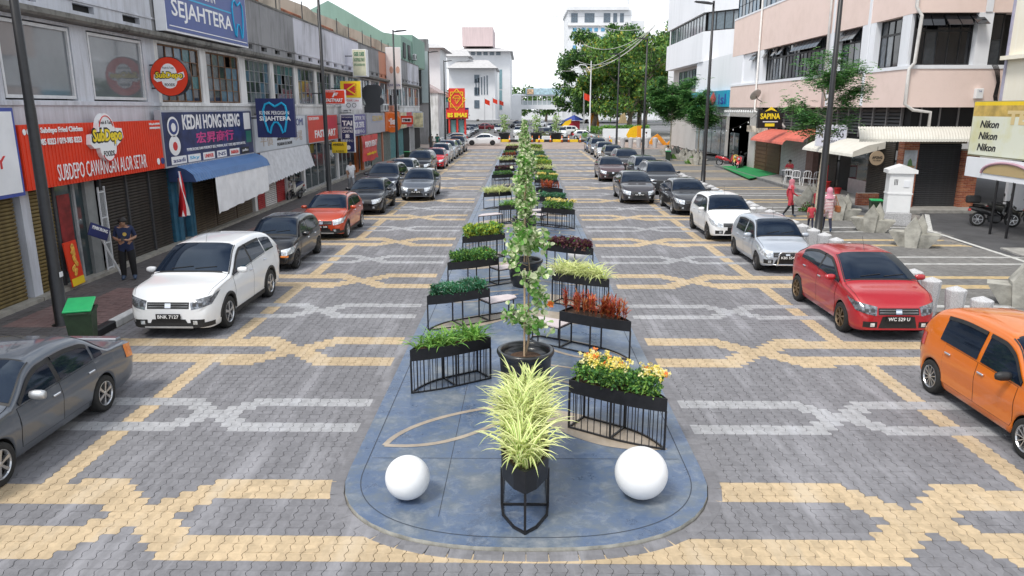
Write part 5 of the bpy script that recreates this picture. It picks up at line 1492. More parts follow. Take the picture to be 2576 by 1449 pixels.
def subdepo(root, X, cy, cz, s, thick, bx=None):
    """arched white plate, yellow word, small words"""
    m = MB(); P = []
    for k in range(13): a = pi*k/12; P.append((cy + .52*s*cos(a)*1.0, cz + .18*s + .62*s*sin(a)))
    P += [(cy-.95*s, cz+.14*s), (cy-1.0*s, cz-.16*s), (cy-.80*s, cz-.30*s)]
    for k in range(9): a = pi + pi*k/8; P.append((cy + .50*s*cos(a), cz - .28*s + .46*s*sin(a)))
    P += [(cy+.80*s, cz-.14*s), (cy+1.0*s, cz+.0*s), (cy+.95*s, cz+.30*s), (cy+.6*s, cz+.32*s)]
    m.slab(P, 'x', X, X+thick); po = wbuild(m, 'logo_plate', T_w, root, fix=True)
    Xf = X + thick + .004
    wtext('SubDepo', root, T_b, (Xf, cy-.92*s, cz-.26*s), 1.86*s, .62*s, depth=.004, bold=.085, shear=.12); wtext('SubDepo', root, T_y, (Xf+.008, cy-.86*s, cz-.20*s), 1.74*s, .50*s, depth=.006, bold=.03, shear=.12)
    wtext('Fresh & Tasty', root, T_b, (Xf, cy-.40*s, cz+.42*s), .8*s, .15*s, depth=.003); wtext('FOODS', root, T_b, (Xf, cy-.32*s, cz-.58*s), .64*s, .18*s, depth=.003, bold=.02)
    m = MB(); m.tube([(Xf, cy + .44*s*cos(pi*(.1+.8*k/10)), cz + .22*s + .50*s*sin(pi*(.1+.8*k/10))) for k in range(11)], .014*s+.004, 5); m.tube([(Xf, cy + .40*s*cos(pi*(1.15+.7*k/10)), cz - .36*s + .38*s*sin(pi*(1.15+.7*k/10))) for k in range(11)], .014*s+.004, 5)
    wbuild(m, 'logo_arcs', T_r, root)
subdepo(t, SX+.012, 20.18, 3.80, .82, .12)
# round projecting sign of the same shop, facing the camera
p = onY(430, 193, 24.0); R_ = .60
rt_ = thing('round_sign', (p.x, 24.0, p.z - .6), 'round red projecting sign with yellow lettering under the dentist billboard', 'sign')
m = MB(); m.lathe([(R_, -.11), (R_, .11)], c=(p.x, 24.0, p.z), seg=40, axis='y'); wbuild(m, 'sign_drum', blk, rt_)
m = MB(); m.lathe([(R_-.02, -.125), (R_-.02, -.112)], c=(p.x, 24.0, p.z), seg=40, axis='y'); wbuild(m, 'sign_face', red, rt_)
def subdepoY(root, Y, cx, cz, s):
    m = MB(); P = []
    for k in range(13): a = pi*k/12; P.append((cx - .52*s*cos(a), cz + .18*s + .62*s*sin(a)))
    P += [(cx+.95*s, cz+.30*s), (cx+1.0*s, cz-.0*s), (cx+.80*s, cz-.18*s)]
    for k in range(9): a = pi*k/8; P.append((cx + .50*s*cos(a), cz - .28*s - .46*s*sin(a)))
    P += [(cx-.80*s, cz-.34*s), (cx-1.0*s, cz-.16*s), (cx-.95*s, cz+.12*s)]
    m.slab(P, 'y', Y, Y+.006); wbuild(m, 'logo_plate', T_w, root, fix=True)
    wtext('SubDepo', root, T_b, (cx-.92*s, Y-.004, cz-.26*s), 1.86*s, .60*s, 'Y-', depth=.003, bold=.085, shear=.1); wtext('SubDepo', root, T_y, (cx-.86*s, Y-.012, cz-.20*s), 1.74*s, .48*s, 'Y-', depth=.004, bold=.03, shear=.1)
    wtext('Fresh & Tasty', root, T_b, (cx-.36*s, Y-.004, cz+.44*s), .72*s, .16*s, 'Y-', depth=.002); wtext('FOODS', root, T_b, (cx-.32*s, Y-.004, cz-.60*s), .64*s, .18*s, 'Y-', depth=.002, bold=.02)
subdepoY(rt_, 24.0-.135, p.x, p.z, .49)
wbuild(MB().tube([(FX, 24.0, p.z+.35), (p.x-R_+.15, 24.0, p.z+.35)], .025, 5).tube([(FX, 24.0, p.z-.35), (p.x-R_+.15, 24.0, p.z-.35)], .025, 5), 'bracket', M_black, rt_)
# stationery shop sign
t = board('dark blue stationery shop sign with white and Chinese lettering', 23.62, 31.55, 2.72, 4.52, S('deep_blue', (.018,.03,.11), v=.5), gry, frame=.06)
wtext('KEDAI HONG SHENG', t, T_w, (SX+.004, 25.05, 3.88), 5.1, .50, bold=.025)
wtext('宏昇商行', t, T_m, (SX+.004, 26.0, 3.38), 3.4, .40, bold=.02)
wtext('PEMBORONG DAN PERUNCIT BEG, MAINAN, ALAT TULIS, BAJU SEKOLAH DLL', t, T_w, (SX+.004, 25.2, 3.14), 5.4, .13)
for q, (w_, s_) in enumerate(((1.1, 'asadi'), (1.0, 'Sky'), (1.0, 'UNIVER'), (.9, 'NS'), (1.0, 'BARRADA'), (.85, 'pallas'))):
    ya = 24.0 + q*1.22; m = wbuild(MB().box(SX+.002, SX+.008, ya, ya+w_, 2.80, 3.05), 'brand_panel', T_w if q < 5 else T_b, t); wtext(s_, t, [T_n, T_c, T_r, T_n, T_r, T_w][q], (SX+.012, ya+.12, 2.86), w_-.24, .13)
for z_, c_ in ((4.0, T_w), (3.40, T_r)):
    m = MB(); disc(m, SX+.002, 24.35, z_, .40, .32, .006); wbuild(m, 'emblem_ring', T_w, t); m = MB(); disc(m, SX+.009, 24.35, z_, .32, .25, .004); wbuild(m, 'emblem_field', T_n if z_ > 3.7 else T_w, t); m = MB(); disc(m, SX+.014, 24.35, z_-.02, .16, .14, .004); wbuild(m, 'emblem_mark', T_w if z_ > 3.7 else T_r, t)
wbuild(MB().box(SX+.002, SX+.008, 30.6, 31.3, 3.75, 4.4), 'side_label', T_w, t); wbuild(MB().box(SX+.002, SX+.008, 30.75, 31.3, 3.22, 3.68), 'side_label', S('emerald', (.02,.18,.14)), t)
# dentist billboard on the parapet
t = board('big blue dentist billboard on the parapet with white letters and tooth outline', 24.55, 31.75, 6.98, 9.08, S('denim', (.065,.10,.30)), wht, depth=.35, X=-11.28, frame=.06)
XB = -11.28
for a in ((24.75, 31.55, 7.15, 7.18), (24.75, 31.55, 8.93, 8.96)): wbuild(MB().box(XB+.002, XB+.006, *a), 'border_line', T_w, t)
wtext('SEJAHTERA', t, T_w, (XB+.004, 25.0, 7.33), 5.1, .68, bold=.01); wtext('KLINIK PERGIGIAN', t, T_w, (XB+.004, 25.0, 8.28), 3.6, .36)
m = MB(); m.box(XB+.002, XB+.008, 25.0, 30.1, 8.12, 8.17); wbuild(m, 'underline', T_c, t)
tooth = [(0,.75),(.10,.95),(.28,1.0),(.46,.90),(.5,.88),(.62,.92),(.80,1.0),(.95,.9),(1.0,.7),(.96,.4),(.86,.05),(.78,.0),(.70,.22),(.58,.36),(.44,.36),(.32,.22),(.24,.0),(.16,.05),(.05,.4),(0,.75)]
def toothpath(X, y0, z0, w, h, r, face='x'):
    m = MB()
    pts = [(y0 + a*w, z0 + b*h) for a, b in tooth]
    m.tube([(X, a, b) for a, b in pts] if face == 'x' else [(a, X, b) for a, b in pts], r, 6); return m
wbuild(toothpath(XB+.01, 30.2, 7.3, 1.1, 1.36, .035), 'tooth_outline', T_c, t)
# square projecting dentist sign
p = onY(694, 297, 31.6); hw = 47/FPX*31.6*1.0; hh = 45.5/FPX*31.6*1.03
t = thing('projecting_sign', (p.x, 31.6, p.z-hh), 'square blue projecting dentist sign with light blue tooth', 'sign')
wbuild(MB().box(p.x-hw, p.x+hw, 31.55, 31.75, p.z-hh, p.z+hh), 'sign_box', navy, t)
wbuild(toothpath(31.53, p.x-hw*.62, p.z-hh*.78, hw*1.24, hh*1.56, .045, 'y'), 'tooth_outline', T_c, t)
wtext('KLINIK PERGIGIAN', t, T_w, (p.x-hw*.8, 31.50, p.z+.14), hw*1.55, .15, 'Y-', depth=.004, bold=.01); wtext('SEJAHTERA', t, T_w, (p.x-hw*.82, 31.50, p.z-.16), hw*1.64, .24, 'Y-', depth=.004, bold=.03)
wbuild(MB().tube([(FX, 31.65, p.z), (p.x-hw, 31.65, p.z)], .03, 5), 'bracket', M_black, t)
# budget store sign
t = board('white budget store sign with black lettering', 31.75, 39.35, 2.7, 4.25, S('off_white', (.62,.66,.72)), gry, frame=.05)
wtext('PASARAN EKONOMI', t, T_n, (SX+.004, 32.6, 3.72), 6.3, .36); wtext('2020', t, T_b, (SX+.004, 34.6, 3.12), 2.1, .42, bold=.06); wtext('PASARAN EKONOMI', t, T_b, (SX+.004, 34.6, 2.88), 2.2, .15)
wtext('平價', t, mat('sign_pale_gold', (.5,.42,.36)), (SX+.004, 32.4, 2.95), 1.6, .5); wtext('市場', t, mat('sign_pale_gold', (.5,.42,.36)), (SX+.004, 37.2, 3.0), 1.4, .5)
# minimart sign
t = board('red minimart sign with white letters', 39.75, 46.2, 2.72, 4.24, S('tomato', (.66,.05,.03)), gry, frame=.06)
wtext('FASTMART', t, T_w, (SX+.004, 41.0, 2.98), 4.6, .42, bold=.03); wtext('KEDAI SERBANEKA', t, T_w, (SX+.004, 40.0, 3.95), 2.0, .16); wbuild(MB().box(SX+.002, SX+.006, 43.4, 46.0, 3.35, 4.1), 'faded_print', crim, t)
# optical shop signs
t = board('purple blue optical shop sign with white letters', 47.2, 54.6, 2.72, 4.2, S('violet_blue', (.10,.09,.30)), gry, frame=.05)
wtext('PUSAT OPTIKAL TAI', t, T_w, (SX+.004, 49.3, 3.75), 4.8, .3); wtext('TAI OPTICAL CENTRE', t, T_w, (SX+.004, 49.3, 3.25), 4.6, .4, bold=.02); wtext('戴眼鏡中心', t, T_w, (SX+.004, 50.0, 2.85), 4.0, .3)
t = board('grey shop sign with worn yellow letters', 55.0, 62.2, 2.7, 4.24, S('pale_grey', (.42,.44,.50)), gry, frame=.05)
wbuild(MB().box(SX+.002, SX+.006, 56.6, 61.6, 3.5, 4.1), 'print_panel', S('dull_blue', (.35,.40,.55)), t); wtext('KEDAI EMAS', t, S('worn_gold', (.60,.45,.15)), (SX+.008, 57.0, 3.6), 4.2, .42, bold=.03)
t = board('orange money transfer sign board behind the round one', 62.5, 69.8, 2.68, 4.26, S('deep_orange', (.70,.16,.03)), org, frame=.02)
t = board('yellow and white small shop sign with pictures, left row', 70.1, 73.8, 2.7, 4.2, S('cream', (.62,.56,.36), v=.5), gry)
t = board('red time shop sign, left row', 74.0, 77.4, 2.75, 4.2, crim, wht)
t = board('pale blue shop sign near the end of the left row', 77.9, 85.6, 2.7, 4.2, S('pale_blue', (.50,.58,.68)), gry)
def proj(label, x, y, Yv, wpx, hpx, face, rim, name='projecting_sign', depth=.2):
    """board that sticks out from the left facade towards the street and faces the camera"""
    p = onY(x, y, Yv); k = Yv/FPX*1.0; hw, hh = wpx*k/2, hpx*k*1.02/2
    t = thing(name, (p.x, Yv, p.z-hh), label, 'sign', 'projecting signs of the left row')
    wbuild(MB().box(p.x-hw, p.x+hw, Yv, Yv+depth, p.z-hh, p.z+hh), 'sign_box', rim, t)
    wbuild(MB().box(p.x-hw+.04, p.x+hw-.04, Yv-.012, Yv, p.z-hh+.04, p.z+hh-.04), 'sign_face', face, t)
    wbuild(MB().tube([(FX+.02, Yv+.1, p.z+hh*.5), (p.x-hw, Yv+.1, p.z+hh*.5)], .03, 5), 'bracket', M_black, t)
    return t, p.x-hw, p.x+hw, p.z-hh, p.z+hh
t, a, b, c_, d = proj('small red projecting minimart sign beside the yellow film sign', 842, 244, 42.2, 52, 34, red, wht)
wtext('FASTMART', t, T_w, (a+.1, 42.17, c_+.12), (b-a)*.8, .2, 'Y-', depth=.004, bold=.03, shear=.2); wtext('KEDAI SERBANEKA', t, T_w, (a+.06, 42.17, d-.14), (b-a)*.5, .07, 'Y-', depth=.003)
wtext('F', t, T_w, ((a+b)/2-.15, 42.17, c_+.38), .36, .24, 'Y-', depth=.004, bold=.03, shear=.3)
t, a, b, c_, d = proj('yellow projecting film sign with red mark over a white spectacles panel', 883, 240, 46.4, 50, 66, wht, wht)
zc = c_ + (d-c_)*.42
wbuild(MB().box(a, b, 46.37, 46.386, zc, d), 'yellow_panel', yel, t); m = MB(); m.slab([(a+.22, zc+.14), (a+.22, d-.14), (a+.42, d-.14), (b-.28, d-.14), (b-.28, zc+.14), (a+.55, zc+.14)], 'y', 46.35, 46.366); wbuild(m, 'red_mark', T_r, t)
m = MB(); m.slab([(a+.36, (zc+d)/2), (a+.86, d-.16), (a+1.0, d-.16), (a+.5, (zc+d)/2), (a+1.0, zc+.16), (a+.86, zc+.16)], 'y', 46.33, 46.345); wbuild(m, 'yellow_arrow', yel, t)
for q, ch in enumerate('KODAK'): wtext(ch, t, T_y, (b-.24-.12, 46.335, d-.22-.135*(q+1)+.02), .1, .1, 'Y-', depth=.003, bold=.02)
wtext('KODAK Lens', t, T_r, (a+.12, 46.37, zc-.22), (b-a)*.78, .13, 'Y-', depth=.003)
m = MB()
for q in (-1, 1): m.tube([((a+b)/2+q*.17+.12*cos(w_*pi/8), 46.37, c_+.26+.12*sin(w_*pi/8)) for w_ in range(17)], .014, 5)
wbuild(m, 'spectacles_mark', T_b, t)
t, a, b, c_, d = proj('tall narrow blue optical sign hanging over the footpath', 875, 336, 46.0, 33, 90, navy, wht)
wtext('TAI', t, T_w, (a+.1, 45.97, d-.66), (b-a)-.2, .3, 'Y-', depth=.004, bold=.05); wtext('OPTICAL', t, T_w, (a+.08, 45.97, d-.88), (b-a)-.16, .15, 'Y-', depth=.004, bold=.02); wtext('CENTRE', t, T_w, (a+.08, 45.97, d-1.08), (b-a)-.16, .15, 'Y-', depth=.004, bold=.02)
wtext('戴', t, T_w, (a+.25, 45.97, d-1.42), .28, .26, 'Y-', depth=.004, bold=.02); wtext('眼鏡中心', t, T_w, (a+.08, 45.97, d-1.64), (b-a)-.16, .16, 'Y-', depth=.004); wtext('PUSAT KACAMATA', t, T_w, (a+.06, 45.97, d-.2), (b-a)-.12, .08, 'Y-', depth=.003)
m = MB(); m.lathe([(.02,-.004),(.14,-.004),(.12,.004),(.02,.004)], c=((a+b)/2, 45.97, c_+.3), seg=16, axis='y'); wbuild(m, 'face_mark', T_w, t)
t, a, b, c_, d = proj('yellow notice board with arrow under the optical signs', 853, 371, 44.0, 36, 26, yel, yel)
wtext('ARESSA', t, T_b, (a+.08, 43.97, d-.2), (b-a)*.75, .13, 'Y-', depth=.003, bold=.02); wtext('< AGRES', t, T_b, (a+.08, 43.97, c_+.05), (b-a)*.75, .1, 'Y-', depth=.003)
# parapet boards
t, a, b, c_, d = proj('cream board with green lettering standing out from the white parapet', 904, 158, 50.5, 34, 62, S('faded_cream', (.62,.60,.44), v=.15), wht, depth=.7)
wtext('GEE DEE', t, mat('sign_green', (.04,.20,.10)), (a+.12, 50.47, d-.42), (b-a)-.24, .24, 'Y-', depth=.004, bold=.02); wtext('SHOPPING MART', t, mat('sign_green', (.04,.20,.10)), (a+.1, 50.47, d-.78), (b-a)-.2, .24, 'Y-', depth=.003); wtext('GENTS & CHILDREN WEAR', t, mat('sign_green', (.04,.20,.10)), (a+.1, 50.47, d-1.05), (b-a)-.2, .15, 'Y-', depth=.003)
t, a, b, c_, d = proj('large pale billboard with two faces standing on the terracotta parapet', 990, 172, 65.5, 36, 96, S('blush', (.74,.68,.66)), wht, depth=.15)
for q in (.35, .78):
    m = MB(); m.slab([(a+(b-a)*q+.16*cos(w_*pi/6), c_+1.6+.3*sin(w_*pi/6)) for w_ in range(12)], 'y', 65.46, 65.48); wbuild(m, 'printed_face', mat('sign_skin', (.55,.32,.24)), t, fix=True)
wtext('KLINIK DERMA', t, T_n, (a+.1, 65.47, c_+.25), (b-a)-.2, .2, 'Y-', depth=.003)
# black cut-out board like two stacked clouds
p = onY(944, 247, 56.0); k_ = 56.0/FPX
t = thing('cutout_board', (p.x, 56.0, p.z-1.0), 'dark grey cloud-shaped board facing the street, left row', 'sign')
P = [(-.85,-1.05),(.35,-1.05),(.35,-.5)] + [(.35+.28*sin(a_)*1.0, -.22-.28*cos(a_)) for a_ in [pi*q/6 for q in range(7)]] + [(.1+.42*cos(a_), .55+.42*sin(a_)) for a_ in [-.3+2.2*q/8 for q in range(9)]] + [(-.55,.95),(-.85,.75),(-.98,.3),(-.85,-.1),(-.7,-.45),(-.85,-.5)]
m = MB(); m.slab([(p.x+a_*1.0, p.z+b_) for a_, b_ in P], 'y', 56.0, 56.12); wbuild(m, 'board', S('slate', (.05,.053,.06)), t, fix=True)
wbuild(MB().tube([(FX, 56.06, p.z), (p.x-.5, 56.06, p.z)], .03, 5), 'bracket', M_black, t)
# round orange sign
p = onY(986, 309, 64.0); t = thing('round_sign', (p.x, 64.0, p.z-.75), 'round orange sign with white word on the terracotta shophouse', 'sign')
m = MB(); m.lathe([(.80,-.1),(.80,.1)], c=(p.x,64.0,p.z), seg=32, axis='y'); wbuild(m, 'sign_drum', org, t); wtext('ria', t, T_w, (p.x-.5, 63.88, p.z-.15), 1.0, .55, 'Y-', depth=.006, bold=.05); wtext('Money Transfer', t, T_w, (p.x-.45, 63.88, p.z-.38), .9, .12, 'Y-', depth=.006)
wbuild(MB().tube([(FX, 64.05, p.z), (p.x-.7, 64.05, p.z)], .04, 5), 'bracket', M_black, t)
t, a, b, c_, d = proj('small red framed sign with white and black centre, left row', 1023, 302, 70.2, 30, 20, red, red)
wbuild(MB().box(a+.12, b-.12, 70.16, 70.18, c_+.2, d-.2), 'print_panel', T_w, t); wtext('TIME', t, T_b, (a+.2, 70.15, c_+.27), (b-a)-.4, .22, 'Y-', depth=.003, bold=.08)
t, a, b, c_, d = proj('white and yellow small projecting sign past the red framed one', 1052, 302, 74.0, 26, 36, S('cream', (.62,.56,.36)), gry)
# red banner
bn = MB(); rows = []
for j in range(9):
    row = []
    for i in range(13):
        f, g_ = i/12, j/8; y_ = 50.2 + 5.4*f; z_ = 2.75 - 1.75*g_ + .05*sin(f*9)*g_ - .0*f; row.append((SX + .55 + .06*sin(f*14+g_*5) + .05*g_, y_ + .2*g_*(1-f), z_))
    rows.append(row)
bn.grid(rows); bo = bn.build('banner', S('banner_red', (.62,.05,.05)), None, smooth=True); tag(bo, 'red cloth banner with white lettering hanging below the optical signs', 'banner')
text('POHON BERAT', bo, T_w, (SX+.66, 50.9, 1.95), 4.0, .42, bold=.02); text('rendah setiap hari', bo, T_y, (SX+.68, 51.3, 1.35), 3.2, .26, bold=.02)
# white cloth over the budget store and below the blue awning
def cloth(name, label, y0, y1, ztop, zbot, X, mt, n=26, amp=.07, slope=.0, scallop=.0):
    m = MB(); rows = []
    for j in range(9):
        g_ = j/8; rows.append([(X + slope*g_ + amp*g_*sin(i*1.7+g_*1.5)*(.5+.5*sin(i*.7)), y0+(y1-y0)*i/n, ztop(i/n) + (zbot(i/n)-ztop(i/n))*g_ + (scallop*abs(sin(i*1.57)) if j == 8 else 0)) for i in range(n+1)])
    m.grid(rows); return tag(m.build(name, mt, None, smooth=True), label, 'cloth')
M_cl = mat('white_canvas', (.84,.85,.87), .85, var=.08, scale=2, coords='World')
cloth('cloth_sheet', 'white cloth sheet hung under the blue ribbed awning', 25.9, 31.3, lambda f: 2.25, lambda f: .95 + .25*f, -10.75, M_cl)
cloth('canvas_blind', 'long white canvas blind with scalloped edge over the budget store', 31.9, 39.2, lambda f: 2.72, lambda f: 1.35 + .25*f, -11.22, mat('grey_canvas', (.62,.63,.66), .9, var=.12, coords='World'), slope=.28, amp=.05, scallop=.07, n=40)
# blue ribbed awning
t = thing('ribbed_awning', (FX, 28, 2.0), 'curved blue ribbed awning over the bronze shutters', 'awning')
M_awn = mat('blue_awning', (.09,.19,.40), .5, var=.12, scale=3); rows = []
aw = MB(); prof = [(FX+.05, 2.74), (FX+.35, 2.72), (FX+.65, 2.62), (FX+.86, 2.46), (FX+.96, 2.22)]
for i in range(0, 141):
    y_ = 24.35 + 7.3*i/140; o_ = .022*(1 if (i//2) % 2 else 0); rows.append([(x+o_*.5, y_, z+o_) for x, z in prof])
aw.grid(rows, flip=True); wbuild(aw, 'canopy', M_awn, t, fix=True)
for y_ in (24.35, 31.65):
    m = MB(); m.slab([(x, z) for x, z in prof] + [(FX+.05, 2.22)], 'y', y_, y_+.02); wbuild(m, 'end_panel', mat('dark_blue_awning', (.03,.06,.16)), t, fix=True)
# air conditioners
def aircon(x, y, z, label, face='x'):
    t = thing('air_conditioner', (x, y, z), label, 'air conditioner', 'air conditioners on the left facades')
    MB().rbox(-.17, .17, -.42, .42, 0, .60, .02).build('casing', M_plastic_w, t)
    m = MB(); m.lathe([(.24, .172), (.24, .18), (.04, .18)], c=(0,.1,.3), seg=20, axis='x'); m.build('fan_grille', M_dkgrey, t)
    m = MB()
    for q in range(6): m.box(.171, .182, -.38, -.20, .08+q*.08, .12+q*.08)
    m.build('louvre_slots', M_dkgrey, t); m = MB()
    for q in range(5): m.box(-.13, .13, -.428, -.42, .1+q*.09, .14+q*.09)
    m.build('side_slots', M_dkgrey, t)
    MB().box(-.35, .15, -.4, -.36, -.04, 0).build('bracket', M_black, t); MB().box(-.35, .15, .36, .4, -.04, 0).build('bracket', M_black, t)
for x, y, lb in ((FX+.5, 32.9, 'air conditioner right behind the square dentist sign'), (FX+.5, 34.0, 'second air conditioner beside the square dentist sign'), (FX+.5, 48.4, 'air conditioner under the spectacles panel'), (FX+.5, 60.8, 'air conditioner below the dark cloud-shaped board'), (FX+.5, 62.1, 'air conditioner next to the terracotta wall'), (FX+.5, 67.5, 'air conditioner above the round orange sign')):
    aircon(x, y, 4.35 if y < 40 else 4.3, lb)
# flags, poster stands, odd things by the chicken shop
fl = MB(); rows = []
for j in range(15):
    g_ = j/14; wd = .10 + .16*g_; rows.append([(-11.02 + .10*sin(i*1.9+g_*3)*(.3+g_), 23.75 + .12*g_ + wd*(i-4)/4, 2.62 - 1.45*g_) for i in range(9)])
fl.grid(rows); nq = 8
for q in range(len(fl.f)): fl.m[q] = 2 if q < 2*8 and q % 8 < 3 else (q % 8) % 2
fo_ = fl.build('striped_flag', [S('flag_red', (.60,.02,.03)), T_w, T_n], None, smooth=True); tag(fo_, 'red and white striped flag hanging furled beside the red sign', 'flag')
t = thing('poster_stand', (-11.36, 18.25, .20), 'red and yellow poster board with fried chicken picture leaning at the shop door', 'poster', None, radians(3))
pb = MB(); pb.slab([(-.0,0),(.03,0),(-.07,1.12),(-.10,1.12)], 'y', -.29, .29); pb.build('board', red, t, fix=True)
m = MB(); m.slab([(.033,.01),(.037,.01),(.019,.2),(.015,.2)], 'y', -.285, .285); m.build('yellow_foot', yel, t, fix=True)
m = MB(); R_ = random.Random(3)
for q in range(16):
    z_ = .3 + .05*q*.9; y_ = R_.uniform(-.10,.10); rr = R_.uniform(.05,.09); m.lathe([(.0,.012),(rr*.8,.008),(rr,0)], c=(.04-z_*.085, y_, z_), seg=9, axis='x', cap=False)
m.build('chicken_print', mat('sign_fried', (.80,.38,.06), .5, var=.4, scale=12), t)
t = thing('hand_sign', (-11.2, 19.5, .115), 'small navy placard on a white pole leaning against the pillar', 'sign')
MB().tube([(.12,.30,0),(-.02,-.25,1.2)], .03, 6).build('pole', M_plastic_w, t); pl = MB().rbox(-.02,.02,-.30,.30,-.17,.17,.005).build('placard', navy, t); pl.location = (0,-.30,1.30); pl.rotation_euler = (radians(-25), 0, radians(-20)); text('PEMBORONG', pl, T_w, (.024,-.24,.02), .48, .09, bold=.01)
# ================================================================== RIGHT SIDE
XR, YF = 17.4, 34.8
W_pink = weathered('pink_wall_paint', (.80,.64,.58), (.58,.45,.38), .3, streak=False, scale=.6)
W_cream = weathered('cream_wall_paint', (.84,.80,.70), (.70,.60,.38), .35, scale=.6)
W_whiteb = weathered('clean_white_wall', (.80,.82,.86), (.50,.52,.55), .3, scale=.25)
W_beige = weathered('beige_grey_wall', (.50,.48,.46), (.36,.34,.32), .4, streak=False)
M_fr_dk = mat('black_window_frame', (.02,.021,.023), .5, var=.2)
G_dark = [mat('pane_black', (.012,.013,.016), .06, var=.25, spec=.6), mat('pane_smoke', (.035,.042,.05), .07, var=.2, spec=.7), mat('pane_grey_sheen', (.085,.10,.12), .08, var=.3, spec=.8)]
# ---- pink corner building
t = thing('corner_building', (XR, YF, 0), 'pink corner building with dark ribbon windows on the right', 'building')
PINK = t
def pbox(a, name, mt, root=None, **k): return wbuild(MB().box(*a), name, mt, root or PINK, **k)
YB = 64.4; XE = 21.5
pbox((XR, XE+10, YF, YB, 4.62, 6.30), 'floor_band', W_pink); pbox((XR-.04, XE+10, YF-.04, YB, 6.30, 6.46), 'sill', W_whiteb)
pbox((XR, XE+10, YF, YB, 8.68, 11.50), 'upper_band', W_pink); pbox((XR-.03, XE, YF-.03, YB, 11.50, 11.62), 'upper_sill', W_whiteb)
pbox((XR+.9, XE+10, YF+.9, YB, 6.40, 8.70), 'inner_wall', M_void); pbox((XR+.5, XE+10, YF+.5, YB, 11.6, 13.6), 'inner_wall', M_void)
pbox((XR, XE+10, YF, YB, 13.5, 16.0), 'roof_band', W_pink)
wY = [(36.1, 38.7), (40.2, 43.2), (44.6, 56.2), (57.3, 61.4)]
edges = [YF] + [v for w_ in wY for v in w_] + [YB]
for i, (a, b) in enumerate(zip(edges[0::2], edges[1::2])): pbox((XR+.01, XR+.45, a + (.0 if i else .45), b, 6.46, 8.68), 'pilaster', W_whiteb)
for y_ in (39.4, 43.9): pbox((XR-.05, XR-.002, y_-.12, y_+.12, 4.7, 16), 'rib', W_whiteb)
for a, b in wY:
    n = max(3, int((b-a)/.62))
    wo = window(t, XR+.32, a, b, 6.48, 7.98, n, 1, M_fr_dk, seed=int(a*3), mats=G_dark, wts=(3,4,3), sgn=-1, bar=.05)
    w2 = window(t, XR+.32, a, b, 7.98, 8.66, n, 1, M_fr_dk, seed=int(a*7), mats=G_dark, wts=(4,4,1), sgn=-1, bar=.05, open_p=.25)
    for q in range(n):      # some top lights stand open
        if random.Random(int(a*10)+q).random() < .35:
            cw = (b-a)/n; m = MB(); y_ = a + q*cw; m.slab([(XR+.28, 8.64), (XR+.25, 8.66), (XR-.14, 8.12), (XR-.11, 8.10)], 'y', y_+.03, y_+cw-.03); wbuild(m, 'open_top_light', G_dark[1], t, fix=True)
# front face windows
window(t, YF+.32, XR+.12, 20.1, 6.48, 7.95, 5, 1, M_fr_dk, seed=5, mats=G_dark, wts=(6,2,0), axis='y', sgn=-1, bar=.05)
window(t, YF+.32, XR+.12, 20.1, 7.95, 8.66, 5, 1, M_fr_dk, seed=6, mats=G_dark, wts=(6,1,0), axis='y', sgn=-1, bar=.05, open_p=.3)
for q in range(5):
    m = MB(); x_ = XR+.12 + q*.572; o_ = (.35,.35,.55,.55,.7)[q]; m.slab([(YF+.26, 8.64), (YF+.24, 8.66), (YF-o_+.2, 8.10+o_*.1), (YF-o_+.23, 8.08+o_*.1)], 'x', x_+.02, x_+.55); wbuild(m, 'open_top_light', G_dark[0], t, fix=True)
pbox((20.12, 20.75, YF-.02, YF+.5, 6.46, 8.68), 'pilaster', W_whiteb); pbox((20.35, 20.65, YF-.06, YF-.022, 8.7, 16), 'rib', W_whiteb)
window(t, YF+.3, 20.8, 21.45, 6.48, 8.66, 1, 2, M_fr_dk, seed=8, mats=G_dark, wts=(6,2,0), axis='y', sgn=-1, bar=.05)
# upper windows, far part
window(t, XR+.2, 52.0, 58.0, 11.62, 13.5, 6, 2, M_fr_dk, seed=3, mats=[G_pane[1], G_pane[0], G_pane[2]], wts=(5,3,3), sgn=-1); window(t, XR+.2, 58.6, 64.2, 11.62, 13.5, 6, 2, M_fr_dk, seed=4, mats=[G_pane[1], G_pane[0], G_pane[2]], wts=(5,3,3), sgn=-1); window(t, XR+.2, 36.5, 51.4, 11.62, 13.5, 12, 2, M_fr_dk, seed=9, mats=[G_pane[1], G_pane[0], G_pane[2]], wts=(5,3,3), sgn=-1)
# drain pipes
M_pipe = mat('drain_pipe_white', (.66,.64,.62), .55, var=.1)
wbuild(MB().tube([(XR-.12, YF-.1, 16), (XR-.12, YF-.1, 8.9), (XR+.12, YF-.16, 8.55), (XR+.06, YF-.16, 6.55), (XR-.12, YF-.1, 6.3), (XR-.12, YF-.1, 4.75), (XR+.3, YF-.05, 4.5), (XR+1.1, YF-.05, 4.4), (XR+1.1, YF-.05, 3.6)], .075, 8), 'drain_pipe', M_pipe, t, smooth=True)
wbuild(MB().tube([(XR-.1, 44.3, 16), (XR-.1, 44.3, 4.5)], .07, 8), 'drain_pipe', M_pipe, t, smooth=True)
wbuild(MB().tube([(XR-.1, 57.0, 14), (XR-.1, 57.0, 4.6), (XR-.5, 55.5, 4.3), (XR-.3, 52.0, 4.2), (XR+.2, 51.0, 3.3)], .075, 8), 'drain_pipe', M_pipe, t, smooth=True)
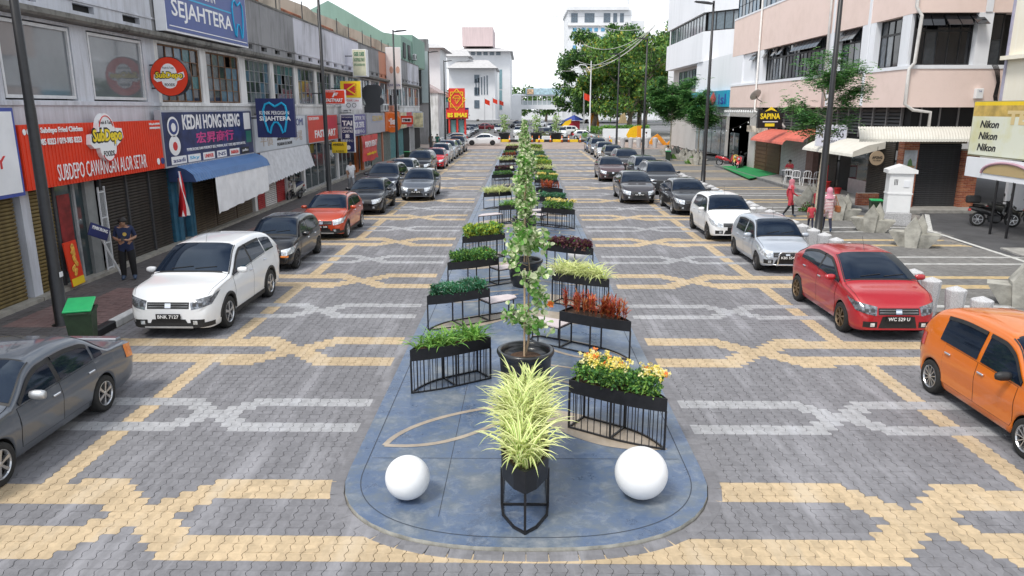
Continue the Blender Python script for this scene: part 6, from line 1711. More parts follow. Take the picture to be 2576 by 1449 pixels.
# louvre strip under the slab
pbox((XR+.55, XR+.6, YF+.6, 57.5, 2.6, 4.62), 'louvre_back', M_dark)
M_louv = mat('grey_louvre', (.055,.056,.058), .6, var=.2); lm_ = {}
for q in range(14):
    ya = 36.0 + q*1.45
    pbox((XR+.40, XR+.52, ya-.04, ya+.04, 3.1, 4.62), 'mullion', mat('grey_mullion', (.20,.19,.19), .6))
    if q < 13:
        for z in range(8):
            if 'l' not in lm_:
                m = MB(); m.slab([(-.05, 0), (.05, .12), (.055, .115), (-.045, -.005)], 'y', -.66, .66); lm_['l'] = m.mesh('louvre_blade', M_louv, fix=True)
            link('louvre_blade', lm_['l'], t, Vector((XR+.46, ya+.725, 3.25 + z*.165)) - t.location)
# front louvre gap (dark) above the awning
pbox((XR+.5, XE, YF+.45, YF+.5, 3.4, 4.62), 'dark_opening', M_dark)
for q in range(4): pbox((XR+.9+q*.85, XR+.96+q*.85, YF+.38, YF+.445, 3.4, 4.62), 'mullion', mat('grey_mullion', (.2,.19,.19), .6))
# ground floor
pbox((XR+.1, XR+.5, 57.0, YB, .1, 4.6), 'wall', W_beige)
pl_ = tag(MB().prism([(15.6, 33.3), (22.5, 33.3), (22.5, 34.6), (17.9, 60), (15.6, 60)], -.05, .13).build('shop_plinth', mat('plinth_screed', (.30,.29,.27), .8, var=.2, coords='World')), kind='structure')
M_sill = mat('dark_kerb_stone', (.16,.16,.16), .9, var=.3, coords='World')
kbm = MB().rbox(-.08, .08, -.37, .37, -.02, .16, .02).mesh('kerb_stone', M_sill)
for q in range(36): link('kerb_stone', kbm, pl_, (15.52, 33.5 + q*.75, 0))
M_wood = mat('brown_wood_door', (.10,.052,.025), .7, var=.35, scale=4, stretch=(1,6,1)); M_gsh2 = mat('grey_roller', (.42,.42,.43), .5, .2, var=.12)
for q in range(2):
    dr = pbox((XR+.20, XR+.24, 51.5 + q*2.85, 54.3 + q*2.85, .14, 2.75), 'wooden_door', M_wood)
    for z in range(9): pbox((XR+.17, XR+.198, 51.55 + q*2.85, 54.25 + q*2.85, .18 + z*.285, .40 + z*.285), 'door_plank', M_wood)
shutter(t, XR+.2, 46.6, 51.3, .14, 2.9, M_gsh2, sgn=-1)
pbox((XR+.1, XR+.5, 45.4, 46.5, .12, 3.2), 'pier', mat('brown_plaster', (.16,.10,.085), .8, var=.2)); shutter(t, XR+.4, 42.6, 45.3, .14, 2.6, M_blksh, sgn=-1)
pbox((XR+.5, XR+.54, 39.0, 42.5, .14, 2.9), 'kitchen_recess', M_void); shutter(t, XR+.05, 35.4, 38.0, .14, 3.2, M_blksh, sgn=-1)
pbox((XR+.3, XR+.34, 38.2, 40.6, .9, 2.4), 'glass_counter', M_shop_glass); pbox((XR+.28, XR+.36, 38.15, 40.65, .14, .9), 'counter_base', M_alum)
# brick columns and low wall, brick by brick
M_brk = [mat('brick_red', (.40,.13,.07), .9, var=.25, scale=9, bump=.3), mat('brick_orange', (.46,.19,.10), .9, var=.25, scale=9, bump=.3), mat('brick_dark', (.30,.10,.06), .9, var=.25, scale=9, bump=.3)]
M_mort = mat('mortar', (.42,.37,.32), .95, var=.2, coords='World'); bmesh_ = {}
def brickwork(root, x0, x1, y0, y1, z0, z1, name='brick_column', course=.08, L=.232):
    co = wbuild(MB().box(x0+.012, x1-.012, y0+.012, y1, z0, z1), name, M_mort, root)
    Lo = root.location; z = z0; r = 0; R = random.Random(int(x0*10))
    while z + course <= z1 + .001:
        x = x0 - (L/2 if r % 2 else 0)
        while x < x1 - .02:
            a, b = max(x, x0), min(x+L, x1); w = b-a-.012
            if w > .04:
                mi = R.randrange(3); key = (round(w, 2), mi, round(y1-y0, 2))
                if key not in bmesh_: bmesh_[key] = MB().box(-w/2, w/2, 0, (y1-y0) - .02, 0, course-.012).mesh('brick', M_brk[mi])
                link('brick', bmesh_[key], co, Vector(((a+b)/2, y0 + R.uniform(-.003,.003), z + .006)) - Lo)
            x += L
        z += course; r += 1
brickwork(t, 17.36, 18.06, YF-.35, YF+.2, .13, 3.10); brickwork(t, 20.15, 20.85, YF-.35, YF+.2, .13, 2.75); brickwork(t, 15.75, 16.75, 35.0, 35.25, .13, .70, 'low_brick_wall')
shutter(t, YF-.05, 18.08, 20.13, .14, 3.0, M_dkgrey, axis='y', sgn=-1)
# awnings
M_awr, M_aww = mat('red_awning', (.55,.13,.09), .6, var=.12, scale=3), mat('dirty_white_awning', (.60,.58,.52), .7, var=.18, scale=2.5, col2=(.66,.64,.58))
def ribbed(label, A, B, C, D_, mt, n=40, name='ribbed_awning'):
    """ribbed sheet between back edge A-B and curled front edge C-D"""
    A, B, C, D_ = map(Vector, (A, B, C, D_)); m = MB(); rows = []
    for i in range(n*2+1):
        f = i/(n*2); p, q = A.lerp(B, f), C.lerp(D_, f); o_ = Vector((0,0,.025 if (i % 2) else 0)); row = []
        for g_ in (0, .35, .7, .9, .97, 1.0): r_ = p.lerp(q, g_); r_.z += .14*sin(pi*min(1, g_)*.9)*(1 if g_ < .97 else .6) - (.10 if g_ == 1 else 0); row.append(r_ + o_)
        rows.append(row)
    m.grid(rows); o = m.build(name, mt, None, fix=True); return tag(o, label, 'awning', 'ribbed awnings on the right')
ribbed('wide faded red ribbed awning above the wooden doors', (XR, 53.2, 3.15), (XR, 46.6, 3.15), (16.0, 53.2, 2.45), (16.0, 46.6, 2.45), M_awr)
ribbed('short bright red ribbed awning beside the white one', (XR, 46.4, 3.35), (XR, 43.2, 3.35), (16.0, 46.4, 2.75), (16.0, 43.2, 2.75), M_awr, 20)
ribbed('white ribbed awning over the seats of the ice cream shop', (XR, 43.0, 3.0), (XR, 36.4, 3.0), (15.9, 43.0, 2.35), (15.9, 36.4, 2.35), M_aww)
m = MB(); m.slab([(15.9, 2.3), (15.9, 2.55), (16.6, 2.85), (XR, 3.0), (XR, 2.7)], 'y', 36.3, 36.36); tag(m.build('awning_end', M_aww, None, fix=True), 'flat white end panel of the lower white awning', 'awning')
ribbed('stained white ribbed awning along the front above the brick columns', (15.3, YF-.05, 3.75), (21.6, YF-.05, 3.75), (14.9, YF-1.25, 3.2), (21.2, YF-1.25, 3.2), M_aww, 50)
# signs on the right
def bxY(label, x0, y0, x1, y1, Yv, face, rim, name='shop_sign', depth=.12, frame=.03):
    """board that faces the camera; its corners given in picture coordinates at depth Yv"""
    a, b = onY(x0, y0, Yv), onY(x1, y1, Yv); X0, X1, Z1, Z0 = a.x, b.x, a.z, b.z
    t = thing(name, ((X0+X1)/2, Yv, Z0), label, 'sign', 'signs on the right side')
    wbuild(MB().box(X0, X1, Yv, Yv+depth, Z0, Z1), 'sign_box', rim, t); wbuild(MB().box(X0+frame, X1-frame, Yv-.012, Yv, Z0+frame, Z1-frame), 'sign_face', face, t)
    return t, X0, X1, Z0, Z1
t, a, b, c_, d = bxY('white board of the ice cream shop with thin black lettering', 2056, 314, 2127, 368, 40.5, S('lilac_white', (.66,.67,.78)), wht)
wtext('APONG', t, T_b, (a+.12, 40.47, c_+.45), (b-a)-.3, .45, 'Y-', depth=.004); wtext('ICE CREAM', t, T_b, (a+.3, 40.47, c_+.2), (b-a)-.6, .13, 'Y-', depth=.003)
t = thing('shop_sign', (19.1, YF-.42, 3.02), 'brown fascia of the ice cream shop above the black shutter', 'sign'); wbuild(MB().box(18.08, 20.13, YF-.42, YF-.3, 3.02, 3.5), 'sign_box', S('tan', (.19,.15,.09)), t)
wtext('APONG', t, T_b, (18.6, YF-.426, 3.18), 1.2, .24, 'Y-', depth=.004, bold=.03); wtext('ICE CREAM', t, T_b, (18.85, YF-.426, 3.06), .75, .08, 'Y-', depth=.003)
t = thing('round_sign', (17.0, 36.2, 2.0), 'small round tan ice cream sign hanging under the white awning', 'sign'); m = MB(); m.lathe([(.34,-.03),(.34,.03)], c=(17.0, 36.2, 2.25), seg=26, axis='y'); wbuild(m, 'disc', S('tan_light', (.42,.32,.22)), t); wtext('APONG', t, T_b, (16.76, 36.155, 2.22), .48, .13, 'Y-', depth=.003, bold=.02); wtext('ICE CREAM', t, T_b, (16.82, 36.155, 2.12), .36, .05, 'Y-', depth=.003)
wbuild(MB().tube([(17.0,36.2,2.55),(17.0,36.2,2.8)], .012, 5), 'hanger', M_black, t)
t = thing('dessert_poster', (17.72, YF-.40, 1.75), 'poster with a green dessert on the left brick column', 'poster'); wbuild(MB().box(17.40, 17.98, YF-.40, YF-.375, 1.75, 2.72), 'sheet', S('poster_grey', (.50,.53,.56), v=.35), t)
m = MB(); m.slab([(17.45,1.85),(17.75,1.78),(17.93,2.0),(17.6,2.1)], 'y', YF-.412, YF-.402); wbuild(m, 'tray_print', S('poster_tan', (.45,.30,.14)), t, fix=True); m = MB(); m.slab([(17.56,2.02),(17.80,2.02),(17.74,2.26),(17.68,2.36),(17.60,2.26)], 'y', YF-.424, YF-.414); wbuild(m, 'dessert_print', S('poster_green', (.14,.26,.10)), t, fix=True)
t, a, b, c_, d = bxY('black ribbed sign with gold lettering over the wooden doors', 1909, 276, 1967, 322, 48.2, blk, blk, depth=.3)
wtext('SAPINA', t, T_y, (a+.12, 48.17, c_+.55), (b-a)-.3, .36, 'Y-', depth=.01, bold=.03); wbuild(MB().box(a+.45, b-.5, 48.17, 48.185, c_+.1, c_+.28), 'gold_ribbon', T_y, t); m = MB()
m.box(a+.3, b-.3, 48.17, 48.185, c_+.36, c_+.42); wbuild(m, 'silver_band', wht, t); m = MB(); m.slab([((a+b)/2-.4, c_+1.0), ((a+b)/2, c_+1.32), ((a+b)/2+.4, c_+1.0), ((a+b)/2, c_+1.12)], 'y', 48.17, 48.185); wbuild(m, 'crown_mark', T_y, t, fix=True)
t = thing('shop_sign', (XR-.3, 55.0, 2.75), 'small white picture sign under the black ribbed sign', 'sign'); wbuild(MB().box(XR-.4, XR-.3, 53.0, 57.6, 2.85, 3.3), 'sign_box', S('menu', (.55,.48,.40), v=.7), t)
# bank sign and building
t = thing('bank_building', (18, 78, 0), 'white bank building with grey ribbon windows and chamfered corner', 'building')
P1, P2, P3, P4 = (17.4, 94.0), (17.4, 75.5), (20.9, 71.5), (26.0, 66.2)
def bandpoly(off=0.): return [(17.4+off, 94.0), (17.4+off, 75.5+off*.3), (20.9+off*.7, 71.5+off*.7), (26+off*.7, 66.2+off*.7), (45, 66.2), (45, 94)][::1]
def pband(z0, z1, mt, name, off=0.):
    m = MB(); m.prism(bandpoly(off), z0, z1); return wbuild(m, name, mt, t, fix=True)
pband(8.95, 11.75, W_whiteb, 'lower_band'); pband(13.5, 19.0, W_whiteb, 'parapet'); pband(0.1, 8.95, W_beige, 'recessed_wall', 1.0); pband(11.75, 13.5, M_void, 'inner_wall', .8)
def pane_run(A, B, n, z0, z1, mats_, frame, seed):
    A, B = Vector((*A, 0)), Vector((*B, 0)); d = (B-A); L_ = d.length; u = d.normalized(); nn = Vector((u.y, -u.x, 0)); R = random.Random(seed)
    ang = math.atan2(u.y, u.x); w = L_/n
    for i in range(n):
        c = A + u*(w*(i+.5)); mm = MB()
        for (p0,p1,q0,q1) in ((-w/2,-w/2+.05,0,z1-z0),(w/2-.05,w/2,0,z1-z0),(-w/2+.05,w/2-.05,0,.06),(-w/2+.05,w/2-.05,z1-z0-.06,z1-z0)): mm.box(p0,p1,-.05,.05,q0,q1)
        wo = mm.build('window', frame, t); wo.location = Vector((c.x, c.y, z0)) - t.location; wo.rotation_euler = (0,0,ang)
        MB().box(-w/2+.05, w/2-.05, -.01, .0, .06, z1-z0-.06).build('pane', R.choice(mats_), wo)
G_bank = [mat('pane_grey_blue', (.10,.14,.17), .08, var=.2, spec=.8), mat('pane_pale', (.24,.28,.31), .12, var=.2)]
pane_run((17.7, 93.0), (17.7, 75.8), 13, 11.8, 13.45, G_bank, M_fr_dk, 1); pane_run((17.8, 75.4), (20.9, 71.9), 5, 11.8, 13.45, G_bank, M_fr_dk, 2); pane_run((20.9, 71.9), (25.8, 66.8), 8, 11.8, 13.45, G_bank, M_fr_dk, 3); pane_run((18.3, 90.0), (18.3, 76.4), 10, 6.6, 8.6, G_bank, M_fr_dk, 4)
for q in range(4): pbox_ = wbuild(MB().box(18.2, 18.26, 66.3 + q*3.4, 69.4 + q*3.4, .4, 3.6), 'shop_window', mat('bank_glass', (.22,.27,.29), .08, var=.25), t)
wbuild(MB().box(17.55, 18.15, 58.5, 78.0, 3.9, 9.0), 'fascia_wall', W_whiteb, t); wbuild(MB().box(17.5, 18.15, 58.6, 65.4, .1, 3.9), 'entrance_wall', W_beige, t)
wbuild(MB().box(17.44, 17.5, 61.2, 63.6, .25, 2.6), 'glass_door', M_shop_glass, t); wbuild(MB().box(17.38, 17.43, 62.36, 62.42, .25, 2.6), 'door_stile', M_alum, t)
t = thing('bank_sign', (17.3, 72, 4.65), 'bright cyan bank sign with red diamond', 'sign'); wbuild(MB().box(17.22, 17.5, 64.6, 80.5, 4.68, 6.05), 'sign_box', S('cyan_board', (.02,.36,.56)), t)
wtext('RHB', t, S('royal', (.03,.06,.36), v=0), (17.21, 78.0, 4.90), 6.0, .92, 'X-', bold=.06, shear=.2); m = MB(); m.slab([(70.4, 5.36), (69.3, 4.75), (68.2, 5.36), (69.3, 5.98)], 'x', 17.19, 17.215); wbuild(m, 'red_diamond', S('diamond_red', (.78,.05,.06)), t, fix=True)
wtext('Isl', t, S('royal', (.03,.06,.36), v=0), (17.21, 67.4, 4.90), 2.4, .85, 'X-', bold=.01)
# festoon lamps
t = thing('festoon_lights', (17.2, 58, 4.2), 'row of white bulbs strung under the pink slab', 'string lights'); wbuild(MB().tube([(17.25, 54.5+q*.6, 4.45-.05*sin(q*.5)) for q in range(19)], .012, 4), 'cable', M_black, t)
bm_ = MB().lathe([(0,-.11),(.06,-.09),(.085,0),(.05,.08),(.03,.13)], seg=10).mesh('bulb', M_ball, True)
for q in range(18): link('bulb', bm_, t, Vector((17.25, 54.8+q*.6, 4.3)) - t.location)
t = thing('festoon_cable', (16.5, 58, 3), 'drooping bulb cable in front of the bank entrance', 'string lights'); pts = [(17.2, 55 + 12*f, 4.4 - 1.6*f - .5*sin(pi*f)) for f in [q/12 for q in range(13)]]; wbuild(MB().tube(pts, .012, 4), 'cable', M_black, t)
for q in range(1, 13, 2): link('bulb', bm_, t, Vector(pts[q]) - Vector((0,0,.15)) - t.location).scale = (.6,.6,.6)
# satellite dish, meter box
t = thing('satellite_dish', (16.9, 55.5, 4.9), 'grey satellite dish on the pink wall', 'dish'); m = MB(); m.lathe([(0,.0),(.25,.03),(.42,.10),(.45,.12),(.42,.115),(.2,.04),(0,.015)], seg=24, axis='y'); o = m.build('reflector', mat('dish_grey', (.40,.38,.36), .6), t, smooth=True); o.rotation_euler = (radians(35), 0, radians(25)); o.location = (0,0,.55); MB().tube([(.45,0,.1),(.1,0,.3),(0,.05,.5)], .03, 5).build('arm', M_dkgrey, t)
t = thing('meter_box', (20.5, YF-.12, 5.0), 'small white meter box on the pink front wall', 'box'); MB().rbox(-.16,.16,-.11,.11,0,.44,.015).build('casing', M_plastic_w, t); text('TNB', t, T_n, (-.07,-.115,.28), .14, .07, 'Y-', depth=.002)
t = thing('cable_bundle', (21.1, YF-.15, 4.7), 'tangle of black cables at the end of the pink wall', 'cables')
for q in range(5): R_ = random.Random(q); MB().tube([(-.2+.06*q, 0, 1.75), (-.05+.05*q, -.03, 1.5), (.1+.03*q, -.05, 1.0), (.05+.04*q, -.02, .4), (.2+.03*q, 0, 0)], .018, 5).build('cable', M_black, t)
# ---- cream building with the camera sign
t = thing('cream_building', (18.9, 25, 0), 'cream building behind the camera brand sign at the right edge', 'building')
wbuild(MB().box(18.9, 40, 12, 30.4, 4.75, 16), 'wall', W_cream, t); wbuild(MB().box(18.84, 18.93, 30.36, 30.46, 4.7, 16), 'corner_bead', mat('lilac_trim', (.36,.35,.46), .6), t); wbuild(MB().box(18.6, 18.9, 12, 30.4, 6.4, 6.55), 'ledge', W_cream, t)
wbuild(MB().box(21.6, 27, 33.3, 33.5, .05, 4.7), 'rear_wall', W_whiteb, t); wbuild(MB().box(22.0, 23.3, 33.22, 33.28, 1.6, 2.6), 'notice_frame', M_dkgrey, t); wbuild(MB().box(22.06, 23.24, 33.19, 33.215, 1.66, 2.54), 'notice', T_w, t)
wbuild(MB().box(23, 40, 12, 30.2, 0, 4.75), 'ground_wall', W_whiteb, t)
t = thing('shop_sign', (17.67, 27, 2.7), 'large yellow and white camera brand sign at the right edge', 'sign')
M_nik = mat('sign_camera_white', (.72,.74,.62), .5, col2=(.62,.58,.20), scale=.8, contrast=(.45,.8), coords='World')
wbuild(MB().box(17.67, 17.95, 21.5, 30.05, 2.78, 4.85), 'sign_box', S('olive_rim', (.30,.29,.18)), t); wbuild(MB().box(17.655, 17.668, 21.5, 30.0, 2.83, 4.28), 'sign_face', M_nik, t); wbuild(MB().box(17.655, 17.668, 21.5, 30.0, 4.281, 4.68), 'ochre_stripe', S('ochre', (.55,.38,.10), v=.3), t); wbuild(MB().box(17.655, 17.668, 21.5, 30.0, 4.681, 4.82), 'yellow_stripe', yel, t)
for q in range(3): wtext('Nikon', t, T_b, (17.65, 29.45, 3.85 - q*.43), 1.15, .28, 'X-', depth=.003, bold=.03, shear=.2)
wtext('TELE', t, S('faint_gold', (.70,.55,.28)), (17.65, 27.9, 4.0), 2.2, .5, 'X-', depth=.003, bold=.05)
t = thing('hanging_board', (17.5, 27, 2.0), 'blank white board with pink arch on two black posts under the camera sign', 'sign'); wbuild(MB().box(17.46, 17.56, 22, 29.7, 2.0, 2.74), 'board', W_whiteb, t); m = MB(); m.tube([(17.42, 28.6 - 3.0*(1-cos(pi*q/14))/2*1.0, 2.2 + .45*sin(pi*q/14)) for q in range(15)], .05, 6); wbuild(m, 'pink_arch', S('rose', (.50,.30,.36)), t); m = MB(); m.slab([(28.5 - 2.8*(1-cos(pi*q/14))/2, 2.2 + .40*sin(pi*q/14)) for q in range(15)], 'x', 17.43, 17.455); wbuild(m, 'tan_fill', S('sand', (.48,.36,.18)), t, fix=True)
for y_ in (27.63, 26.68): wbuild(MB().tube([(17.5, y_, 0), (17.5, y_, 2.02)], .045, 8), 'post', M_black, t)
# ---- roadside cabinet
t = thing('utility_cabinet', (15.05, 29.9, 0), 'tall white utility cabinet with pitched cap on a concrete base', 'cabinet', None, radians(-12))
MB().rbox(-.50,.50,-.36,.36,0,.52,.02).build('base', mat('granite_base', (.42,.42,.43), .8, var=.3, scale=30), t); MB().rbox(-.44,.44,-.30,.30,.52,2.1,.02).build('body', M_plastic_w, t); MB().box(-.46,.46,-.32,.32,1.25,1.31).build('mid_band', M_plastic_w, t)
m = MB(); m.slab([(-.54,2.08),(.54,2.08),(.54,2.22),(0,2.42),(-.54,2.22)], 'y', -.38, .38); m.build('cap', M_plastic_w, t, fix=True)
MB().box(.10,.30,-.325,-.30,1.55,1.80).build('lock_plate', W_whiteb, t); m = MB()
for q in range(3): m.box(-.26+q*.05,-.235+q*.05,-.306,-.30,1.62,1.85)
m.build('vent_slots', M_dkgrey, t)
# ================================================================== STREET FURNITURE, PEOPLE, BIKES, YOUNG TREES
def ordn(k): return ORD[k] if k < len(ORD) else f'{k+1}th'
# ---- street lamps
lamp_pole = MB().lathe([(.20,0),(.20,.02),(.135,.03),(.13,1.1),(.118,1.12),(.10,4.5),(.093,4.52),(.06,10.2),(0,10.22)], seg=14).mesh('pole', M_black, True)
lamp_head = MB().slab([(0,10.08),(.35,10.16),(1.0,10.20),(1.05,10.17),(.9,10.12),(.1,10.02)], 'y', -.14, .14).mesh('luminaire', M_dkgrey, fix=True)
for k, (x, y, sg) in enumerate([(-9.80,15.0,1), (-9.8,37.5,1), (-9.8,58.6,1), (-9.8,80.0,1), (-9.8,95.5,1), (10.2,25.4,-1), (10.3,42.6,-1), (10.2,63.8,-1), (10.2,82,-1)]):
    side = 'left' if x < 0 else 'right'; q = k if x < 0 else k-5
    t = thing('street_lamp', (x, y, .1 if x < 0 else 0), f'{ordn(q)} tall black street lamp on the {side} side of the street', 'street lamp', 'black street lamps')
    link('pole', lamp_pole, t); h = link('luminaire', lamp_head, t); h.scale = (sg, 1, 1)
    if k == 0: MB().rbox(.128,.133,-.06,.06,1.05,1.16,.002).build('sticker', M_plastic_w, t)
# ---- granite bollards
M_gran = mat('speckled_granite', (.50,.50,.51), .85, var=.45, scale=60, bump=.2, contrast=(.3,.7))
n8 = 10
bo = MB(); pts = []
for (r, z) in ((.14,0),(.205,.90),(.20,.92)):
    pts.append([(r*cos(2*pi*k/n8), r*sin(2*pi*k/n8), z) for k in range(n8)] + [(r, 0, z)])
bo.grid(pts); n = len(bo.v)
for k in range(n8): bo.face([pts[2][k], pts[2][(k+1) % n8], (0,0,1.0)])
bol_me = bo.mesh('bollard', M_gran)
k = 0; y_ = 12.6
while y_ < 52:
    if not (18.2 < y_ < 20.2) and not (27.5 < y_ < 31.5 and False):
        o = link('bollard', bol_me, None, (9.08 + RNG.uniform(-.04,.04), y_, -.02), (RNG.uniform(-.012,.012), RNG.uniform(-.012,.012), 0))
        tag(o, f'{ordn(k)} speckled grey granite bollard counted from the front along the right parking row', 'bollard', 'granite bollards on the right'); k += 1
    y_ += .86 if y_ < 30 else 1.1
# ---- angular concrete seats
M_seat = mat('raw_concrete', (.36,.35,.31), .9, var=.3, scale=3, detail=8, bump=.35, coords='World')
def seat(x, y, rz, label):
    t = thing('concrete_seat', (x, y, 0), label, 'seat', 'angular concrete seats on the plaza', rz)
    def block(nm, lo, hi, z1):
        m = MB(); m.v += [p + (0,) for p in lo] + [p + (z1,) for p in hi]
        for i in range(4): j = (i+1) % 4; m.f.append((i, j, 4+j, 4+i)); m.m.append(0)
        m.f += [(4,5,6,7), (3,2,1,0)]; m.m += [0, 0]; m.build(nm, M_seat, t, fix=True)
    block('left_seat', [(-.45,-.22),(-.22,-.28),(-.20,.24),(-.42,.22)], [(-.78,-.26),(-.22,-.34),(-.20,.28),(-.70,.26)], .50)
    block('right_seat', [(.12,-.30),(.48,-.24),(.44,.22),(.12,.26)], [(.12,-.36),(.82,-.28),(.74,.28),(.12,.30)], .46)
    for (cx, cy, w, h, d) in ((-.05, -.08, .25, 1.02, .34), (.16, .22, .22, 1.08, .22)):
        m = MB(); P = [(-w*.72, 0), (w*.72, 0), (w, .66), (w*.1, h), (-w, .60)]
        m.slab([(cx+a, b) for a, b in P], 'y', cy-d, cy+d*.5); m.build('pointed_block', M_seat, t, fix=True)
for x, y, rz, lb in ((13.35, 25.1, -.5, 'angular concrete seat nearest the camera beside the driveway line'), (13.4, 28.3, -.5, 'angular concrete seat in front of the green wheeled bin on the plaza'), (13.5, 31.4, -.5, 'angular concrete seat beside the woman in striped top'), (13.7, 35.6, -.5, 'angular concrete seat behind the woman in red'), (12.0, 17.4, -.4, 'angular concrete seat cut by the right edge of the picture'), (14.6, 62.5, -.5, 'nearest concrete seat of the far group by the trees'), (14.6, 65.2, -.5, 'second concrete seat of the far group by the trees'), (14.6, 68.2, -.5, 'third concrete seat of the far group by the trees'), (14.5, 71.5, -.5, 'fourth concrete seat of the far group by the trees'), (14.4, 75.0, -.5, 'farthest concrete seat by the trees')): seat(x, y, rz, lb)
# ---- wheeled bins
M_bin = mat('dark_green_bin', (.022,.045,.022), .55, var=.2, scale=5); M_lid = mat('bright_green_lid', (.02,.44,.14), .4, var=.08)
def bin_(x, y, z, rz, label, open_=0., lid=M_lid):
    t = thing('wheeled_bin', (x, y, z), label, 'bin', 'green wheeled bins', rz); t.scale = (.84,.84,.84)
    m = MB(); lo = [(-.22,-.24),(.22,-.24),(.22,.24),(-.22,.24)]; hi = [(-.28,-.33),(.28,-.33),(.28,.34),(-.28,.34)]
    m.v += [p + (.06,) for p in lo] + [p + (.96,) for p in hi] + [(p[0]*1.09, p[1]*1.08, .94) for p in hi] + [(p[0]*1.09, p[1]*1.08, 1.0) for p in hi] + [(p[0]*.93, p[1]*.94, 1.0) for p in hi]
    for b in (0, 8, 12):
        for i in range(4): j = (i+1) % 4; m.f.append((b+i, b+j, b+4+j, b+4+i)); m.m.append(0)
    m.f.append((3,2,1,0)); m.m.append(0); m.f.append((4,5,6,7)); m.m.append(0)
    m.build('body', M_bin, t)
    l = MB(); l.rbox(-.29,.29,-.68,.04,0,.05,.015); lo_ = l.build('lid', lid, t); lo_.location = (0,.33,1.01); lo_.rotation_euler = (-open_, 0, 0)
    MB().tube([(-.2,.40,.98),(.2,.40,.98)], .018, 6).build('handle', M_bin, t)
    for sg in (-1,1): m = MB(); m.lathe([(.04,-.025),(.10,-.02),(.10,.02),(.04,.025)], c=(sg*.24,.28,.10), seg=14, axis='x'); m.build('wheel', M_rubber, t)
bin_(-8.5, 13.6, .0, radians(200), 'dark green wheeled bin with bright green lid half open, beside the nearest left lamp', .22)
bin_(14.75, 31.0, 0, radians(-15), 'green wheeled bin beside the white utility cabinet'); bin_(12.9, 66.7, 0, radians(-10), 'green wheeled bin by the far concrete seats'); bin_(-9.8, 63.5, .11, 0, 'green wheeled bin on the far left footpath')
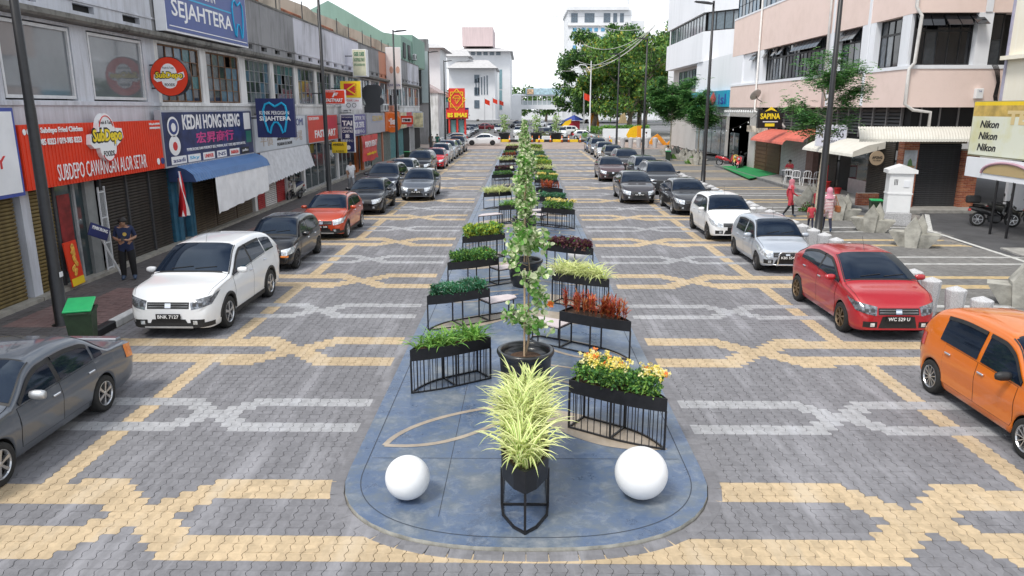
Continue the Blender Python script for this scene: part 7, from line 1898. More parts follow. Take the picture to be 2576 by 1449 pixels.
# ---- motorbikes
def motorbike(x, y, z, rz, label, body, seatm=M_carblk, box=False, lean=.12, cub=False):
    t = thing('motorbike', (x, y, z), label, 'motorbike', 'parked motorbikes', rz); t.rotation_euler = (0, lean, rz)
    tyre = MB().lathe([(.20,-.03),(.25,-.045),(.285,-.02),(.285,.02),(.25,.045),(.20,.03)], seg=24, axis='x', cap=False).mesh('wheel', M_rubber, True)
    rim = MB()
    rim.lathe([(.205,-.02),(.205,.02),(.185,.02),(.185,-.02)], seg=20, axis='x', closed=True)
    for k in range(6): a = 2*pi*k/6; rim.bar((0,.03*cos(a),.03*sin(a)), (0,.19*cos(a),.19*sin(a)), .018)
    rim.lathe([(.045,-.05),(.045,.05)], seg=10, axis='x'); rimm = rim.mesh('rim', M_alloy)
    for yy_ in (-.62, .62): w = link('wheel', tyre, t, (0, yy_, .285)); link('rim', rimm, w)
    m = MB()
    for sg in (-1,1): m.tube([(sg*.07,-.62,.285),(sg*.07,-.46,.80)], .022, 6)
    m.tube([(0,-.45,.8),(0,-.40,.98)], .03, 6); m.build('front_fork', M_dkgrey, t)
    MB().tube([(-.36,-.30,1.02),(-.2,-.40,1.0),(.2,-.40,1.0),(.36,-.30,1.02)], .016, 6).build('handlebar', M_carblk, t)
    for sg in (-1,1):
        m = MB(); m.tube([(sg*.28,-.36,1.02),(sg*.32,-.38,1.22)], .008, 4); m.lathe([(0,-.012),(.065,-.008),(.065,.008),(0,.012)], c=(sg*.33,-.38,1.27), seg=12, axis='y'); m.build('mirror', M_carblk, t)
    m = MB(); prof = [[(-.05,-.62,.58),(.05,-.62,.58)],[(-.17,-.50,.66),(.17,-.50,.66)],[(-.19,-.42,.95),(.19,-.42,.95)],[(-.10,-.36,1.03),(.10,-.36,1.03)]]; m.grid(prof); m.grid([[p for p in r_] for r_ in [[(-.19,-.42,.95),(-.22,-.30,.55),(-.16,-.22,.32)],[(-.17,-.50,.66),(-.20,-.36,.5),(-.14,-.26,.30)]]]); m.grid([[(.17,-.50,.66),(.20,-.36,.5),(.14,-.26,.30)],[(.19,-.42,.95),(.22,-.30,.55),(.16,-.22,.32)]]); m.build('leg_shield', body, t, fix=True)
    m = MB(); m.lathe([(0,-.05),(.07,-.03),(.085,.02)], c=(0,-.57,.84), seg=14, axis='y'); m.build('headlight', M_lamp, t)
    m = MB(); rows = []
    for (yy_, w, zl, zh) in ((-.22,.07,.34,.46),(-.02,.10,.36,.60),(.15,.14,.42,.72),(.45,.14,.50,.76),(.80,.09,.62,.80),(.95,.03,.70,.80)): rows.append([(-w*.7,yy_,zl),(-w,yy_,(zl+zh)/2),(-w*.7,yy_,zh),(w*.7,yy_,zh),(w,yy_,(zl+zh)/2),(w*.7,yy_,zl),(-w*.7,yy_,zl)])
    m.grid(rows); m.build('body_panels', body, t, smooth=True, fix=True)
    m = MB(); rows = []
    for (yy_, w, zl, zh) in ((-.06,.08,.60,.68),(.06,.13,.70,.78),(.40,.14,.74,.80),(.50,.14,.78,.87),(.82,.10,.80,.88)): rows.append([(-w,yy_,zl),(-w*.8,yy_,zh),(w*.8,yy_,zh),(w,yy_,zl)])
    m.grid(rows); m.build('seat', seatm, t, smooth=True, fix=True)
    MB().tube([(.14,.1,.30),(.16,.45,.32),(.17,.85,.44)], [.025,.045,.05], 8).build('exhaust', M_dkgrey, t, smooth=True)
    m = MB(); m.rbox(-.12,.12,-.18,.22,.18,.42,.03); m.build('engine', M_dkgrey, t)
    m = MB(); m.grid([[(-.06,-.84,.42),(.06,-.84,.42)],[(-.07,-.74,.58),(.07,-.74,.58)],[(-.06,-.56,.62),(.06,-.56,.62)]]); m.build('front_mudguard', body, t)
    m = MB(); m.rbox(-.08,.08,.90,.98,.60,.70,.015); m.build('tail_light', M_redl, t)
    if box: m = MB(); m.rbox(-.22,.22,.62,1.06,.92,1.22,.05); m.build('top_box', M_carblk, t)
    return t
p = onZ(735, 507, .11); motorbike(p.x-.1, p.y+.7, .11, radians(-8), 'blue and white moped with helmet on its handlebar outside the red shutters', mat('moped_white', (.62,.60,.54), .4), seatm=mat('navy_vinyl', (.02,.03,.08), .5))
hm = MB().lathe([(.115,-.08),(.135,0),(.12,.09),(.07,.13),(0,.145)], seg=18).build('helmet', M_black, None, smooth=True); hm.location = (p.x-.28, p.y+.42, 1.22); tag(hm, 'black helmet hanging on the blue and white moped', 'helmet')
motorbike(18.75, 29.4, 0, radians(78), 'black and red scooter with black top box behind the board posts', PBK, box=True); motorbike(19.85, 30.0, 0, radians(62), 'black and yellow motorbike at the right edge', mat('bike_dark', (.03,.03,.025), .4)); motorbike(20.6, 28.9, 0, radians(40), 'dark motorbike partly cut by the right edge of the picture', PNAVY); motorbike(18.1, 25.4, 0, radians(-60), 'blue-grey scooter front at the right edge near the posts', PBLG)
for x, y, lb, pm in ((16.6, 61.0, 'red and black motorbike leftmost of the row by the bank entrance', PRED), (16.9, 59.8, 'yellow motorbike in the row by the bank entrance', mat('bike_yellow', (.55,.36,.02), .4)), (16.5, 57.4, 'dark red scooter nearest in the row by the bank entrance', PRED2), (16.9, 58.4, 'navy scooter behind the dark red one by the bank entrance', PNAVY)): motorbike(x, y, 0, radians(60 if 'leftmost' in lb else -25), lb, pm)
# ---- people
SKIN = mat('skin', (.36,.20,.13), .55, var=.08)
def human(name, label, loc, rz, J, mats_of, hair=None, scarf=None, cap=None, scale=1.0, extra=None, group='people in the street'):
    """one continuous body grown around a posed skeleton; J: joint name -> (x, y, z), facing -Y"""
    E_ = [('pelvis','belly'),('belly','chest'),('chest','neck'),('neck','chin'),('chin','crown')]
    for s_ in 'LR': E_ += [('chest','sh'+s_),('sh'+s_,'el'+s_),('el'+s_,'wr'+s_),('wr'+s_,'pa'+s_),('pelvis','hi'+s_),('hi'+s_,'kn'+s_),('kn'+s_,'an'+s_),('an'+s_,'to'+s_)]
    rad = dict(pelvis=(.155,.115), belly=(.145,.11), chest=(.165,.115), neck=(.055,.055), chin=(.075,.085), crown=(.082,.095), sh=(.062,.065), el=(.047,.047), wr=(.032,.03), pa=(.036,.02), hi=(.092,.095), kn=(.063,.066), an=(.042,.045), to=(.042,.03), fi=(.010,.010))
    if extra: rad.update(extra)
    J = dict(J)
    R = random.Random(len(label))
    for s_ in 'LR':      # four fingers and a thumb leave each palm
        pa, wr = Vector(J['pa'+s_]), Vector(J['wr'+s_]); d = (pa-wr).normalized(); sd = d.cross(Vector((0,0,1))); sd = sd.normalized() if sd.length > .2 else Vector((1,0,0)); up = sd.cross(d)
        for q in range(4):
            a = pa + sd*(.024*(q-1.5)) + d*.02; b = a + d*(.035 + .008*(q in (1,2))) ; c = b + d*.022 - up*.018
            J[f'fi{s_}{q}a'], J[f'fi{s_}{q}b'] = tuple(b), tuple(c); E_ += [('pa'+s_, f'fi{s_}{q}a'), (f'fi{s_}{q}a', f'fi{s_}{q}b')]
        th = pa + sd*(.045 if s_ == 'L' else -.045) + d*.005; J[f'fi{s_}t'] = tuple(th); E_.append(('pa'+s_, f'fi{s_}t'))
    names = list(J); idx = {n: i for i, n in enumerate(names)}
    me = bpy.data.meshes.new('tmp'); me.from_pydata([tuple(v) for v in J.values()], [(idx[a], idx[b]) for a, b in E_], [])
    o = bpy.data.objects.new('tmp', me); COL.objects.link(o)
    o.modifiers.new('s', 'SKIN'); ss = o.modifiers.new('u', 'SUBSURF'); ss.levels = 1; ss.render_levels = 1
    for n_, i in idx.items():
        k = n_ if n_ in rad else ('fi' if n_.startswith('fi') else n_[:2]); r = rad[k]; sv = me.skin_vertices[0].data[i]; sv.radius = r; sv.use_root = (n_ == 'pelvis')
    bpy.context.view_layer.update(); dg = bpy.context.evaluated_depsgraph_get()
    bm = bpy.data.meshes.new_from_object(o.evaluated_get(dg)); bm.name = 'body'; bpy.data.objects.remove(o); bpy.data.meshes.remove(me)
    bones = [(a, b, Vector(J[a]), Vector(J[b])) for a, b in E_]; ml = []
    bm.materials.clear()
    def reg(p):
        best = None
        for a, b, A, B in bones:
            d = B-A; t_ = max(0, min(1, (p-A).dot(d)/max(1e-6, d.length_squared))); dist = (p - A - d*t_).length
            if best is None or dist < best[0]: best = (dist, a, b, t_)
        return best[1], best[2], best[3]
    for mt in mats_of['list']: bm.materials.append(mt)
    for pg in bm.polygons: a, b, t_ = reg(pg.center); pg.material_index = mats_of['pick'](a, b, t_, pg.center); pg.use_smooth = True
    t = thing(name, loc, label, 'person', group, rz); t.scale = (scale,)*3
    link('body', bm, t)
    C = Vector(J['crown']); Ch = Vector(J['chin']); ax = (C-Ch).normalized()
    hc = Ch.lerp(C, .62)
    def cap_mesh(nm, mt, r, lo, back=.02, sy=1.1):
        m = MB(); m.lathe([(r*cos(a), r*1.08*sin(a)) for a in [radians(lo + (90-lo)*k/7) for k in range(8)]], seg=16); ob = m.build(nm, mt, t, smooth=True); ob.location = hc + Vector((0, back, .0)); ob.rotation_euler = Vector((0,0,1)).rotation_difference(ax).to_euler(); ob.scale = (1, sy, 1); return ob
    if hair: cap_mesh('hair', hair, .108, -12, .018)
    if cap: cap_mesh('cap', cap, .112, 8, .0); pk = MB().slab([(-.08,-.19),(.08,-.19),(.09,-.08),(-.09,-.08)], 'y', 0, .01); m = MB(); m.prism([(-.075,-.20),(.075,-.20),(.095,-.07),(-.095,-.07)], .03, .042); m.build('cap_peak', cap, t).location = hc
    if scarf:
        m = MB(); rows = []; N_ = Vector(J['neck'])
        for (z_, rx, ry, yo) in ((.13,.005,.005,.01),(.115,.06,.065,.01),(.06,.105,.12,.012),(-.02,.115,.13,.015),(-.10,.10,.115,.015),(-.17,.125,.12,.01),(-.24,.19,.15,.0),(-.30,.215,.165,.0)):
            rows.append([(rx*cos(w) , yo + ry*sin(w) , z_) for w in [2*pi*k/18 for k in range(19)]])
        # leave the face open
        m.grid(rows); keep = []
        for f in m.f:
            c = sum((Vector(m.v[i]) for i in f), Vector())/4
            if not (c.y < -.055 and -.07 < c.z < .075 and abs(c.x) < .062): keep.append(f)
        m.f = keep; m.m = [0]*len(keep); ob = m.build('headscarf', scarf, t, smooth=True); ob.location = hc
    if not scarf:
        m = MB(); m.lathe([(0,-.03),(.014,-.018),(.018,0)], c=(0,0,0), seg=8, axis='y'); nb = m.build('nose', SKIN, t, smooth=True); nb.location = Ch.lerp(C, .42) + Vector((0,-.098,0))
        for sg in (-1,1): m = MB(); m.cbox((0,0,0),(.02,.006,.008)); e = m.build('eye', M_carblk, t); e.location = Ch.lerp(C, .55) + Vector((sg*.032,-.098,0)); m = MB(); m.lathe([(0,-.012),(.02,0),(0,.012)], seg=8, axis='x'); e = m.build('ear', SKIN, t); e.location = Ch.lerp(C, .5) + Vector((sg*.088,.01,0))
    return t
def stand(**k):
    J = dict(pelvis=(0,0,.95), belly=(0,0,1.10), chest=(0,0,1.33), neck=(0,0,1.47), chin=(0,-.02,1.545), crown=(0,-.015,1.655),
             shL=(.185,0,1.40), elL=(.235,.02,1.13), wrL=(.235,-.05,.89), paL=(.235,-.07,.82), shR=(-.185,0,1.40), elR=(-.235,.02,1.13), wrR=(-.235,-.05,.89), paR=(-.235,-.07,.82),
             hiL=(.095,0,.90), knL=(.10,-.02,.50), anL=(.10,.01,.09), toL=(.11,-.13,.035), hiR=(-.095,0,.90), knR=(-.10,-.02,.50), anR=(-.10,.01,.09), toR=(-.11,-.13,.035))
    J.update(k); return J
def walk(**k):
    J = stand(knL=(.09,-.16,.52), anL=(.09,-.20,.10), toL=(.09,-.34,.05), knR=(-.09,.06,.50), anR=(-.09,.30,.15), toR=(-.09,.22,.04), elL=(.24,.10,1.14), wrL=(.22,.08,.92), paL=(.22,.06,.85), elR=(-.24,-.04,1.13), wrR=(-.22,-.18,.93), paR=(-.22,-.22,.87))
    J.update(k); return J
def dress(shirt, pants, shoes, sleeve=.9, long_top=0.):
    def pick(a, b, t_, p):
        if a.startswith('pa') or b.startswith('fi') or b.startswith('pa'): return 0
        if a in ('neck','chin') : return 0
        if a == 'chest' and b == 'neck' and t_ > .75: return 0
        if a.startswith('sh'): return 1 if t_ < sleeve*1.0 else (1 if sleeve > 1 else 0)
        if a.startswith('el'): return 1 if sleeve > 1.5 else 0
        if a in ('pelvis',) and b.startswith('hi'): return 1 if p.z > .86 - long_top else 2
        if a.startswith('hi'): return 1 if p.z > .90 - long_top - .02 else 2
        if a.startswith('kn'): return 2 if t_ < .92 else 3
        if a.startswith('an'): return 3
        return 1
    return dict(list=[SKIN, shirt, pants, shoes], pick=pick)
def fab(n, c, v=.12): return mat('fabric_' + n, c, .9, var=v, scale=9)
F_navy, F_blk, F_wht, F_gry, F_red, F_pk, F_nv2, F_brn, F_grn = fab('navy', (.018,.028,.075)), fab('black', (.014,.014,.016)), fab('white', (.72,.73,.76)), fab('grey', (.30,.31,.33)), fab('red', (.48,.05,.07)), fab('pink', (.60,.25,.33)), fab('ink', (.02,.022,.045)), fab('tan', (.24,.19,.14)), fab('green', (.03,.16,.12))
M_hair = mat('black_hair', (.014,.012,.011), .6, var=.3, scale=30); M_slip = mat('blue_slipper', (.05,.08,.14), .6)
fp_ = onZ(327, 703, .115)
m1 = human('person', 'man in navy T-shirt and black trousers looking down at his phone on the left footpath', (fp_.x, fp_.y, .115), radians(18), stand(neck=(0,-.03,1.46), chin=(0,-.10,1.515), crown=(0,-.085,1.63), elL=(.26,.02,1.14), wrL=(.12,-.24,1.10), paL=(.06,-.29,1.12), elR=(-.26,.02,1.14), wrR=(-.10,-.24,1.10), paR=(-.04,-.28,1.11), toL=(.15,-.12,.035), toR=(-.16,-.11,.035), knL=(.12,-.02,.50), anL=(.13,.02,.09), knR=(-.12,-.02,.5), anR=(-.13,.02,.09)), dress(F_navy, F_blk, M_slip, .85, .08), hair=M_hair, scale=1.0, extra=dict(hi=(.115,.115), kn=(.10,.10), an=(.075,.07), belly=(.165,.13)))
ph = MB().rbox(-.038,.038,-.075,.075,-.005,.005,.003).build('mobile_phone', M_carblk, None); ph.location = Vector((fp_.x, fp_.y, .115)) + Matrix.Rotation(radians(18), 3, 'Z') @ Vector((.01,-.33,1.15)); ph.rotation_euler = (radians(35), 0, radians(18)); tag(ph, 'mobile phone held by the man in the navy T-shirt', 'phone')
MB().lathe([(0,-.004),(.05,-.003),(.05,.0)], seg=10, axis='y').build('shirt_print', mat('print_gold', (.55,.38,.08)), m1).location = (.03,-.135,1.25)
p = onZ(893, 492, .115); human('person', 'man in white T-shirt, grey trousers and black cap walking on the left footpath', (-9.35, 40.5, .115), radians(25), walk(), dress(F_wht, F_gry, M_slip, .85, .1), cap=F_blk, extra=dict(belly=(.185,.15), chest=(.185,.13)))
human('person', 'woman in red tunic and dusty pink headscarf walking across the plaza', (11.5, 31.9, 0), radians(85), walk(wrR=(-.20,-.26,1.0), paR=(-.19,-.33,1.02)), dress(F_red, F_blk, M_slip, 2, .32), scarf=fab('rose', (.50,.18,.22)), scale=.95, extra=dict(hi=(.12,.125), pelvis=(.17,.14)))
F_str = mat('fabric_striped', (.72,.68,.66), .9, var=0)
nt = F_str.node_tree; wv = nt.nodes.new('ShaderNodeTexWave'); wv.bands_direction = 'Z'; wv.inputs['Scale'].default_value = 5.5; cr = nt.nodes.new('ShaderNodeValToRGB'); cr.color_ramp.interpolation = 'CONSTANT'; cr.color_ramp.elements[0].color = (.72,.70,.70,1); cr.color_ramp.elements[1].position = .6; cr.color_ramp.elements[1].color = (.42,.06,.09,1)
tcn = nt.nodes.new('ShaderNodeTexCoord'); nt.links.new(tcn.outputs['Object'], wv.inputs['Vector']); nt.links.new(wv.outputs['Fac'], cr.inputs['Fac']); nt.links.new(cr.outputs['Color'], nt.nodes['Principled BSDF'].inputs['Base Color'])
human('person', 'woman in red and white striped top and pink headscarf walking away past the lamp', (11.55, 28.0, 0), radians(172), walk(), dress(F_str, F_nv2, M_slip, 1.6, .30), scarf=F_pk, scale=.98, extra=dict(hi=(.125,.13), pelvis=(.18,.15), belly=(.17,.14)))
t = thing('shoulder_bag', (11.86, 27.9, .78), 'brown leather shoulder bag of the woman in the striped top', 'bag'); MB().rbox(-.07,.07,-.16,.16,0,.24,.03).build('pouch', mat('brown_leather', (.30,.10,.03), .5), t); MB().tube([(0,-.12,.22),(-.14,-.02,.68),(0,.12,.22)], .012, 5).build('strap', mat('brown_leather', (.3,.1,.03)), t)
human('person', 'small child in red shirt beside the woman in the striped top', (11.05, 28.3, 0), radians(170), walk(), dress(F_red, F_nv2, M_slip, .9, .08), hair=M_hair, scale=.62); human('person', 'child with dark hair behind the concrete seats', (12.9, 32.6, 0), radians(-60), stand(), dress(F_red, F_blk, M_slip, .9, .1), hair=M_hair, scale=.66)
def sit(**k):
    J = stand(pelvis=(0,.05,.50), belly=(0,.06,.66), chest=(0,.03,.90), neck=(0,0,1.04), chin=(0,-.04,1.115), crown=(0,-.035,1.225), shL=(.185,.02,.97), elL=(.24,-.08,.74), wrL=(.10,-.28,.78), paL=(.05,-.33,.80), shR=(-.185,.02,.97), elR=(-.24,-.08,.74), wrR=(-.10,-.28,.78), paR=(-.05,-.33,.80), hiL=(.095,.02,.50), knL=(.12,-.40,.50), anL=(.12,-.40,.09), toL=(.12,-.54,.04), hiR=(-.095,.02,.50), knR=(-.12,-.40,.50), anR=(-.12,-.40,.09), toR=(-.12,-.54,.04)); J.update(k); return J
def dress_sit(sh, pa, so):
    d = dress(sh, pa, so, .9, 0)
    def pick(a, b, t_, p):
        if a.startswith('hi') or (a == 'pelvis' and b.startswith('hi')): return 2
        return d['pick'](a, b, t_, p) if not (a == 'pelvis') else 1
    return dict(list=d['list'], pick=pick)
human('person', 'person in red shirt sitting at the table under the awning', (16.9, 47.5, .13), radians(-40), sit(), dress_sit(F_red, F_blk, M_slip), hair=M_hair); human('person', 'person in white top sitting by the far green bin', (13.2, 68.4, 0), radians(20), sit(), dress_sit(F_wht, F_blk, M_slip), hair=M_hair)
human('person', 'man in tan shirt and black trousers far down the left footpath', (-10.1, 83.0, .11), pi, stand(), dress(F_brn, F_blk, M_slip, .9, .05), hair=M_hair); human('person', 'man in green shirt beside the man in tan shirt', (-9.35, 82.4, .11), pi, stand(), dress(F_grn, F_brn, M_slip, .9, .05), hair=M_hair)
human('person', 'person in white shirt standing by the orange arches', (15.2, 93.0, 0), 1.4, stand(), dress(F_wht, F_gry, M_slip, 2, .05), hair=M_hair)
# ---- table, plastic chairs, buckets, extinguisher-red stand, green mat
def chair(x, y, rz, label):
    t = thing('plastic_chair', (x, y, .13), label, 'chair', 'white plastic chairs', rz)
    MB().rbox(-.21,.21,-.21,.21,.42,.45,.012).build('seat', M_plastic_w, t)
    for sx in (-1,1):
        for sy in (-1,1): MB().tube([(sx*.19,sy*.19,.42),(sx*.23,sy*.24,0)], [.025,.018], 6).build('leg', M_plastic_w, t)
        MB().tube([(sx*.20,.20,.44),(sx*.21,.26,.80)], .022, 6).build('back_post', M_plastic_w, t)
    m = MB(); m.tube([(-.21,.26,.78),(-.12,.28,.86),(.12,.28,.86),(.21,.26,.78)], .024, 6); m.build('back_rail', M_plastic_w, t)
    for q in (-.08, .08): MB().tube([(q,.20,.44),(q,.27,.85)], .02, 5).build('back_slat', M_plastic_w, t)
for q, (x, y) in enumerate(((16.2,45.5),(16.3,44.6),(16.75,44.2),(17.1,43.7))): chair(x, y, radians(150 + q*12), f'{("leftmost","second","third","rightmost")[q]} white plastic chair in front of the grey table')
t = thing('folding_table', (16.75, 46.1, .13), 'grey folding table under the awnings', 'table', None, radians(-30)); MB().rbox(-.75,.75,-.35,.35,.70,.74,.01).build('table_top', mat('table_grey', (.38,.39,.42), .5), t)
for sx in (-1,1):
    for sy in (-1,1): MB().tube([(sx*.66,sy*.28,.7),(sx*.66,sy*.28,0)], .016, 6).build('leg', M_dkgrey, t)
M_buck = mat('red_plastic', (.62,.03,.03), .4, var=.06)
for x, y, s_, lb in ((16.55, 41.0, 1.25, 'large red bucket beside the lamp and awning'), (16.85, 39.9, .7, 'small red pot on the step under the counter')):
    t = thing('bucket', (x, y, .13), lb, 'bucket'); m = MB(); m.lathe([(.20*s_,0),(.27*s_,.42*s_),(.285*s_,.42*s_),(.285*s_,.45*s_),(.26*s_,.45*s_),(.20*s_,.04)], seg=24, cap=False); m.build('wall', M_buck, t, smooth=True); MB().tube([(.28*s_*cos(pi*k/8), 0, .42*s_+.06*sin(pi*k/8)) for k in range(9)], .01, 4).build('handle', M_dkgrey, t)
t = thing('menu_stand', (16.9, 42.1, .13), 'red and white menu stand beside the red bucket', 'sign'); MB().rbox(-.25,.25,-.03,.03,.1,1.35,.01).build('panel', S('menu_red', (.5,.04,.05)), t); MB().box(-.18,.18,-.04,-.032,.7,1.25).build('print', T_w, t); MB().box(-.3,.3,-.15,.15,0,.1).build('foot', M_dkgrey, t)
gm = [onZ(1812, 418, .14), onZ(1895, 417, .14), onZ(1966, 436, .14), onZ(1885, 449, .14)]
m = MB(); m.prism([(v.x, v.y) for v in gm[::-1]], .10, .155); tag(m.build('green_mat', mat('green_turf_mat', (.015,.24,.07), .9, var=.3, scale=20, bump=.6), None, fix=True), 'bright green mat in front of the wooden doors', 'mat')
# traffic cone by the dark saloon
def cone(x, y, label, h=.75):
    t = thing('traffic_cone', (x, y, 0), label, 'cone', 'traffic cones'); MB().rbox(-.19,.19,-.19,.19,0,.04,.01).build('base', M_carblk, t); MB().lathe([(.14,.04),(.03,h),(0,h)], seg=14).build('body', org, t, smooth=True); MB().lathe([(.105,h*.42),(.08,h*.62)], seg=14, cap=False).build('reflective_band', T_w, t)
cone(9.5, 37.6, 'traffic cone behind the dark grey saloon by the lamp')
for k in range(11): cone(-1.8 + k*1.35 + (k % 3)*.2, 103.2 - (k % 2)*.35, f'{ordn(k)} orange and white post from the left before the yellow kerb', .9)
# ---- young street trees
def branchy(R, base, h, spread, n, m, r0):
    tips = []
    for k in range(n):
        w = R.uniform(0, 2*pi); z0 = h*R.uniform(.45,.8); L = spread*R.uniform(.5,1.0); a = Vector((0,0,z0)); b = Vector((cos(w)*L, sin(w)*L, min(h*1.02, z0 + L*R.uniform(.3,1.0)))); mid = a.lerp(b,.5) + Vector((R.gauss(0,.1),R.gauss(0,.1),-.05*L))
        m.tube([a, mid, b], [r0*.5, r0*.3, r0*.1], 5); tips += [mid, b, mid.lerp(b,.6)]
    return tips
def small_tree(loc, h, spread, n_leaf, label, seed, mats_, zlo, leafL=.16, nb=16, name='young_tree', trunk_r=.06, lean=(0,0), flat=.45):
    R = random.Random(seed); t = thing(name, loc, label, 'tree', 'young street trees'); m = MB()
    m.tube([(lean[0]*f*f, lean[1]*f*f, h*.85*f) for f in (0,.25,.5,.75,1)], [trunk_r, trunk_r*.85, trunk_r*.7, trunk_r*.5, trunk_r*.25], 7)
    tips = branchy(R, (0,0,0), h, spread, nb, m, trunk_r); m.build('trunk', mat('pale_bark', (.42,.37,.29), .9, var=.25, scale=8), t)
    lm = MB(); tips = [p for p in tips if p.z > zlo] or tips
    for _ in range(n_leaf):
        p = R.choice(tips); f = rvec(R, 0)*abs(R.gauss(0,.42)); c = p + Vector((f.x*spread*.55, f.y*spread*.55, f.z*spread*.28))
        # feather leaf: a spray of small leaflets along a drooping rib
        d = rvec(R, -.05); d.z *= .5; d.normalize(); s_ = d.cross(Vector((0,0,1))); s_.normalize(); mi = R.choices(range(len(mats_)), (4,4,2)[:len(mats_)])[0]
        for q in range(3):
            a = c + d*(leafL*.5*q) - Vector((0,0,.02*q*q))
            leaf(lm, a, (0,0,1), (s_ + d*.5), leafL*.75, leafL*.42, mi); leaf(lm, a, (0,0,1), (-s_ + d*.5), leafL*.75, leafL*.42, mi)
    lm.build('crown', mats_, t); return t
L_t1, L_t2, L_t3 = leafmat('street_tree_leaf', (.085,.24,.07), .4), leafmat('street_tree_leaf_light', (.17,.37,.10), .35), leafmat('street_tree_leaf_dark', (.04,.13,.045), .4)
small_tree((12.5, 31.6, 0), 6.9, 1.75, 1700, 'young feathery tree beside the lamp in front of the pink building', 5, [L_t1, L_t2, L_t3], 3.3, .20, 22, lean=(.3,0))
small_tree((13.6, 69.5, 0), 7.2, 2.0, 3800, 'left one of two leafy street trees before the bank sign', 8, [L_t1, L_t2, L_t3], 3.0, .32, 28, trunk_r=.08); small_tree((15.6, 67.0, 0), 6.2, 1.7, 2900, 'right one of two leafy street trees before the bank sign', 9, [L_t1, L_t2, L_t3], 3.0, .30, 24, trunk_r=.08)
def bush(x, y, r, label, seed, ms, n=500):
    R = random.Random(seed); m = MB()
    for _ in range(n):
        d = rvec(R, .3); leaf(m, Vector((d.x*r*R.uniform(.2,1), d.y*r*R.uniform(.2,1), abs(d.z)*r*R.uniform(.1,1))), rvec(R,.8), rvec(R,.3), .13*r/.5, .06*r/.5, R.randrange(len(ms)))
    o = m.build('bush', ms); o.location = (x, y, 0); tag(o, label, 'bush')
bush(14.3, 63.6, .6, 'small green bush between the far concrete seats', 1, [L_lt, L_md]); bush(14.0, 70.0, .45, 'second green bush by the farthest concrete seats', 2, [L_lt, L_md]); bush(13.0, 33.8, .45, 'low brownish bush behind the walking women', 4, [L_pu2, L_md], 350)
# ================================================================== FAR END
def P(x, y, Y): return onY(x, y, Y)
W_far = mat('far_white_wall', (.78,.79,.81), .8, var=.06, scale=.3, coords='World'); W_farg = mat('pale_grey_roof', (.50,.49,.49), .8, var=.1, scale=1.5, coords='World'); W_farp = mat('pale_pink_cladding', (.62,.50,.50), .8, var=.1, stretch=(6,6,.2), scale=1, coords='World')  # W_far: plain white paint of the far buildings
G_far = mat('far_window_glass', (.12,.16,.20), .15, var=.3); G_farb = mat('far_blue_glass', (.10,.32,.52), .15, var=.2)
def bb(root, name, mt, x0, y0, x1, y1, Y, depth, **k):
    """box whose camera-side face spans two picture corners at distance Y"""
    a, b = P(x0, y0, Y), P(x1, y1, Y); return wbuild(MB().box(a.x, b.x, Y, Y+depth, min(a.z, b.z), max(a.z, b.z)), name, mt, root, **k)
def far_thing(name, x, Y, label, cat='building', group='buildings at the far end'):
    a = P(x, 285, Y); return thing(name, (a.x, Y, 0), label, cat, group)
# green three-storey house behind the left row
t = thing('green_house', (-14, 78, 0), 'pale green gabled house rising behind the left row', 'building')
m = MB(); m.slab([(-26, 0.1), (-12.3, .1), (-12.3, 11.7), (-14.2, 12.0), (-19.5, 15.0), (-26, 12.0)], 'y', 78.3, 85.5); wbuild(m, 'wall', W_green, t, fix=True)
wbuild(MB().box(-20, -12.2, 85.5, 96, 9.2, 12.4), 'street_wall', W_green, t)
for a, z in ((79.2, 9.6), (82.4, 9.6)): wbuild(MB().box(-12.29, -12.2, a, a+1.5, z, z+1.5), 'vent_window', M_dkgrey, t)
aircon(-11.9, 84.8, 9.7, 'air conditioner high on the pale green house')
# dark slab pillar and billboards at the corner
t = thing('corner_pylon', (-12.2, 98, 0), 'dark grey slab tower with tall boards at the end of the left row', 'tower'); wbuild(MB().box(-14.2, -12.0, 97.6, 98.6, 0, 13.0), 'slab', W_par_d, t); wbuild(MB().box(-12.9, -11.9, 97.4, 97.58, 5.2, 11.5), 'tall_board', S('board_teal', (.40,.48,.50)), t); wbuild(MB().box(-14.1, -13.0, 97.2, 97.55, 5, 12.2), 'board_frame', M_dkgrey, t)
small_tree((-13.4, 95.5, 10.8), 1.8, .8, 160, 'small plant growing on the roof of the left row', 33, [L_lt, L_md], .2, .22, 8)
# red gold shop beyond the crossing
t = thing('gold_shop', (-12, 107, 0), 'red gold jewellery shop with diamond emblem beyond the crossing', 'building')
wbuild(MB().box(-22, -11.9, 106.8, 118, 0, 6.6), 'wall', W_white, t)
m = MB(); m.slab([(-22, 6.6), (-11.6, 6.6), (-12.2, 7.0), (-17, 9.6), (-22, 9.6)], 'y', 106.6, 118); wbuild(m, 'roof', mat('rust_roof', (.42,.33,.32), .8, var=.3, scale=2, coords='World'), t, fix=True)
bb(t, 'emblem_board', S('emas_red', (.70,.05,.035)), 1128, 222, 1170, 297, 106.3, .25); a_, b_ = P(1128, 222, 106.3), P(1170, 297, 106.3); cx, cz, rr = (a_.x+b_.x)/2, a_.z*.62+b_.z*.38, 1.15
m = MB()
for rot in (0, pi/4):
    q = [(cx+rr*1.05*cos(rot+k*pi/2+ (pi/4)), 106.27, cz+rr*1.25*sin(rot+k*pi/2+(pi/4))) for k in range(5)]; m.tube(q, .07, 4)
dm = [(-.55,.2),(-.3,.5),(.3,.5),(.55,.2),(0,-.55),(-.55,.2),(.55,.2)]
m.tube([(cx+u, 106.26, cz+v) for u, v in dm], .05, 4); m.tube([(cx-.25,106.26,cz+.2),(cx,106.26,cz-.55),(cx+.25,106.26,cz+.2)], .04, 4); wbuild(m, 'diamond_emblem', T_y, t)
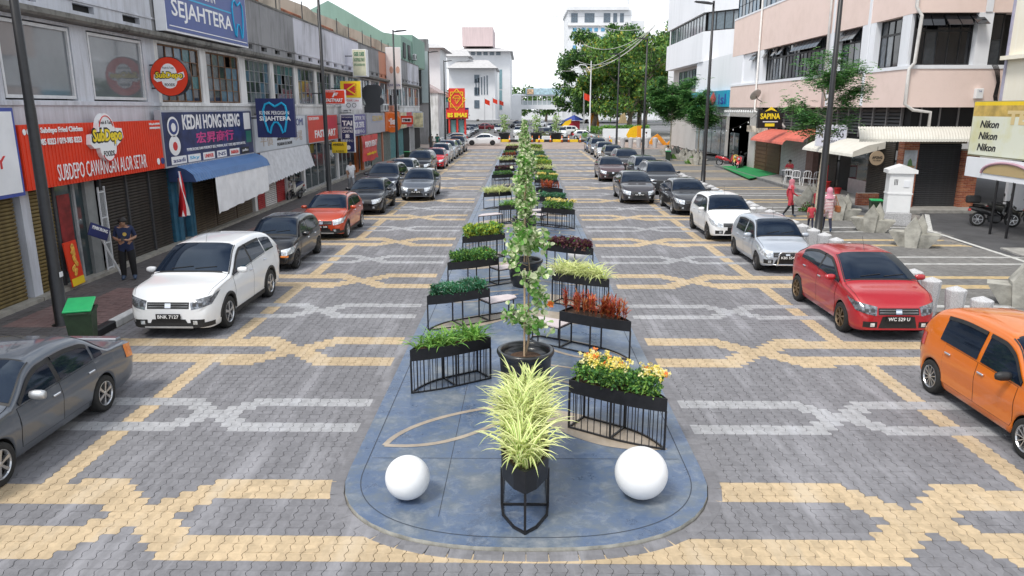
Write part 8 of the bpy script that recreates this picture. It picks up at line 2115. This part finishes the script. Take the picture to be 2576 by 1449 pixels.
wtext('BS EMAS', t, T_y, (P(1126,297,106.2).x, 106.2, P(1126,297,106.2).z+.1), 2.75, .62, 'Y-', depth=.05, bold=.06); bb(t, 'red_fascia', S('emas_red', (.70,.05,.035)), 1122, 276, 1178, 299, 106.5, .2)
for q in range(3): bb(t, 'red_pillar', S('emas_red', (.7,.05,.035)), 1128+q*20, 299, 1133+q*20, 352, 106.6, .3)
for q in range(2): bb(t, 'teal_door', M_tsh, 1134+q*20, 302, 1147+q*20, 352, 106.9, .1)
# row of shophouses further along the left of the far road
for k, (Y_, col, lab) in enumerate([(118, (.05,.38,.33), 'teal shophouse with carved eaves on the far left'), (126, (.55,.20,.30), 'shophouse with magenta board on the far left'), (134, (.62,.40,.10), 'yellow orange shophouse on the far left'), (143, (.50,.10,.08), 'red fronted shophouse on the far left'), (153, (.55,.55,.52), 'white shophouse farthest on the left')]):
    t = thing('shophouse', (-12.5, Y_+4, 0), lab, 'building', 'far left shophouses'); pm = mat(f'far_shop_{k}', col, .8, var=.15, coords='World')
    wbuild(MB().box(-22, -12.4, Y_+.1, Y_+8.4, 0, 6.2), 'wall', pm, t); m = MB(); m.slab([(-22, 6.2), (-11.9, 6.2), (-12.6, 6.6), (-17, 8.4), (-22, 8.4)], 'y', Y_+.1, Y_+8.4); wbuild(m, 'roof', W_tile_roof if k != 4 else W_farg, t, fix=True)
    wbuild(MB().box(-12.4, -11.2, Y_+.3, Y_+8.2, 2.9, 3.2), 'canopy', pm, t); wbuild(MB().box(-12.39, -12.3, Y_+.8, Y_+7.6, .2, 2.7), 'shopfront', M_void, t)
    for q in range(3): wbuild(MB().box(-12.39, -12.33, Y_+1+q*2.4, Y_+2.6+q*2.4, 3.9, 5.5), 'window', G_far, t)
    wbuild(MB().box(-12.3, -10.9, Y_+.2, Y_+.35, 3.4, 4.6), 'hanging_sign', [crim, S('magenta', (.45,.10,.28)), yel, red, blue][k], t)
# white government building with pink tower
t = far_thing('white_office_block', 1200, 190, 'white office block with grey hipped roofs and pale pink tower')
bb(t, 'wall', W_far, 1140, 128, 1284, 300, 190, 30); bb(t, 'pink_tower', W_farp, 1162, 68, 1240, 116, 196, 18)
def hip(root, x0, x1, yb, yt, Y, depth, inset=.22, mt=W_farg):
    a, b = P(x0, yb, Y), P(x1, yb, Y); zt = P(x0, yt, Y).z; w = b.x-a.x; i = w*inset; c = [(a.x,Y,a.z),(b.x,Y,a.z),(b.x,Y+depth,a.z),(a.x,Y+depth,a.z)]; d = [(a.x+i,Y+depth*.35,zt),(b.x-i,Y+depth*.35,zt),(b.x-i,Y+depth*.65,zt),(a.x+i,Y+depth*.65,zt)]
    m = MB()
    for k in range(4): j = (k+1) % 4; m.face([c[k], c[j], d[j], d[k]])
    m.face(d); m.face(c[::-1]); wbuild(m, 'roof', mt, root, fix=True)
hip(t, 1128, 1290, 129, 111, 188, 34)
for q in range(7): bb(t, 'attic_window', G_far, 1152+q*16, 130, 1163+q*16, 139, 189.9, .1)
for q in range(2): bb(t, 'tall_glass_strip', mat('far_teal_strip', (.20,.34,.38), .2), 1256, 175+q*52, 1263, 224+q*52, 189.9, .1)
for q in range(3): bb(t, 'window', G_far, 1198, 188+q*34, 1206, 207+q*34, 189.9, .1)
t = far_thing('white_office_wing', 1185, 168, 'lower white office wing with grey roof in front of the office block')
bb(t, 'wall', W_far, 1128, 170, 1246, 300, 168, 16); hip(t, 1122, 1252, 171, 146, 166, 20); bb(t, 'upper_wall', W_far, 1124, 140, 1176, 170, 172, 10); hip(t, 1118, 1184, 141, 120, 170.5, 13)
for q in range(5): bb(t, 'window', G_far, 1224-q*7, 190+q*2, 1227-q*7, 238, 167.9, .1)
for q in range(3): bb(t, 'window', G_far, 1193, 188+q*32, 1206, 208+q*32, 167.9, .1)
# grey roofs just behind the left row
t = far_thing('grey_roof_house', 1100, 140, 'house with pale grey hipped roof beyond the green house'); bb(t, 'wall', W_far, 1010, 119, 1110, 300, 140, 12); hip(t, 1000, 1118, 120, 104, 138, 16)
# hotel
t = far_thing('hotel_tower', 1510, 230, 'tall white hotel tower with small blue windows behind the trees')
bb(t, 'wall', W_far, 1430, 24, 1580, 300, 230, 25); bb(t, 'cornice', W_far, 1427, 17, 1583, 25, 229, 27); bb(t, 'rear_wing', W_far, 1560, 52, 1612, 300, 236, 20); bb(t, 'band', W_farg, 1428, 63, 1582, 66, 229.6, .5)
for q, x in enumerate((1437, 1471, 1519, 1543, 1560)): bb(t, 'window', G_far, x, 33, x+(16,24,16,9,9)[q], 56, 229.9, .15)
for r in range(3):
    for x in (1441, 1464, 1480, 1495, 1512): bb(t, 'window', G_farb, x, 70+r*22, x+9, 79+r*22, 229.9, .15)
m = MB(); c = P(1565, 20, 230); m.tube([(c.x + 3.2*cos(a)*1.2 - 2, 231, c.z + 6*sin(a)) for a in [pi*q/10*.55+.2 for q in range(11)]], .5, 6); wbuild(m, 'roof_arch', W_far, t)
# pedestrian bridge
t = thing('footbridge', (6, 205, 0), 'white covered footbridge with billboard across the far road', 'bridge')
bb(t, 'deck', W_far, 1284, 264, 1460, 275, 205, 3.5); bb(t, 'roof', W_far, 1290, 236, 1460, 241, 204.8, 3.9)
a = P(1300, 275, 205)
for q in range(14): bb(t, 'railing_post', W_far, 1290+q*12.2, 241, 1291.6+q*12.2, 264, 205, .15)
bb(t, 'railing_panel', mat('rail_glass', (.45,.50,.52), .3), 1290, 253, 1460, 264, 205.3, .05); bb(t, 'stair_tower', W_far, 1284, 240, 1312, 302, 203, 5); bb(t, 'stair_tower', W_far, 1440, 270, 1447, 320, 206, 1.5)
bb(t, 'billboard', S('bb_sky', (.45,.62,.70), v=.25), 1322, 222, 1438, 238, 204.5, .3); bb(t, 'billboard_print', S('bb_orange', (.70,.45,.28), v=.5), 1326, 224, 1342, 237, 204.3, .1)
# far low wall of green and hazy stuff at the road's end
t = tag(MB().box(-60, 60, 300, 304, -.05, 3.0).build('far_fence', W_far), 'pale boundary wall at the end of the far road', 'wall')
L_b1, L_b2, L_b3, L_b4 = leafmat('rain_tree_leaf', (.085,.20,.045), .4), leafmat('rain_tree_leaf_light', (.20,.36,.07), .35), leafmat('rain_tree_leaf_dark', (.03,.085,.025), .4), leafmat('rain_tree_yellow', (.42,.38,.04), .3)
M_bigbark = mat('rain_tree_bark', (.24,.20,.155), .95, var=.35, scale=2, bump=.6, coords='World')
def big_tree(x, y, h, R0, seed, label, n=5200, leafs=.62, trunk=.5, fork=.35, wts=(5,4,3,.25), squash=.55, z0=.55):
    R = random.Random(seed); t = thing('rain_tree', (x, y, 0), label, 'tree', 'large trees at the far corner'); m = MB(); tips = []
    base = Vector((0,0,0)); f0 = Vector((R.gauss(0,.3), R.gauss(0,.3), h*.18)); m.tube([base, f0], [trunk, trunk*.8], 9)
    for k in range(5):
        w = 2*pi*k/5 + R.uniform(-.4,.4); L = R0*R.uniform(.45,.8); b1 = f0 + Vector((cos(w)*L*.35, sin(w)*L*.35, h*.28)); b2 = f0 + Vector((cos(w)*L, sin(w)*L, h*R.uniform(.42,.6))); m.tube([f0, b1, b2], [trunk*.55, trunk*.38, trunk*.15], 7)
        for q in range(4): w2 = w + R.uniform(-.9,.9); e = b2.lerp(b1, R.random()*.5) + Vector((cos(w2)*R0*.35, sin(w2)*R0*.35, h*R.uniform(.05,.25))); m.tube([b1.lerp(b2,.6), e], [trunk*.16, trunk*.05], 5)
    m.build('trunk', M_bigbark, t, smooth=True)
    clumps = []
    while len(clumps) < 70:
        p = Vector((R.uniform(-1,1), R.uniform(-1,1), R.uniform(-.75,1)))
        if p.x**2 + p.y**2 + (p.z if p.z > 0 else p.z*1.2)**2 > 1 or p.length < .35: continue
        clumps.append((Vector((p.x*R0, p.y*R0, h*z0 + p.z*h*(1-z0))), R.uniform(.13,.27)*R0))
    lm = MB()
    for _ in range(n):
        c, r = R.choice(clumps); d = rvec(R, .15); q = c + Vector((d.x*r, d.y*r, d.z*r*.62)) * (R.random()**.35)
        leaf(lm, q, rvec(R, 1.0), rvec(R, .0), leafs*R.uniform(.6,1.25), leafs*.55*R.uniform(.6,1.25), R.choices(range(4), wts)[0])
    lm.build('crown', [L_b1, L_b2, L_b3, L_b4], t)
big_tree(17.2, 124, 16.5, 9.2, 1, 'broad rain tree with yellowish blossom nearest the bank', 19000, wts=(4,5,2,1.0)); big_tree(12.2, 134, 17.5, 8.0, 2, 'dark rain tree on the left of the group', 16000, wts=(5,2,5,.1)); big_tree(21.5, 140, 21.5, 9.0, 3, 'tallest rain tree at the back of the group', 15000, wts=(5,3,4,.1)); big_tree(27, 126, 15, 7, 4, 'rain tree half hidden behind the bank', 5000, wts=(5,4,3,.3))
for k, (x, y, h, r) in enumerate([(-2, 250, 12, 7), (8, 262, 11, 6), (-16, 270, 13, 8), (20, 240, 13, 9), (34, 210, 14, 9), (48, 230, 14, 10), (-34, 300, 13, 9)]): big_tree(x, y, h, r, 20+k, f'{ordn(k)} hazy green tree beyond the footbridge', 1500, 1.1, .5)
# corner garden: walls, hedge, yellow arches, flags
t = tag(MB().prism([(8.6,108.5),(9.6,108),(30,112),(30,150),(12,165),(8.6,150)], -.05, .22).build('corner_garden', M_CONC), kind='structure')
tag(MB().rbox(12.2, 19.5, 115.0, 115.4, .2, 1.5, .04).build('garden_wall', W_far), 'low white garden wall under the rain trees', 'wall')
def hedge(x0, x1, y0, y1, h, label, seed, n=2600, s_=.22):
    R = random.Random(seed); m = MB()
    for _ in range(n): leaf(m, (R.uniform(x0,x1), R.uniform(y0,y1), .2 + h*(R.random()**.4)), rvec(R,.7), rvec(R,.2), s_, s_*.6, R.randrange(3))
    tag(m.build('hedge', [L_lt, L_md, L_vd]), label, 'hedge')
hedge(8.7, 9.5, 110, 140, .75, 'long clipped green hedge along the far road', 1); hedge(12.5, 19.4, 115.6, 117.0, 1.7, 'shrubs behind the low white garden wall', 2, 1500, .3); hedge(10.5, 15, 122, 124, 1.4, 'shrubs left under the rain trees', 3, 900, .3)
M_arch = mat('orange_painted_steel', (.78,.30,.02), .5, var=.1); M_arch2 = mat('yellow_painted_steel', (.85,.52,.01), .5, var=.08)
def archthing(pts, Y, d, mt, label, name='arch_sculpture'):
    """folded steel band, outline in picture coordinates at distance Y"""
    q = [P(x, y, Y) for x, y in pts]; t = thing(name, (q[0].x, Y, 0), label, 'sculpture', 'painted steel sculptures'); m = MB()
    m.slab([(v.x, v.z) for v in q][::-1], 'y', Y, Y+d); wbuild(m, 'band', mt, t, fix=True); return t
archthing([(1485,318),(1488,272),(1492,277),(1503,276),(1508,318),(1502,318),(1499,292),(1494,292),(1491,318)], 140, .8, M_arch, 'tall orange steel arch under the rain trees'); 
t = archthing([(1576,340),(1584,325),(1596,318),(1614,316),(1612,330),(1600,346),(1580,347)], 100, .4, M_arch2, 'yellow tilted steel panel beside the plaza corner')
archthing([(1412,318),(1422,306),(1438,299),(1436,310),(1428,317)], 128, .4, M_arch2, 'small yellow steel panel by the far hedge')
archthing([(1604,360),(1604,316),(1613,317),(1613,364)], 97, .5, M_arch, 'orange upright steel post of the plaza sculpture')
archthing([(1632,362),(1642,346),(1655,337),(1664,345),(1678,362),(1688,352),(1690,318),(1696,320),(1696,352),(1684,369),(1672,369),(1656,350),(1644,364)], 96, .5, M_arch, 'orange zigzag steel band beside the street trees')
archthing([(1556,310),(1562,290),(1572,283),(1578,310)], 118, .6, mat('tan_steel', (.62,.45,.25), .6), 'tan steel panel under the rain trees')
# white bollards in front of the garden, black and white kerb
kb2 = tag(MB().box(11.5, 19, 104.05, 104.25, -.02, .1).build('corner_kerb', M_CONC), kind='structure')
for k in range(8): MB().rbox(12.0+k*.95, 12.92+k*.95, 103.98, 104.3, -.02, .3, .02).build('kerb_block', M_KW if k % 2 else M_KB, kb2)
for k in range(7):
    o = link('bollard', bol_me, None, (9.9 + k*.95, 89.0, -.02)); o.scale = (1.6,1.6,1.25); tag(o, f'{ordn(k)} pale bollard in the short row across the plaza end', 'bollard', 'bollards across the plaza end')
# pots, cones and kiosk in the road mouth
for k, (x, y) in enumerate(((-2.6, 106.5), (1.9, 106.5), (4.7, 106.3))):
    t = thing('round_pot', (x, y, 0), f'{("left","middle","right")[k]} large black pot behind the yellow and black kerb', 'pot', 'large pots in the road mouth'); MB().lathe([(.55,0),(.62,.1),(.82,1.05),(.90,1.1),(.90,1.2),(.8,1.2),(.78,1.0)], seg=24).build('pot_wall', M_pot, t, smooth=True)
    tr = thing('variegated_shrub', (x, y, 1.0), f'pale shrub in the {("left","middle","right")[k]} large pot behind the kerb', 'shrub', 'shrubs in the road mouth'); R_ = random.Random(k); lm = MB(); MB().tube([(0,0,0),(0,0,2.2)], .04, 5).build('stem', M_bark, tr)
    for _ in range(260): lm_p = Vector((R_.gauss(0,.3), R_.gauss(0,.3), R_.uniform(.3,2.6))); g_ = R_.random(); rleaf(lm, lm_p, rvec(R_,.8), rvec(R_,0), .2, .18, 0 if g_ < .4 else 1, 1 if g_ < .8 else 2)
    lm.build('leaves', [L_vw, L_vg, L_vd], tr)
for k, x in enumerate((-5.0, -.5, 3.3)):
    t = thing('square_tub', (x, 106.2, 0), f'{("left","middle","right")[k]} low white concrete tub with dry shrub behind the kerb', 'pot', 'concrete tubs in the road mouth'); MB().rbox(-.6,.6,-.4,.4,0,.75,.05).build('tub', W_far, t); R_ = random.Random(90+k); m = MB()
    for _ in range(160): leaf(m, (R_.gauss(0,.35), R_.gauss(0,.2), .75+abs(R_.gauss(0,.3))), rvec(R_,.5), rvec(R_,.3), .2, .07, R_.randrange(2))
    m.build('shrub', [L_pu2, L_vg], t)
# flags and poles on the far roadsides
def flagpole(x, y, h, mt, label, fl=True):
    t = thing('flag_pole', (x, y, 0), label, 'flag', 'flags along the far road'); MB().tube([(0,0,0),(0,0,h)], .05, 6).build('pole', M_alum, t)
    if fl:
        m = MB(); m.grid([[(.05+.12*i, .1*sin(i*1.2), h-.2-.13*j-.05*i) for i in range(9)] for j in range(8)]); m.build('flag', mt, t, smooth=True)
for k, (x, y, h) in enumerate(((-7.5,150,6.5),(-6.5,165,6.8),(-5.5,178,6.5),(9.4,118,7.0),(10.2,126,7.2))): flagpole(x, y, h, red, f'{ordn(k)} red flag on a thin pole along the far road')
t = thing('ornate_lamp', (9.9, 112, 0), 'white ornate street lamp with scrolled arm at the far corner', 'street lamp'); MB().tube([(0,0,0),(0,0,11.2)], [.12,.07], 8).build('pole', W_far, t); MB().tube([(0,0,9.6),(-.8,0,10.6),(-1.6,0,10.7),(-2.1,0,10.2),(-2.9,0,9.9)], .06, 6).build('scroll_arm', W_far, t); MB().tube([(-.3+.55*(1-q/14)*cos(q*.8), 0, 9.9+.5*(1-q/14)*sin(q*.8)) for q in range(14)], .045, 5).build('scroll', mat('gilt', (.55,.40,.12), .4, .6), t)
t = thing('kiosk', (8.9, 131, 0), 'small dark red kiosk with blue canopy by the far road', 'kiosk'); MB().rbox(-.9,.9,-.9,.9,0,2.4,.05).build('booth', crim, t); m = MB(); m.lathe([(1.9,2.5),(0,3.4)], seg=4); m.build('canopy', blue, t)
# garlands of lights strung over the crossing, and wires
def wire(A, B, sag, label, r=.022, mt=None, n=14):
    A, B = Vector(A), Vector(B); pts = [A.lerp(B, k/n) - Vector((0,0,sag*4*(k/n)*(1-k/n))) for k in range(n+1)]
    m = MB(); m.tube(pts, r, 4); tag(m.build('cable', mt or mat('pale_cable', (.62,.62,.60), .6, var=.1)), label, 'cable', 'cables strung over the street')
M_wd = mat('dark_cable', (.12,.12,.12), .7, var=0)
a0 = P(1650, 62, 95)
for k, (x, y, Yv, sg) in enumerate([(1500,60,118,.8),(1470,112,118,1.6),(1450,152,116,2.2),(1430,172,116,2.0),(1410,178,116,1.6)]): wire((a0.x, a0.y, a0.z), P(x, y, Yv), sg, f'{ordn(k)} pale garland cable fanning out over the rain trees', .03)
for k, (p0, p1, sg) in enumerate([((1100, 22), (1660, 34), .6), ((1300, 250-238), (1312, 262), 0.), ((1420, 172), (1680, 160), .2), ((1130, 40), (1450, 30), .8)]): wire(P(*p0, 90), P(*p1, 96 if k != 1 else 90.5), sg, f'{ordn(k)} thin wire crossing high over the street', .014, M_wd)
# taller mass right behind the street trees
t = thing('tall_office', (40, 100, 0), 'white stepped tower with red roof edge behind the bank', 'building'); bb(t, 'wall', W_far, 1704, 18, 1800, 300, 100, 4); bb(t, 'red_roof', W_tile_roof, 1706, 6, 1722, 17, 99.5, 4)
fit_texts()
